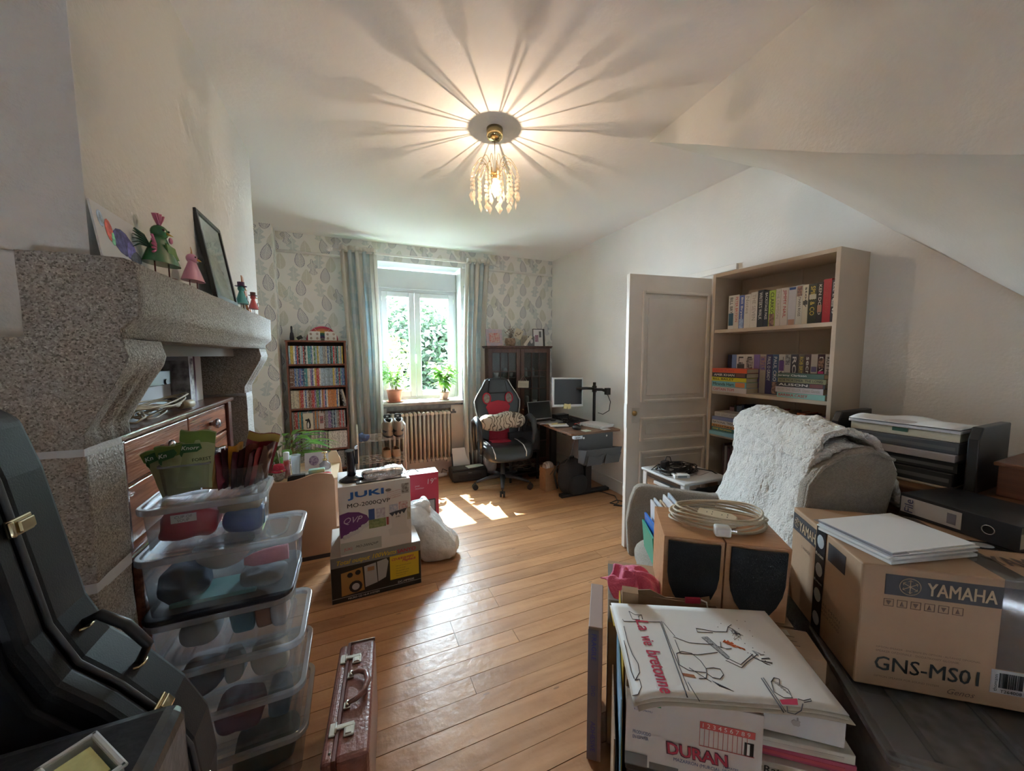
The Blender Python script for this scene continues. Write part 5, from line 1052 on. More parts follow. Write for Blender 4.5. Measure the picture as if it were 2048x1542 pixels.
for k, (nm, lab, dx, z, sz, c) in enumerate([('white_bag', 'small knotted white bag in the third clear box', -.01, .353, (.06, .06, .12), (.42, .40, .38)), ('printed_carton', 'white carton with orange print in the third clear box', .10, .353, (.11, .08, .11), (.50, .45, .38)), ('brown_bundle', 'dark brown bundle in the third clear box', -.10, .353, (.12, .12, .09), (.10, .05, .04)), ('red_cloth', 'dark red cloth in the second clear box', .0, .181, (.14, .12, .11), (.16, .03, .04)), ('blue_jar', 'blue grey jar in the second clear box', .12, .181, (.07, .09, .12), (.07, .12, .17)), ('green_pouch', 'dark green pouch in the bottom clear box', .07, .003, (.20, .14, .12), (.03, .06, .05))]):
    blob(nm, lab, 'packet', (SX+dx, SY-.04, z), sz, M(c, .7), 40+k, amp=.006, p=3.2)
from mathutils import noise as _nz
# two tubs of packets on the lid
TZ2 = 1.045
t = thing('clear_tub', 'clear square tub of soup packets on top of the box stack', 'tub', (SX-.105, SY-.01, TZ2), .05); m1 = MB(); shellbox(m1, .13, .11, .001, .105, 1, .86, .012); obj('wall', m1, CLR, t); m2 = MB(); ringrim(m2, .13, .11, .10, .106, .004, .012); obj('rim', m2, CLR2, t)
t = thing('clear_tub', 'clear round tub of dark sachets beside the soup packets', 'tub', (SX+.045, SY-.005, TZ2)); obj('wall', MB().lathe([(0, .001), (.056, .001), (.068, .070), (.070, .072), (.070, .078)], 30), CLR, t)
def packet(name, label, loc, rz, ry, w_, h_, mt, rx=0, group=None, band=None):
    t = thing(name, label, 'packet', loc, rz, group, rx=rx, ry=ry)
    sd = loc[0]*91+loc[1]*57
    def pf(s):
        def f(u, v):
            d = _nz.noise_vector(Vector((u*3+sd, v*5, s*2.0)))*.0045; e = 1-.06*math.sin(PI*v)+.02*math.sin(v*9+sd)
            return (w_*(u-.5)*e, s*(.011*math.sin(PI*v)**.6*math.sin(PI*u)+.0008)+d.y*(.3+math.sin(PI*u))-.012*v*v, h_*v+.004*math.sin(u*7+sd)*v)
        return f
    mb = MB(); mb.grid(pf(-1), 14, 20); mb.grid(pf(1), 14, 20)
    obj('pouch', mb, mt, t)
    if band: obj('printed_band', MB().grid(lambda u, v: (w_*(u-.5)*.98, -.0155-.006*math.sin(PI*(.78+.2*v))*math.sin(PI*u)-.004*v, h_*(.80+.19*v)+.004*math.sin(u*7+sd)), 6, 4), band, t)
    return t
KG = M((.42, .46, .24), .45); KB = M((.03, .12, .035), .45); KW = M((.7, .72, .66), .5)
def soup(lab, loc, rz, ry, logo=True, mt=KG, h_=.175, s=1.0):
    t = packet('soup_packet', lab, loc, rz, ry, .095*s, h_, mt, group='soup packets in the square tub', band=M((.17, .26, .05), .45))
    if logo:
        obj('printed_logo', MB().prism([(-.040*s, .118), (-.036*s, .150), (.010*s, .155), (.016*s, .140), (.004*s, .128), (-.030*s, .122), (-.034*s, .108)], -.0246, -.0238, 'xz'), KB, t)
        text(logo if isinstance(logo, str) else 'Knorr', t, KW, (-.036*s, -.0252, .131), (1, 0, .12), (-.12, 0, 1), width=.046*s*(1 if logo is True else .5), bold=.02, shear=.25)
    return t
PY = SY-.045
a = soup('front soup packet printed FOREST, upright in the square tub', (SX-.085, PY, TZ2+.020), .0, .14, h_=.195); text('FOREST', a, M((.04, .06, .02), .6), (-.005, -.0240, .094), (1, 0, .2), (-.2, 0, 1), width=.05, bold=.02)
soup('soup packet in the square tub, second from the left', (SX-.115, PY+.010, TZ2+.004), .0, -.12, 'Kn', s=.9, h_=.168); soup('soup packet leaning out at the left of the square tub', (SX-.138, PY+.030, TZ2+.002), .05, -.26, 'Kn', s=.9, h_=.160)
soup('plain green soup packet behind the others in the square tub', (SX-.095, PY+.05, TZ2+.01), .0, .03, False, KB, .16); packet('foil_packet', 'orange and green packet with crinkled foil side in the square tub', (SX-.045, PY+.012, TZ2+.006), .2, .18, .045, .15, M((.42, .22, .05), .35), group=None, band=STEEL)
cl = [(.14, .02, .03), (.05, .015, .02), (.42, .18, .02), (.06, .01, .02), (.04, .012, .015), (.12, .03, .02), (.05, .01, .02), (.22, .02, .03), (.04, .01, .012)]
nm_ = ['dark red', 'brown', 'orange', 'maroon', 'dark brown', 'rust', 'plum', 'red', 'black']
for k, c in enumerate(cl):
    x = -.048+.012*k; packet('sachet', f'{nm_[k]} foil sachet in the round tub, {ORD[k]} from the left', (SX+.045+x, SY-.03+.012*(k % 3), TZ2+.006), 1.2, .0, .075, .125+.008*(k % 3), M(c, .3), group='sachets in the round tub', rx=-.12+.04*k)
packet('sachet', 'large red foil packet with a yellow flap at the back of the round tub', (SX+.070, SY+.03, TZ2+.03), .15, .25, .10, .15, M((.22, .02, .03), .3), band=M((.35, .22, .03), .4))
# ------------------------------------------------------------------ guitar case
GCM = M((.006, .007, .010), .5, bump=.08, bscale=420, spec=.22); BRS = M((.52, .45, .30), .22, 1.0)
gt = thing('guitar_case', 'black hard guitar case standing upright against the fireplace stone', 'instrument case', (0, 0, 0))
R_ = [(-.50, 1.44), (-.462, 1.41), (-.443, 1.333), (-.41, 1.12), (-.385, 1.055), (-.342, 1.005), (-.295, .935), (-.266, .867), (-.257, .78), (-.262, .70), (-.285, .62), (-.285, .55), (-.26, .46), (-.23, .34), (-.235, .20), (-.29, .08), (-.38, .02)]
L_ = [(-.62, .02), (-.74, .08), (-.80, .20), (-.80, .34), (-.77, .46), (-.73, .55), (-.73, .62), (-.75, .72), (-.75, .82), (-.72, .92), (-.67, .99), (-.61, 1.05), (-.585, 1.12), (-.56, 1.333), (-.555, 1.41), (-.53, 1.44)]
out_ = R_+L_
obj('shell', MB().prism(out_, .715, .80, 'xz'), GCM, gt, bev=.012, seg=3); obj('lid', MB().prism(out_, .665, .711, 'xz'), GCM, gt, bev=.014, seg=3)
cxn = -.5; ins = [((x-cxn)*.86+cxn, (z-.7)*.95+.7) for x, z in out_]; obj('raised_panel', MB().prism(ins, .655, .668, 'xz'), GCM, gt, bev=.006)
obj('piping', MB().tube([(x, .713, z) for x, z in out_], .004, 6, closed=True), M((.05, .05, .055), .5), gt)
def latch(x, z, ang):
    T = Matrix.Translation((x, .713, z)) @ Matrix.Rotation(ang, 4, 'Y')
    o = obj('latch', MB().box(0, .006, -.018, .022, -.012, .012, T).box(.005, .012, -.010, .016, -.008, .008, T).cyl((.007, -.017, -.011), (.007, -.017, .011), .0035, T=T), BRS, gt, bev=.002)
latch(-.432, 1.27, -.12); latch(-.300, .945, .85 if 0 else -.55); latch(-.256, .78, 0)
for z in (1.22,): obj('rivet', MB().cyl((-.432, .755, z), (-.427, .755, z), .006, n=12), STEEL, gt)
hd = obj('handle', MB().tube([(-.398, .757, 1.090), (-.380, .757, 1.098), (-.350, .757, 1.072), (-.326, .757, 1.030), (-.338, .757, 1.004)], [.006, .0075, .008, .0075, .006], 10), BLK, gt)
for x, z in ((-.399, 1.085), (-.340, 1.002)): obj('handle_ring', MB().tube([(x+.009*math.cos(a), .757+.013*math.sin(a), z) for a in [PI/6*i for i in range(12)]], .0025, 5, closed=True), BRS, gt)
# black bag in front of it and the plastic tidy on top
bg_ = thing('instrument_bag', 'black vinyl case at the bottom left with a small carrying loop', 'case', (-.53, .84, 0), -.05) if False else thing('instrument_bag', 'black vinyl case at the bottom left with a small carrying loop', 'case', (-.45, .525, 0), .0)
obj('body', MB().box(-.36, .212, -.13, .118, .02, 1.012), M((.02, .023, .03), .28, bump=.25, bscale=30), bg_, bev=.02, seg=3); obj('base_rim', MB().box(-.36, .212, -.13, .118, 0, .02), BLK, bg_, bev=.004)
obj('carry_loop', MB().tube([(.165, .0, 1.008), (.168, -.01, 1.022), (.178, -.025, 1.026), (.185, -.045, 1.020), (.188, -.05, 1.008)], .006, 8), BLK, bg_)
td = thing('plastic_tidy', 'white plastic tidy tray with yellow papers at the bottom left', 'tray', (-.295, .533, 1.014), .72, rx=0)
WPL = M((.50, .54, .56), .45)
obj('tray', MB().box(-.022, .022, -.04, .04, 0, .003).box(-.022, -.019, -.04, .04, .003, .03).box(.019, .022, -.04, .04, .003, .03).box(-.022, .022, .037, .04, .003, .03).box(-.022, .022, -.04, -.037, .003, .03), WPL, td, bev=.0015)
obj('rim', MB().box(-.025, -.018, -.043, .043, .028, .032).box(.018, .025, -.043, .043, .028, .032).box(-.025, .025, .036, .043, .028, .032).box(-.025, .025, -.043, -.036, .028, .032), WPL, td, bev=.002)
solo('yellow_paper', 'folded yellow paper in the white plastic tidy', 'paper', MB().box(-.014, .014, -.03, .025, 0, .026), M((.55, .55, .25), .7, var=.1, scale=60), (-.295, .533, 1.017), .72)
# ------------------------------------------------------------------ brown briefcase
LB = M((.20, .075, .06), .30, var=.12, scale=12, bump=.25, bscale=90, coat=.25); NIK = M((.50, .47, .42), .3, 1.0)
bc = thing('briefcase', 'brown leather briefcase standing on edge with two nickel latches and curved handle', 'briefcase', (-.045, 1.335, 0), -.09)
obj('body', MB().box(-.030, .068, -.235, .235, .004, .320), LB, bc, bev=.016, seg=3); obj('lid', MB().box(-.068, -.032, -.235, .235, .004, .320), LB, bc, bev=.014, seg=3)
obj('seam_strip', MB().box(-.036, -.026, -.234, .234, .006, .3225), M((.13, .05, .04), .35), bc, bev=.001)
q = MB()
for k in range(46): q.box(-.043, -.0415, -.228+.01*k, -.223+.01*k, .3195, .3212)
obj('stitching', q, M((.35, .2, .15), .6), bc)
for y in (-.135, .15):
    lk = obj('latch', MB().box(-.056, -.036, y-.022, y+.022, .320, .326).box(-.036, .018, y-.006, y+.010, .321, .328).box(-.012, .020, y-.034, y+.006, .320, .327), NIK, bc, bev=.003)
    obj('latch_button', MB().box(-.006, .012, y-.030, y-.008, .327, .331), NIK, lk, bev=.0015); obj('hinge_pin', MB().cyl((-.036, y-.018, .327), (-.036, y+.018, .327), .003), NIK, lk)
hp_ = [(-.008, -.062, .333), (.018, -.058, .338), (.042, -.040, .342), (.052, 0, .344), (.042, .040, .342), (.018, .058, .338), (-.008, .062, .333)]
obj('handle', MB().tube(hp_, [.006, .008, .010, .0115, .010, .008, .006], 10), LB, bc)
for s in (-1, 1): obj('handle_mount', MB().box(-.022, .0, s*.062-.012, s*.062+.012, .320, .328).cyl((-.010, s*.062-.010, .332), (-.010, s*.062+.010, .332), .006), NIK, bc, bev=.002)
obj('corner_trim', MB().box(-.03, .066, .2345, .2375, .305, .3215), NIK, bc); obj('rivet', MB().ball((-.045, -.205, .3205), .004, 8, 6), NIK, bc)
# ------------------------------------------------------------------ bentwood unit and boxes, middle left
PLY = M((.40, .22, .13), .4, var=.06, scale=6); PLYE = M((.62, .45, .28), .5)
bu = thing('bentwood_unit', 'low bentwood plywood unit with wavy topped sides behind the boxes', 'storage unit', (-.58, 2.97, 0))
def wavy(z_l, z_r, x1, n=18):
    p = [(0, .0)]; p += [(0, z_l)]
    for i in range(1, n): u = i/n; p.append((x1*u, z_l+(.012*math.sin(u*PI*2+PI)+.035*max(0, u-.35)**1.0*math.sin(min(1, (u-.35)/.65)*PI) if u > .35 else .012*math.sin(u*PI*2+PI))))
    p += [(x1-.015, z_r+.012), (x1, z_r-.03), (x1, 0)]
    return p
obj('side_panel', MB().prism(wavy(.62, .615, .42), 0, .016, 'xz'), PLY, bu, bev=.003); obj('side_panel', MB().prism([(0, 0), (0, .62), (.15, .615), (.30, .63), (.38, .70), (.42, .695), (.45, .62), (.46, .5), (.46, 0)], .44, .456, 'xz'), PLYE, bu, bev=.003)
obj('top_shelf', MB().box(0, .44, .016, .44, .575, .592), PLYE, bu); obj('shelf', MB().box(0, .44, .016, .44, .20, .216), PLY, bu); obj('end_panel', MB().box(0, .016, .016, .44, 0, .62).box(.404, .42, .016, .44, 0, .575), PLY, bu); obj('plinth', MB().box(.0, .42, -.004, 0, 0, .03), M((.03, .02, .018), .7), bu)
UZ = .5925
t = thing('bird_ornament', 'fluffy brown bird ornament in a red hat and scarf on the unit', 'ornament', (-.525, 3.06, UZ)); obj('body', crumple(.075, .075, .10, .006, 3), M((.26, .20, .15), .95, bump=1, bscale=160, col2=(.42, .36, .30), scale=60), t); obj('hat', MB().lathe([(.034, .088), (.038, .095), (.030, .125), (0, .132)], 16), M((.50, .03, .06), .9, bump=1, bscale=140), t); obj('scarf', MB().tube([(.038*math.cos(a), .038*math.sin(a), .078) for a in [PI/6*i for i in range(12)]], .008, 6, closed=True), M((.50, .03, .06), .9, bump=1, bscale=140), t); obj('beak', MB().cyl((.02, -.03, .085), (.035, -.05, .082), .006, .001, n=8), M((.6, .45, .1), .5), t)
t = thing('spray_can', 'white and red spray can behind the bird ornament', 'can', (-.485, 3.13, UZ)); obj('body', MB().lathe([(0, 0), (.022, 0), (.022, .13), (.016, .14), (0, .14)], 18), M((.55, .08, .06), .3, col2=(.75, .73, .72), scale=12), t); obj('cap', MB().lathe([(.021, .14), (.021, .19), (.018, .195), (0, .195)], 18), WHITE, t)
t = thing('clear_beaker', 'tall frosted clear beaker beside the spray can', 'beaker', (-.425, 3.12, UZ)); obj('wall', MB().lathe([(0, .001), (.026, .001), (.034, .165), (.036, .165), (.036, .17)], 24), CLR2, t)
t = thing('flower_card', 'white card with a purple flower standing on the unit', 'card', (-.30, 3.28, UZ), .0, rx=-.12); obj('card', MB().box(-.085, .085, 0, .002, 0, .135), M((.62, .58, .62), .7), t); obj('printed_flower', MB().ball((-.02, -.001, .07), (.035, .0008, .04), 14, 6), M((.12, .06, .16), .7, col2=(.45, .35, .48), scale=50), t)
t = thing('atomiser_bottle', 'ribbed glass bottle with a brass atomiser pump', 'bottle', (-.235, 3.20, UZ)); obj('glass_body', MB().lathe([(0, 0), (.030, 0), (.044, .03), (.040, .06), (.016, .078), (.014, .085), (0, .085)], 12), glassy('smoked', (.75, .68, .70), .75, .2), t); obj('pump', MB().cyl((0, 0, .085), (0, 0, .10), .016).cyl((0, 0, .10), (0, 0, .145), .004).cyl((-.02, 0, .148), (.018, 0, .148), .006).ball((0, 0, .118), .009, 8, 6), GOLD, t)
solo('black_pouch', 'black case with a pale snap button at the front of the unit top', 'case', MB().prism([(-.065, 0), (-.060, .035), (-.03, .045), (.05, .042), (.055, 0)], -.02, .02, 'xz').cyl((-.01, -.021, .022), (-.01, -.018, .022), .008), BLK, (-.405, 3.03, UZ), .05, bev=.003)
solo('tape_dispenser', 'pale blue and green plastic case lying on the unit', 'case', MB().box(-.055, .055, -.025, .025, 0, .028), M((.22, .46, .50), .3, col2=(.45, .55, .25), scale=14), (-.285, 3.09, UZ+.028), .05, bev=.006)
t = thing('red_scissors', 'scissors with thick red handles lying on the unit', 'scissors', (-.295, 3.035, UZ)); RH = M((.50, .04, .04), .35); obj('handle', MB().tube([(.02+.028*math.cos(a), .018*math.sin(a), .016) for a in [PI/6*i for i in range(12)]], .008, 6, closed=True).tube([(.075+.028*math.cos(a), .012+.016*math.sin(a), .024) for a in [PI/6*i for i in range(12)]], .008, 6, closed=True), RH, t); obj('blade', MB().box(-.10, .0, -.012, .006, .004, .012), M((.3, .04, .04), .4), t)
solo('grey_folder', 'grey card folder lying at the back of the unit top', 'folder', MB().box(-.12, .11, -.05, .05, 0, .020), M((.42, .38, .33), .7), (-.30, 3.14, UZ), .03)
def carton(name, label, loc, rz, w_, d_, h_, col, top=None, seam=True, bev=.003):
    t = thing(name, label, 'box', loc, rz); b = obj('carton_body', MB().box(0, w_, 0, d_, 0, h_), col, t, bev=bev)
    if seam: obj('tape_strip', MB().box(-.0006, w_+.0006, d_/2-.025, d_/2+.025, h_-.0, h_+.0008), top or M((.45, .36, .24), .25), t); obj('flap_gap', MB().box(0, w_, d_/2-.001, d_/2+.001, h_+.0008, h_+.0012), M((.1, .07, .05), .9), t)
    return t
fx = (1, 0, 0); fz = (0, 0, 1)
def face(parent, x0, x1, z0, z1, m_, name='printed_panel', y=-.0012):
    return obj(name, MB().box(x0, x1, y, y+.0008, z0, z1), m_, parent)
BK2 = M((.015, .018, .018), .3); YEL = M((.66, .48, .03), .4); GRYP = M((.36, .37, .37), .4)
sb = carton('hifi_carton', 'black and yellow stereo system carton on the floor, lowest of two', (-.171, 2.36, 0), .02, .533, .42, .29, M((.42, .36, .31), .5), seam=False)
face(sb, 0.002, .531, .002, .288, BK2); face(sb, .002, .531, .225, .288, M((.20, .21, .21), .4), y=-.0018, name='printed_band')
text('Total output 100Watts', sb, YEL, (.035, -.0026, .232), fx, fz, width=.345, height=.036, bold=.018, shear=.3)
text('SANYO', sb, M((.42, .02, .06), .4), (.385, -.0026, .238), fx, fz, width=.115, height=.024, bold=.02)
face(sb, .338, .518, .07, .225, YEL, y=-.0024)
text('CD-R/RW/MP3', sb, M((.40, .05, .08), .5), (.350, -.0034, .195), fx, fz, width=.135, bold=.03, shear=.3); text('Playback', sb, M((.40, .05, .08), .5), (.415, -.0034, .172), fx, fz, width=.085, bold=.03, shear=.3)
for k in range(5): text(['MP3 and CD-RW playback', 'Ultra slim design', 'FM and AM tuner', 'Remote control', 'Rear port for PC'][k], sb, M((.15, .12, .04), .6), (.375, -.0034, .150-.016*k), fx, fz, height=.008)
SPW = M((.38, .20, .06), .5)
obj('printed_speaker', MB().prism([(.055, .04), (.055, .185), (.175, .200), (.185, .050)], -.0026, -.002, 'xz'), SPW, sb); obj('printed_cone', MB().ball((.135, -.0026, .085), (.038, .0006, .038), 20, 6), BLK, sb)
for q_ in ((.135, .085, .022, (.45, .45, .48)), (.105, .165, .016, (.01, .01, .01)), (.150, .172, .016, (.01, .01, .01))): obj('printed_cone', MB().ball((q_[0], -.0034, q_[1]), (q_[2], .0005, q_[2]), 16, 6), M(q_[3], .4), sb)
obj('printed_player', MB().prism([(.190, .065), (.186, .200), (.255, .210), (.262, .080)], -.0026, -.002, 'xz').prism([(.266, .082), (.262, .212), (.318, .222), (.330, .20), (.312, .10)], -.0026, -.002, 'xz'), M((.40, .41, .42), .4), sb); face(sb, .205, .245, .165, .19, M((.35, .20, .10), .4), y=-.0032)
face(sb, .004, .529, .030, .0325, GRYP, y=-.0024, name='printed_rule'); text('MICRO CD HI-FI SYSTEM', sb, M((.6, .6, .6), .5), (.09, -.0024, .012), fx, fz, width=.18, bold=.015); text('DC-MP9500', sb, M((.6, .6, .6), .5), (.385, -.0024, .038), fx, fz, width=.10, bold=.015)
jb = carton('sewing_machine_carton', 'white overlocker carton with blue lettering, resting on the hi-fi carton', (-.113, 2.355, .290), .035, .42, .325, .430, M((.68, .67, .65), .45), top=M((.60, .60, .60), .3))
BLU = M((.01, .11, .42), .4); PUR = M((.13, .03, .16), .4)
text('JUKI', jb, BLU, (.055, -.0014, .345), fx, fz, width=.20, height=.045, bold=.035); text('MO-2000QVP', jb, BK2, (.048, -.0014, .292), fx, fz, width=.245, height=.030, bold=.008)
obj('printed_swash', MB().prism([(.004, .115), (.004, .262), (.05, .272), (.11, .262), (.155, .235), (.168, .205), (.13, .165), (.06, .13)], -.0014, -.0008, 'xz'), PUR, jb); text('QVP', jb, M((.62, .55, .62), .5), (.025, -.0022, .195), fx, fz, width=.105, shear=.4)
r = random.Random(4)
for k in range(8): obj('printed_blossom', MB().ball((.03+.017*k, -.002, .125+.006*k+r.uniform(-.008, .008)), (.014, .0006, .014), 8, 6), M((.55, .55, .56), .5), jb)
for x0, x1, z0, z1, c, c2 in ((.165, .200, .20, .268, (.03, .07, .22), None), (.165, .265, .145, .20, (.15, .20, .07), (.30, .34, .14)), (.210, .262, .205, .265, (.40, .34, .42), (.6, .58, .6)), (.268, .282, .15, .20, (.30, .05, .05), None), (.288, .34, .215, .275, (.30, .38, .52), (.6, .6, .62)), (.345, .40, .235, .285, (.45, .2, .2), (.62, .6, .6)), (.395, .416, .16, .24, (.40, .34, .22), (.5, .5, .4))): face(jb, x0, x1, z0, z1, M(c, .5, col2=c2, scale=60) if c2 else M(c, .5))
obj('printed_machine', MB().prism([(.285, .075), (.278, .115), (.300, .125), (.298, .215), (.385, .225), (.392, .12), (.41, .09), (.40, .07)], -.0026, -.002, 'xz'), M((.60, .60, .58), .4), jb); obj('printed_spools', MB().prism([(.285, .222), (.395, .240), (.385, .222), (.375, .205), (.362, .222), (.352, .202), (.340, .22), (.328, .20), (.318, .218), (.305, .198)], -.0034, -.003, 'xz'), M((.03, .04, .06), .5), jb); text('JUKI', jb, BK2, (.325, -.0034, .185), fx, fz, width=.025, bold=.02)
face(jb, .004, .235, .012, .085, M((.42, .45, .42), .5)); text('MO-2000QVP', jb, BK2, (.085, -.0022, .038), fx, fz, width=.13, shear=.4); text('JUKI', jb, M((.5, .1, .1), .5), (.02, -.0022, .03), fx, fz, width=.045)
obj('printed_oval', MB().ball((.285, -.0012, .372), (.018, .0006, .010), 14, 6), M((.2, .18, .17), .5), jb)
for k in range(4): text(['Overlock machine', 'Two, three and four thread', 'Air threading system', 'QVP collection'][k], jb, M((.45, .15, .15), .6), (.275, -.0014, .350-.014*k), (1, 0, .15), (-.15, 0, 1), width=.085)
face(jb, .365, .41, .335, .40, M((.12, .10, .09), .5, col2=(.5, .48, .45), scale=70))
rb_ = carton('monitor_carton', 'red monitor carton with 19 inch lettering behind the sewing carton', (.17, 3.10, 0), .0, .468, .14, .50, M((.42, .025, .06), .35), seam=False, bev=.002)
obj('top_face', MB().box(0, .468, 0, .14, .500, .5012), M((.55, .45, .50), .3), rb_); text('19"', rb_, M((.6, .5, .52), .4), (.375, -.0012, .405), fx, fz, width=.075, shear=.1); text('pozi\nmonitor', rb_, M((.6, .45, .5), .5), (.27, -.0012, .37), fx, fz, width=.075, shear=.1)
obj('handle_cord', MB().tube([(.20, .05, .50), (.24, .06, .53), (.28, .06, .53), (.31, .05, .505)], .004, 6), M((.5, .48, .45), .6), rb_); face(rb_, .24, .44, .06, .27, BK2); face(rb_, .25, .43, .07, .26, M((.30, .31, .33), .3), y=-.0022)
# stand and foil pack on the white carton
t = thing('pole_stand', 'black plastic monitor stand foot standing on the white carton', 'stand', (-.035, 2.47, .7215), .1)
obj('foot', MB().lathe([(0, 0), (.062, 0), (.064, .006), (.045, .018), (.028, .03), (0, .035)], 28, sx=1.15), M((.02, .022, .03), .2), t); obj('column', MB().tube([(0, .01, .02), (.0, .01, .09), (-.008, .0, .19)], [.034, .031, .030], 18, flat=.8), M((.02, .022, .03), .22), t); obj('hook', MB().box(.022, .040, -.01, .015, .10, .215), BLK, t, bev=.004); obj('screw', MB().cyl((.030, -.014, .205), (.030, -.008, .205), .010, n=14), STEEL, t)
FOIL = M((.62, .62, .64), .22, .85, bump=1.0, bscale=26)
t = thing('foil_package', 'silver foil wrapped bar shaped package lying on the white carton', 'package', (.145, 2.455, .7215), .08); q = crumple(.25, .09, .062, .010, 5, 44, 26, 5); obj('foil', q, FOIL, t); obj('foil_sheet', MB().grid(lambda u, v: (-.16+.30*u, -.075+.12*v, .003+.006*math.sin(u*17)*math.sin(v*9)+.004), 24, 12), FOIL, t)
sk = thing('plastic_sack', 'bulging white plastic sack slumped behind the two cartons', 'sack', (.545, 2.66, 0), -.35)
def sackf(x, y, z):
    k = (z+.2)/.4; return x*(1.25-.75*k)-.16*k, y*(1.1-.45*k), z+.012*math.sin(x*23)*math.cos(y*19)
q = pad(.32, .30, .42, 0, 0, .20, 3.0, 44, 30, mod=sackf)
from mathutils import noise as _nz
q.v = [tuple(Vector(p)+_nz.noise_vector(Vector(p)*9)*.026+_nz.noise_vector(Vector(p)*26)*.010) for p in q.v]; q.v = [(p[0], p[1], max(.001, p[2])) for p in q.v]
obj('sack_body', q, PLW, sk); obj('loose_neck', crumple(.16, .12, .12, .03, 11, p=3.5), PLW, sk).location = (-.15, .02, .31)
# ------------------------------------------------------------------ pale bookshelf on the right wall
BW_ = M((.50, .40, .305), .5, var=.03, scale=5); BWI = M((.47, .375, .285), .55)
bs = thing('bookcase', 'pale beech veneer bookcase against the right wall filled with hardback books', 'bookshelf', (2.32, 1.108, 0))
bl_, bh_, bd_ = .732, 2.05, .28
obj('side_panel', MB().box(0, bd_, 0, .02, 0, bh_), BW_, bs, bev=.0012); obj('side_panel', MB().box(0, bd_, bl_-.02, bl_, 0, bh_), BW_, bs, bev=.0012); obj('top_panel', MB().box(0.001, bd_, .02, bl_-.02, bh_-.022, bh_), BW_, bs, bev=.0012); obj('back_panel', MB().box(bd_-.006, bd_, .02, bl_-.02, .06, bh_-.02), BWI, bs); obj('back_seam', MB().box(bd_-.009, bd_-.006, .32, .335, .06, bh_-.02), BW_, bs)
for z in (1.668, 1.245, .945, .62, .28, .08): obj('shelf', MB().box(.006, bd_-.006, .02, bl_-.02, z-.022, z), BW_, bs, bev=.0012)
obj('plinth', MB().box(.02, .035, .02, bl_-.02, 0, .06), BW_, bs); obj('wall_clip', MB().box(bd_-.02, bd_, .60, .63, bh_, bh_+.03), M((.55, .5, .45), .4, .5), bs)
INKW = M((.70, .69, .66), .5); INKK = M((.03, .03, .03), .5); INKR = M((.45, .05, .05), .5); INKB = M((.05, .12, .35), .5); INKG = M((.35, .32, .28), .5); INKY = M((.65, .52, .10), .5)
PAGE = M((.56, .47, .33), .8, var=.08, scale=8, stretch=(1, 1, 60))
def upbook(label, x, y1, y0, z, h_, d_, col, ttl=None, ink=INKW, tspan=.7, group='books', patch=None, tilt=0):
    """book standing upright, spine toward -X; occupies y0..y1"""
    wd = y1-y0-.0012
    t = thing('book', label, 'book', (x, y0, z), 0, group, rx=tilt)
    cm = M(lin(col) if isinstance(col, str) else col, .4)
    obj('cover', MB().box(0, d_, 0, .002, 0, h_).box(0, d_, wd-.002, wd, 0, h_).box(0, .003, .002, wd-.002, 0, h_), cm, t); obj('pages', MB().box(.003, d_-.003, .002, wd-.002, .003, h_-.004), PAGE, t)
    if ttl: text(ttl, t, ink, (-.0002, wd*.76, h_*.94), (0, 0, -1), (0, -1, 0), width=h_*tspan, height=wd*.52, bold=.01)
    if patch:
        for (a, b, c, m2) in patch: obj('printed_patch', MB().box(-.0009, -.0002, wd*.10, wd*.90, h_*a, h_*b), M(c, .5, col2=m2, scale=70) if m2 else M(c, .5), t)
    return t
FACE = (.42, .24, .17)
row1 = [('BILL BRYSON', (.62, .60, .54), INKK, [(.12, .48, (.03, .10, .16), None)], 'white and dark teal'), ('PETER BRYSON', (.60, .54, .46), INKR, None, 'cream'), ('Bill Bryson', (.09, .13, .38), INKW, [(.02, .3, (.2, .3, .55), (.4, .5, .7))], 'blue'), ('Notes', (.64, .61, .55), INKG, None, 'off white'), ('THE SEVEN', (.66, .62, .56), INKG, None, 'broad white'), ("WRITER'S WALK", (.03, .035, .05), INKW, None, 'black'), ('BACKSTAGE PASS', (.02, .03, .05), INKW, None, 'thin navy black'), ('CLARKSON', (.42, .58, .08), INKK, [(.02, .36, FACE, (.10, .06, .05))], 'lime green'), ('THE CRIMSON', (.62, .57, .50), INKG, None, 'cream and grey'), ('JIMMY NAIL', (.64, .58, .53), INKR, None, 'white with brown lettering'), (None, (.56, .56, .60), INKW, [(.02, .16, FACE, None), (.92, .98, (.02, .06, .2), None)], 'pale grey'), ('JONATHAN ROSS', (.60, .60, .54), INKK, [(.72, .97, (.14, .09, .09), FACE)], 'white with a photo patch'), ('story', (.62, .58, .46), INKK, [(.50, .60, (.05, .05, .05), None)], 'ivory'), ('SPIKE & CO', (.02, .03, .02), INKY, [(.62, .74, (.5, .5, .4), None)], 'black and green'), ('KEN DODD', (.015, .015, .02), INKW, [(.28, .45, FACE, None)], 'black with a pink portrait'), ('biography', (.45, .02, .04), INKR, None, 'plain red'), ('LEE EVANS', (.03, .02, .035), INKW, [(.38, .54, (.5, .5, .5), (.1, .1, .1))], 'black and white')]
Y1 = [1.777, 1.734, 1.7, 1.664, 1.622, 1.577, 1.537, 1.507, 1.467, 1.437, 1.395, 1.352, 1.318, 1.289, 1.245, 1.218, 1.179, 1.150]
rr = random.Random(2)
for k, (tt_, c, ink, pt, nm) in enumerate(row1):
    h_ = .228+rr.uniform(-.006, .004)+(.008 if k in (5, 11, 15) else 0)
    upbook(f'{nm} hardback on the pale bookcase top shelf, {ORD[k]} from the door', 2.40, Y1[k], Y1[k+1], 1.6685, h_, .155, c, tt_, ink, .72 if (tt_ and len(tt_) > 7) else .5, 'hardbacks on the top shelf', pt)
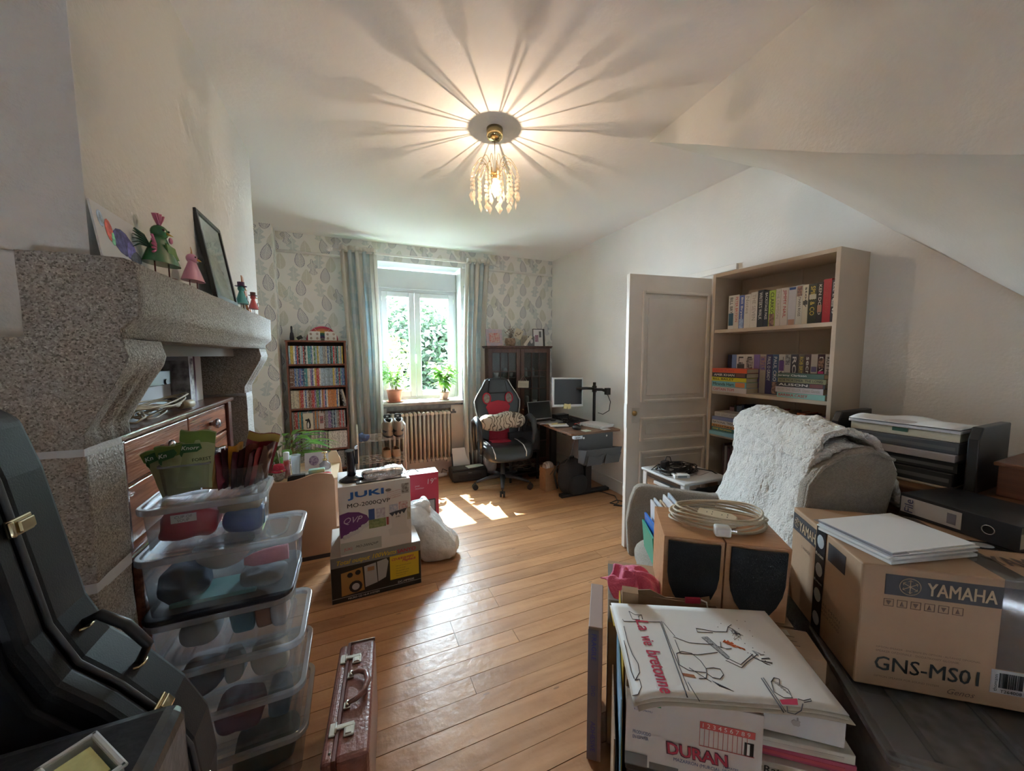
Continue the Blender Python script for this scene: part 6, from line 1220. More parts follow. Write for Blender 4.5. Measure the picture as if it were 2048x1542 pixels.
row2 = [(None, (.01, .01, .03), 'black'), (None, (.14, .22, .42), 'mid blue'), ('Lives', (.58, .56, .54), 'white with a small figure'), ('Lives', (.58, .56, .52), 'white with a drawn face'), (None, (.20, .13, .34), 'purple'), (None, (.45, .38, .30), 'beige with a portrait'), ('PAUL O GRADY', (.06, .05, .14), 'dark violet'), ('PAUL CRO', (.05, .09, .18), 'navy and teal'), ('Tate', (.56, .52, .46), 'cream'), (None, (.45, .43, .40), 'grey and black'), ('ROB', (.06, .06, .08), 'black and grey'), ('ROB BRYDON', (.14, .12, .10), 'dark with yellow lettering'), ('secret', (.10, .06, .07), 'dark maroon'), (None, (.50, .46, .42), 'ivory with a small crest'), ('DAWN', (.04, .015, .03), 'black and magenta'), ('ROY HUDD', (.52, .50, .50), 'white')]
Y2 = [1.78, 1.749, 1.716, 1.652, 1.596, 1.556, 1.517, 1.48, 1.442, 1.406, 1.373, 1.333, 1.298, 1.267, 1.233, 1.198, 1.166]
for k, (tt_, c, nm) in enumerate(row2):
    pt = {2: [(.45, .75, (.05, .05, .05), None), (.40, .45, (.5, .05, .05), None)], 3: [(.62, .90, (.45, .42, .4), (.05, .05, .05)), (.40, .47, (.1, .25, .5), None)], 5: [(.6, .95, FACE, (.1, .08, .3))], 7: [(.02, .32, (.05, .04, .05), FACE)], 8: [(.6, .85, (.12, .05, .2), None)], 9: [(.75, 1, (.1, .1, .1), (.4, .4, .4))], 13: [(.60, .72, (.15, .12, .25), None)], 14: [(.35, .62, (.5, .04, .18), None), (.70, .9, FACE, (.02, .02, .02))]}.get(k)
    upbook(f'{nm} hardback standing on the second shelf, {ORD[k]} from the door', 2.42, Y2[k], Y2[k+1], 1.2455, .252, .15, c, tt_, INKY if k == 11 else (INKK if sum(c) > 1.2 else INKW), .6, 'hardbacks on the second shelf', pt)
def flatbook(label, x, yc, z, ln, th, dp, col, ttl, ink, group, rz=0, patch=None, over=0):
    """book lying flat, spine toward -X, title reading toward the camera side"""
    t = thing('book', label, 'book', (x, yc, z), rz, group); cm = M(col, .4)
    obj('cover', MB().box(0, dp, -ln/2, ln/2, 0, .002).box(0, dp, -ln/2, ln/2, th-.003, th-.001).box(0, .003, -ln/2, ln/2, .002, th-.003), cm, t); obj('pages', MB().box(.003, dp-.003, -ln/2+.003, ln/2-.003, .002, th-.003), PAGE, t)
    if ttl: text(ttl, t, ink, (-.0002, ln*.46, th*.26), (0, -1, 0), (0, 0, 1), width=ln*(.62 if len(ttl) < 16 else .9), height=th*.50, bold=.015)
    if patch: obj('printed_patch', MB().box(-.0008, -.0002, -ln*.46, -ln*.20, th*.1, th*.9), M(patch, .5), t)
    return t
z = 1.2455
for k, (lab, th, c, ttl, ink, pt) in enumerate([('white book titled in red at the bottom of the near door stack', .034, (.56, .50, .48), 'CAPTAIN TOM', INKR, None), ('turquoise book with an orange end in the stack by the door', .038, (.16, .40, .46), 'Miranda Hart', INKK, (.60, .20, .06)), ('bright yellow book in the stack by the door', .028, (.62, .56, .02), 'BILL BAILEY', INKK, None), ('black book with yellow figures in the stack by the door', .030, (.03, .03, .04), 'AMIR KHAN', INKW, (.15, .06, .05)), ('orange red book on top of the stack by the door', .030, (.62, .09, .03), 'KATHY BURKE', INKR, None)]):
    flatbook(lab, 2.30+.003*(k % 3), 1.678+.004*((k*7) % 3), z, .245-.006*(k == 3), th, .16, c, ttl, ink, 'flat stack on the second shelf by the door', patch=pt); z += th
z = 1.2455
for k, (lab, th, c, ttl, ink, pt) in enumerate([('mint green book at the bottom of the right stack, second shelf', .030, (.26, .50, .46), 'BARBRA CASEY', INKR, None), ('pale grey book in the right stack, second shelf', .033, (.50, .46, .48), 'FROM THE SELLER  David Gentle', INKG, None), ('dark grey black book in the right stack, second shelf', .026, (.05, .05, .06), 'ALISON', INKW, (.14, .04, .04)), ('olive green book in the right stack, second shelf', .026, (.24, .24, .13), 'BOB MORTIMER  THE LONG', INKK, None), ('dark green book with white title topping the right stack', .028, (.06, .11, .09), 'Jeremy Clarkson', INKW, None)]):
    flatbook(lab, 2.325+.003*(k % 3), 1.262+.006*((k*5) % 3), z, .245, th, .14, c, ttl, ink, 'right flat stack on the second shelf', patch=pt); z += th
z = .9455
for k, (lab, th, c, ttl, ink) in enumerate([('light blue book jutting out at the bottom of the third shelf stack', .026, (.20, .42, .52), None, INKW), ('dark green book in the third shelf stack', .026, (.05, .16, .14), 'ONE WOMAN', INKY), ('orange brown book in the third shelf stack', .020, (.50, .24, .07), 'stories', INKK), ('white paperback with title, fourth in the third shelf stack', .028, (.52, .50, .47), 'NATIONAL TREASURE', INKK), ('blue and pink book in the third shelf stack', .024, (.16, .20, .38), None, INKW), ('white book on top of the third shelf stack', .030, (.55, .52, .48), 'THE GREAT ADVENTURE', INKG)]):
    flatbook(lab, 2.285+.006*((k*3) % 4)+.006*k, 1.690-.004*(k % 3), z, .215+.008*(k % 3), th, .15, c, ttl, ink, 'flat stack on the third shelf'); z += th
z = .9455
for k in range(6): flatbook(f'yellowed paperback lying in the middle of the third shelf, {ORD[k]} from the bottom', 2.345+.003*(k % 2), 1.475+.004*(k % 3), z, .18, .020, .13, (.40, .27, .13) if k < 5 else (.22, .22, .14), None, INKK, 'yellowed paperbacks on the third shelf'); z += .020
y = 1.775; rr = random.Random(14); c3 = [('dull pink', (.30, .16, .17)), ('black', (.02, .02, .02)), ('blue grey', (.14, .18, .28)), ('dark blue', (.03, .05, .14)), ('sage', (.22, .25, .18)), ('pinkish cream', (.45, .34, .30)), ('rose', (.34, .18, .18)), ('red', (.40, .05, .06)), ('steel blue', (.10, .22, .36)), ('brown pink', (.26, .15, .14)), ('navy', (.04, .05, .10)), ('crimson', (.42, .05, .07)), ('cream', (.42, .38, .30)), ('lilac', (.20, .14, .26)), ('ivory', (.45, .42, .35)), ('pale', (.46, .44, .38)), ('buff', (.44, .40, .32)), ('orange', (.52, .12, .04)), ('brown', (.12, .07, .06)), ('light', (.42, .38, .33)), ('fawn', (.40, .35, .28)), ('violet', (.22, .12, .24))]
for k, (nm, c) in enumerate(c3):
    wd = [.034, .018, .036, .018, .026, .030, .028, .024, .020, .034, .028, .026, .020, .024, .022, .022, .022, .046, .020, .034, .030, .020][k]
    if y-wd < 1.135: break
    tt_ = {15: 'THE PYTHONS', 16: 'THE PYTHONS', 17: 'ape', 7: 'THE VALLEY', 11: 'DERREN'}.get(k)
    upbook(f'{nm} book upright on the pale bookcase third shelf, {ORD[k]} from the door', 2.455, y, y-wd, .9455, .19+rr.uniform(-.012, .016), .13, c, tt_, INKK, .6, 'books on the third shelf'); y -= wd
y = 1.775
for k in range(12):
    wd = [.012, .020, .016, .010, .018, .014, .012, .02, .014, .016, .012, .018][k]
    upbook(f'tall dark red or brown album on the fourth shelf, {ORD[k]} from the door', 2.40, y, y-wd, .6205, .245-.012*(k % 3), .17, [(.06, .03, .03), (.22, .19, .18), (.10, .04, .05)][k % 3], None, INKW, .6, 'albums on the fourth shelf'); y -= wd+.003
# ------------------------------------------------------------------ plastic drawer tower and cables
dt = thing('drawer_tower', 'white plastic drawer tower with smoky see-through sides by the door', 'drawers', (1.885, 1.635, 0), -.03)
TW = M((.60, .61, .62), .35); SMK = glassy('smoke_plastic', (.45, .47, .5), .55, .25, .15, (.3, .32, .34))
tw, td_, th_ = .37, .38, .69
for x in (0, tw-.04):
    for y in (0, td_-.04): obj('corner_post', MB().box(x, x+.04, y, y+.04, 0, th_-.02), TW, dt, bev=.006)
obj('top', MB().box(-.01, tw+.01, -.01, td_+.01, th_-.02, th_), TW, dt, bev=.008)
for z in (.0, .22, .44): obj('rail_frame', MB().box(0, tw, 0, td_, z, z+.018), TW, dt, bev=.002); obj('side_pane', MB().box(.04, tw-.04, .004, .007, z+.018, z+.20), SMK, dt); d = obj('drawer', MB().box(.004, .010, .04, td_-.04, z+.018, z+.20), SMK, dt); obj('pull', MB().box(-.012, .004, .12, td_-.12, z+.17, z+.19), TW, d, bev=.003)
solo('orange_pack', 'orange and white packet inside the top drawer of the tower', 'packet', MB().box(-.06, .06, -.05, .05, 0, .11), M((.60, .28, .12), .5, col2=(.6, .55, .5), scale=9), (1.99, 1.86, .459), .2, bev=.006); solo('white_jar', 'white curled paper in the top drawer of the tower', 'paper', MB().lathe([(0, 0), (.035, 0), (.035, .13), (.03, .13), (0, .01)], 18), M((.4, .4, .42), .6), (2.14, 1.72, .459))
q = MB(); rr = random.Random(19)
for k in range(20):
    a0 = rr.uniform(0, 6); R_ = rr.uniform(.05, .15); cx, cy = rr.uniform(-.05, .05), rr.uniform(-.03, .03)
    q.tube([(cx+R_*1.2*math.cos(a0+i*.7)+rr.uniform(-.01, .01), cy+R_*.8*math.sin(a0+i*.7)+rr.uniform(-.01, .01), .008+.045*rr.random()*(1-R_*3)) for i in range(8)], .0035, 5)
q.tube([(.12, -.06, .02), (.19, -.12, .01), (.215, -.19, -.02), (.225, -.20, -.18), (.21, -.195, -.36)], .004, 5)
solo('adapter_cables', 'tangle of black adapter cables on top of the drawer tower', 'cables', q, BLK, (2.04, 1.84, .692))
t = thing('power_adapter', 'black power adapter brick standing in the cable tangle', 'adapter', (1.955, 1.87, .692), .3); obj('case', MB().box(-.03, .03, -.02, .02, 0, .075), BLK, t, bev=.005); obj('lead', MB().tube([(0, 0, .075), (.02, .0, .10), (.07, 0, .09), (.10, 0, .04)], .003, 5), BLK, t)
t = thing('small_carton', 'little white carton under the cables on the drawer tower', 'box', (1.955, 1.735, .6915), -.35); obj('carton_body', MB().box(-.05, .05, -.025, .025, 0, .022), PAPER, t); obj('printed_label', MB().box(-.03, .03, -.0256, -.025, .005, .018), M((.25, .3, .35), .5), t)
solo('loose_leaflet', 'pinkish leaflet lying on the drawer tower beside the cables', 'leaflet', MB().box(-.06, .06, -.04, .04, 0, .002), M((.55, .48, .46), .6), (2.15, 1.76, .6915), .2)
# ------------------------------------------------------------------ armchair with fleece
UPH = M((.33, .29, .245), .95, bump=.8, bscale=240, var=.10, scale=120, sheen=.2)
ac = thing('armchair', 'beige tweed winged armchair half buried in clutter on the right', 'armchair', (1.66, 1.24, 0), math.radians(-120))
for x in (-.26, .26):
    for y in (-.30, .28): obj('leg', MB().cyl((x, y, 0), (x*.97, y*.97, .16), .016, .024, n=10), M((.10, .05, .03), .4), ac)
obj('seat_base', pad(.60, .70, .18, 0, 0, .25, 7), UPH, ac); obj('seat_cushion', pad(.50, .66, .15, 0, -.05, .40, 4), UPH, ac)
def armf(s):
    prof = [(-.37, .28), (-.385, .50), (-.365, .63), (-.34, .70), (-.31, .725), (-.26, .722), (-.10, .70), (.10, .68), (.28, .69), (.32, .80), (.34, .28)]
    return MB().prism(prof, s*.325-.035, s*.325+.035, 'yz')
for s in (-1, 1): obj('arm', armf(s), UPH, ac, bev=.024, seg=3)
TBk = Matrix.Translation((0, .32, .40)) @ Matrix.Rotation(-.20, 4, 'X')
def bkf(u, v):
    a = 2*PI*u; b = -PI/2+PI*v; sg = lambda t_, e: math.copysign(abs(t_)**e, t_)
    x = .33*sg(math.cos(b), .5)*sg(math.cos(a), .45); y = .075*sg(math.cos(b), .6)*sg(math.sin(a), .7); z_ = .37*sg(math.sin(b), .75)+.36
    return (x*(1-.10*max(0, z_-.45)/.3), y-.05*(abs(x)/.33)**2, z_)
obj('backrest', MB().grid(bkf, 44, 26, TBk, closed_u=True), UPH, ac)
obj('wing', MB().prism([(-.16, .24), (-.24, .44), (-.25, .54), (-.22, .63), (-.15, .70), (-.06, .735), (.02, .72), (.06, .66), (.07, .24)], .29, .355, 'yz', TBk), UPH, ac, bev=.024, seg=4); obj('wing', MB().prism([(-.02, .24), (-.05, .44), (-.04, .58), (.0, .66), (.06, .66), (.06, .24)], -.345, -.30, 'yz', TBk), UPH, ac, bev=.02, seg=3)
obj('back_piping', MB().tube([TBk @ Vector((.357, y, z_)) for y, z_ in ((-.16, .27), (-.235, .44), (-.245, .54), (-.215, .625), (-.15, .69), (-.06, .725), (.02, .71))], .007, 6), UPH, ac)
# fleece blanket
FLC = M((.66, .645, .62), .98, bump=1.0, bscale=120, sheen=.5, var=.06, scale=30)
fl_ = thing('fleece_blanket', 'white sherpa fleece blanket draped over the armchair back', 'blanket', (1.66, 1.24, 0), math.radians(-120))
path = [(.03, .49), (.06, .51), (.14, .57), (.19, .74), (.225, .92), (.245, 1.06), (.285, 1.165), (.37, 1.20), (.47, 1.165), (.53, 1.05), (.55, .90)]
def bl(u, v):
    L_ = v*(len(path)-1); i = min(len(path)-2, int(L_)); f = L_-i; y = path[i][0]*(1-f)+path[i+1][0]*f; z_ = path[i][1]*(1-f)+path[i+1][1]*f
    x = -.345+.665*u+.01*math.sin(v*7); p = Vector((x, y, z_)); d = _nz.noise_vector(Vector((x*6, v*5, 3)))*.022+_nz.noise_vector(Vector((x*40, v*50, 1)))*.010
    z2 = p.z+d.z
    return (p.x+d.x, p.y+d.y-.02, z2)
obj('fleece', MB().grid(bl, 90, 110), FLC, fl_, solid=.022)
def bl2(u, v):
    x = -.36+.68*u; a = v*PI*1.02; return (x+.012*math.sin(v*7), .37-.140*math.cos(a)-.01*u, 1.085+.100*math.sin(a)*(1-.25*u)+.012*math.sin(u*6)+.006*math.sin(v*14+u*9)-.03*u)
mbf = MB().grid(bl2, 50, 50); mbf.v = [tuple(Vector(p)+_nz.noise_vector(Vector(p)*38)*.009) for p in mbf.v]; obj('folded_edge', mbf, FLC, fl_, solid=.03)
# files and wallets on the seat
def T_c(x, y): c, s = math.cos(math.radians(-120)), math.sin(math.radians(-120)); return (1.66+c*x-s*y, 1.24+s*x+c*y)
for k, (nm, c, x, dy, h_, tl) in enumerate([('green', (.02, .30, .20), -.06, -.02, .15, .12), ('bright blue', (.01, .13, .50), -.02, .0, .19, .10), ('white', (.60, .62, .66), .02, .0, .26, .05), ('white', (.55, .57, .62), .045, .0, .27, .03), ('clear and orange', (.55, .42, .28), .07, .0, .26, .0), ('white', (.6, .6, .63), .10, .0, .29, -.02), ('pale blue', (.45, .50, .58), .125, .0, .30, -.02)]):
    X, Y = T_c(.05, -.335+.018*k); solo('document_wallet', f'{nm} document wallet standing on the armchair seat, {ORD[k]} from the window side', 'folder', MB().box(-.105, .105, -.005, .005, 0, h_), M(c, .35), (X, Y, .478), math.radians(-120)+.06*(k % 2), rx=tl*.8, bev=.002)
# ------------------------------------------------------------------ right foreground clutter
CA = math.radians(-37.5); CO = Vector((.625, .695, 0))
def C(x, y, z=0.0): return (CO.x+x*math.cos(CA)-y*math.sin(CA), CO.y+x*math.sin(CA)+y*math.cos(CA), z)
KRA = M((.34, .21, .12), .75, var=.05, scale=5, bump=.12, bscale=60); KRD = M((.28, .17, .10), .8, var=.06, scale=6); PRB = M((.035, .030, .035), .6); CRW = M((.56, .52, .49), .6)
# black box under the tomato crate
bb = thing('black_crate', 'black plastic crate on the floor under the printed tomato box', 'crate', C(.0, .0, 0), CA)
obj('crate_body', MB().box(0, .315, .012, .385, 0, .40), M((.015, .015, .017), .5), bb, bev=.006); obj('rim', MB().box(-.004, .319, .006, .39, .40, .425), M((.02, .02, .022), .5), bb, bev=.004)
# tomato crate
tc_ = thing('tomato_crate', 'white printed cardboard tomato crate under the cartoon portfolio', 'crate', C(-.005, .0, .426), CA)
cw_, cd_, ch_ = .315, .385, .222
obj('front_board', MB().box(0, cw_, 0, .005, 0, ch_-.01), CRW, tc_, bev=.001); obj('back_board', MB().box(0, cw_, cd_-.005, cd_, 0, ch_), KRD, tc_); obj('side_board', MB().box(0, .005, .005, cd_-.005, 0, ch_+.01), KRD, tc_); obj('side_board', MB().box(cw_-.005, cw_, .005, cd_-.005, 0, ch_), KRD, tc_); obj('floor_board', MB().box(.005, cw_-.005, .005, cd_-.005, 0, .006), KRD, tc_)
obj('corner_flap', MB().box(.0, .05, .30, .33, ch_-.002, ch_+.045, Matrix.Rotation(.1, 4, 'X')), KRA, tc_); obj('top_flap', MB().prism([(.02, .18), (.02, .23), (.10, .245), (.15, .225), (.24, .232), (.29, .25), (.30, .18)], cd_+.0, cd_+.004, 'xz'), KRD, tc_)
RED = M((.42, .03, .06), .5); BLP = M((.06, .09, .20), .5)
text('DURAN', tc_, M((.10, .02, .04), .5), (.100, -.0012, .056), fx, fz, width=.142, height=.034, bold=.045, shear=-.1); text('DURAN', tc_, RED, (.102, -.0020, .059), fx, fz, width=.138, height=.029, bold=.02, shear=-.1)
text('MAZARRON (MURCIA)', tc_, BLP, (.118, -.0014, .038), fx, fz, width=.105, height=.012, bold=.01); text('TOMATES\nDE MAZARRON', tc_, BLP, (.230, -.0014, .046), fx, fz, width=.056, bold=.01); text('PRODUCIDO\nEN ESPAÑA', tc_, BLP, (.018, -.0014, .078), fx, fz, width=.044, height=.024, bold=.01); text('R.E. 40875\nR.S. 21.344/MU', tc_, BLP, (.020, -.0014, .158), fx, fz, width=.044, bold=.01)
face(tc_, .176, .298, .146, .164, M((.50, .08, .07), .5), name='printed_table')
q = MB()
for k in range(11): q.box(.176+.0105*k, .177+.0105*k, -.0012, -.0004, .098, .146)
q.box(.176, .298, -.0012, -.0004, .098, .0995); obj('printed_table_lines', q, M((.45, .10, .08), .5), tc_); face(tc_, .276, .296, .100, .134, BK2); text('1', tc_, INKW, (.282, -.0022, .104), fx, fz, height=.028, bold=.03)
text('1 2 3 4 5 6 7 8 9', tc_, INKW, (.182, -.0022, .151), fx, fz, width=.105); face(tc_, .045, .085, .176, .182, M((.04, .25, .08), .5))
obj('clear_tape', MB().box(-.001, .055, -.0016, -.0008, .0, .035).box(.06, .13, -.0016, -.0008, .0, .020), glassy('parcel_tape', (.8, .85, .9), .75, .2), tc_)
for k, (x, y, h_, c) in enumerate([(.05, .10, .21, (.50, .40, .08)), (.13, .14, .20, (.5, .48, .45)), (.22, .12, .205, (.45, .06, .06))]): X, Y, Z = C(x, y); solo('hanging_file', f'{["yellow", "white", "red"][k]} hanging file inside the tomato crate', 'folder', MB().box(-.003, .003, -.08, .20, 0, h_), M(c, .6), (X, Y, .433), CA)
# slim upright things left of the crate
for k, (nm, lab, c, x, y0, y1, z1) in enumerate([('magazine', 'pale blue magazine standing on edge against the crate side', (.30, .42, .52), -.024, -.03, .26, .36), ('magazine', 'blue and cream comic standing on edge beside the crate', (.14, .26, .38), -.017, .0, .30, .60), ('envelope', 'brown envelope standing between magazines and crate', (.32, .20, .13), -.031, .03, .28, .45), ('yellow_folder', 'yellow folder edge sticking up at the left of the crate', (.58, .40, .04), -.010, .06, .36, .665)]):
    X, Y, Z = C(x, 0); solo(nm, lab, 'paper', MB().box(-.0018, .0018, y0, y1, 0, z1), M(c, .6, var=.15, scale=14), (X, Y, .002), CA)
# carton carrying the speakers, taped flat box at its left
k1 = thing('moving_carton', 'worn brown carton with torn corner tape, carrying the two speakers', 'box', C(-.045, .42, 0), CA)
obj('carton_body', MB().box(0, .60, 0, .27, 0, .585), KRA, k1, bev=.004); obj('top_flap', MB().box(0, .598, .0, .268, .5855, .589), KRA, k1); obj('corner_tape', MB().box(-.002, .045, -.002, .03, .50, .5895).box(-.002, .03, .03, .24, .5895, .5905), glassy('brown_tape', (.95, .9, .8), .6, .35), k1)
k2 = thing('flat_carton', 'flat brown carton with blue printed edge standing at the aisle', 'box', C(-.115, .345, 0), CA)
obj('carton_body', MB().box(0, .05, 0, .26, 0, .525), M((.30, .22, .20), .7, var=.06, scale=6), k2, bev=.003); obj('edge_tape', MB().box(-.001, .036, -.0012, -.0004, .005, .515), M((.14, .13, .18), .35), k2)
text('FRAGILE', k2, M((.05, .06, .30), .5), (.012, -.0022, .50), (0, 0, -1), fx, width=.10, height=.016, bold=.02); text('DVD', k2, M((.05, .06, .30), .5), (.012, -.0022, .30), (0, 0, -1), fx, width=.04, height=.014); text('ADHESIVE', k2, M((.05, .06, .30), .5), (.012, -.0022, .16), (0, 0, -1), fx, width=.12, height=.016, bold=.02)
# pink cloth
def clothf(u, v):
    x = (u-.5)*.20; y = (v-.5)*.24; d = _nz.noise_vector(Vector((x*16, y*16, 2)))
    z_ = .014+.050*math.exp(-((x/.07)**2+(y/.085)**2))+.014*math.sin(6*math.atan2(y+.01, x+.012)+34*math.hypot(x, y)+d.x*3)*min(1, math.hypot(x, y)*14)+d.z*.038
    return (x*(1-.18*math.sin(v*9))+d.x*.03, y+d.y*.03, max(.004, z_))
solo('pink_cloth', 'crumpled pink cotton cloth lying on the brown carton', 'cloth', MB().grid(clothf, 60, 60), M((.56, .09, .18), .9, bump=.4, bscale=150, sheen=.3), C(.065, .50, .590), CA+.5, solid=.0025)
# speakers
BEE = grain((.40, .20, .095), (.47, .25, .125), 'x', .4); GRL = M((.008, .009, .012), .8, bump=.4, bscale=300)
def speaker(lab, x):
    t = thing('bookshelf_speaker', lab, 'speaker', C(x, .430, .590), CA, 'pair of beech speakers'); w_, d_, h_ = .194, .245, .272
    v = [(0, 0, 0), (w_, 0, 0), (w_, d_, 0), (0, d_, 0), (0, -.02, h_), (w_, -.02, h_), (w_, d_, h_), (0, d_, h_)]
    obj('cabinet', MB().add(v, [(0, 3, 2, 1), (4, 5, 6, 7), (0, 1, 5, 4), (1, 2, 6, 5), (2, 3, 7, 6), (3, 0, 4, 7)]), BEE, t, bev=.002)
    gp = [(.014, .262), (.014, .14), (.020, .10), (.035, .06), (.060, .020), (.066, .012), (w_-.066, .012), (w_-.060, .020), (w_-.035, .06), (w_-.020, .10), (w_-.014, .14), (w_-.014, .262), (w_*.5, .258)]
    q = MB().prism(gp, -.012, -.002, 'xz'); q.v = [(a, b-.02*c/h_, c) for a, b, c in q.v]; obj('grille', q, GRL, t, bev=.002)
speaker('beech bookshelf speaker with black grille, nearer the armchair cushion', .140); speaker('beech bookshelf speaker with black grille, nearer the big carton', .338)
# extension lead
CRM = M((.56, .49, .38), .35); q = MB()
for k in range(8):
    a_, b_ = .165-.006*(k % 4), .098-.004*(k % 5); z0 = .008+.0065*k
    q.tube([(a_*math.cos(2*PI*i/30)+.008*math.sin(k*2.1), b_*math.sin(2*PI*i/30)+.007*math.cos(k*1.7), z0+.006*math.sin(2*PI*i/30*2+k)) for i in range(30)], .0042, 6, closed=True)
q.tube([(-.10, .03, .045), (-.06, .025, .03), (-.03, .015, .03)], .0042, 6); EX, EY, EZ = C(.345, .560, .864)
solo('extension_cable', 'thick coil of cream extension cable lying on top of the speakers', 'cable', q, CRM, (EX, EY, EZ), CA+.05)
t = thing('socket_block', 'cream two way extension socket block inside the cable coil', 'socket', (EX, EY, EZ+.001), CA-.35)
obj('housing', MB().prism([(-.062, -.034), (-.066, .0), (-.062, .034), (.045, .036), (.066, .015), (.066, -.015), (.045, -.036)], 0, .034, 'xy'), M((.60, .53, .38), .35), t, bev=.004, seg=3)
q = MB()
for cx in (-.022, .028): q.box(cx-.012, cx-.009, -.004, .004, .0342, .0346).box(cx+.006, cx+.009, -.016, -.008, .0342, .0346).box(cx+.006, cx+.009, .008, .016, .0342, .0346)
obj('socket_slot', q, BLK, t)['kind'] = 'stuff'
X, Y, Z = C(.335, .452, .866); t = thing('white_plug', 'white plug on the extension cable hanging by the speaker front edge', 'plug', (X, Y, Z), CA)
obj('plug_body', MB().box(-.026, .026, -.018, .018, .0, .036), WHITE, t, bev=.008, seg=3); obj('prong', MB().box(.026, .045, -.004, .004, .018, .024), STEEL, t)
# small brown carton between speaker front and big carton
sc_ = carton('small_carton', 'small plain brown carton beside the cartoon portfolio', C(.400, .288, .40), CA-.03, .180, .125, .19, M((.40, .27, .17), .7, var=.05, scale=7), seam=False, bev=.002)
face(sc_, .09, .16, .10, .103, INKK, name='printed_line'); obj('printed_label', MB().box(.02, .12, .09, .115, .190, .1908), M((.5, .44, .36), .6), sc_)
for k in range(3): obj('printed_text', MB().box(.02+.01*k, .13, .085-.02*k, .087-.02*k, .190, .1906), M((.16, .10, .07), .6), sc_)
base = solo('support_carton', 'dark carton hidden under the small brown carton', 'box', MB().box(0, .18, 0, .125, 0, .396), KRD, C(.400, .288, .002), CA-.03, bev=.003)
# white laptop carton and magazines
wb = thing('laptop_carton', 'slim white computer carton with a grey fruit emblem under the portfolio', 'box', C(.318, .115, .495), CA-.04); obj('carton_body', MB().box(0, .218, 0, .165, 0, .072), M((.60, .60, .60), .35), wb, bev=.003)
ap = [(0, -.010), (.008, -.011), (.013, -.004), (.011, .003), (.013, .008), (.007, .012), (0, .009), (-.007, .012), (-.013, .007), (-.014, 0), (-.010, -.008), (-.005, -.011)]
obj('printed_emblem', MB().prism([(.11+a*.75, .040+b*.75) for a, b in ap], -.0012, -.0004, 'xz').ball((.113, -.0008, .053), (.002, .0005, .004), 8, 6), M((.42, .38, .37), .5), wb)
z = .22; rr = random.Random(3)
for k in range(7):
    th = [.05, .045, .035, .045, .04, .03, .028][k]; c = [(.50, .44, .42), (.46, .10, .12), (.55, .52, .50), (.42, .34, .32), (.56, .54, .50), (.34, .05, .10), (.55, .52, .46)][k]
    nm = ['cream', 'red', 'white', 'beige', 'pale', 'crimson', 'ivory'][k]
    t = thing('magazine_volume', f'{nm} magazine bundle in the pile under the white carton, {ORD[k]} from below', 'magazine', C(.320+.004*(k % 2), .085+.006*((k*3) % 4), z), CA-.03*(k % 2)); obj('cover', MB().box(0, .235, 0, .18, 0, th-.002), M(c, .5, var=.1, scale=9), t, bev=.002); face(t, .02, .21, th*.3, th*.6, M((.45, .06, .08), .5) if k % 2 else M((.5, .46, .42), .5), name='printed_band')
    if k == 4: text('Ratours', t, INKK, (.03, -.0022, .010), fx, fz, width=.09, height=.020, bold=.02)
    if k == 3: text('CALIFORNIA', t, M((.50, .12, .10), .5), (.02, -.0022, .008), fx, fz, width=.19, height=.030, shear=.2)
    z += th
solo('book_pile_base', 'grey carton under the magazine pile', 'box', MB().box(0, .24, 0, .19, 0, .216), M((.10, .09, .10), .7), C(.320, .088, .002), CA, bev=.003)
# cartoon portfolio
AX, AY = .877, .663; AR = math.radians(-28.3)
ar = thing('art_portfolio', 'white card portfolio with a cartoon line drawing titled La vie bretonne', 'portfolio', (AX, AY, .689), AR)
def sag(x, y): return -.018*max(0, (x-.10)/.14)**2*max(0, -y+.04)*4-.022*max(0, (-x-.15)/.09)**2*max(0, (-y)/.16)
W2, D2 = .238, .163
def sheet(z0, jx, jy, s=1.0): return MB().grid(lambda u, v: ((-W2+2*W2*u)*s+jx, (-D2+2*D2*v)*s+jy, z0+sag(-W2+2*W2*u, -D2+2*D2*v)), 24, 16)
SH = M((.70, .69, .68), .6)
obj('back_sheet', sheet(-.010, .006, -.010), M((.50, .44, .36), .7), ar, solid=.002); obj('back_sheet', sheet(-.004, -.004, -.004), M((.58, .52, .45), .7), ar, solid=.002); obj('cover_sheet', sheet(.002, 0, 0), SH, ar, solid=.0016)
def ink(name, pts, r_, m_, closed=False):
    P = []
    for i in range(len(pts)-1):
        n_ = max(1, int(math.hypot(pts[i+1][0]-pts[i][0], pts[i+1][1]-pts[i][1])/.012))
        for j in range(n_): q_ = j/n_; P.append((pts[i][0]*(1-q_)+pts[i+1][0]*q_, pts[i][1]*(1-q_)+pts[i+1][1]*q_))
    P.append(pts[-1]); return [(x, y, .0032+sag(x, y)) for x, y in P]
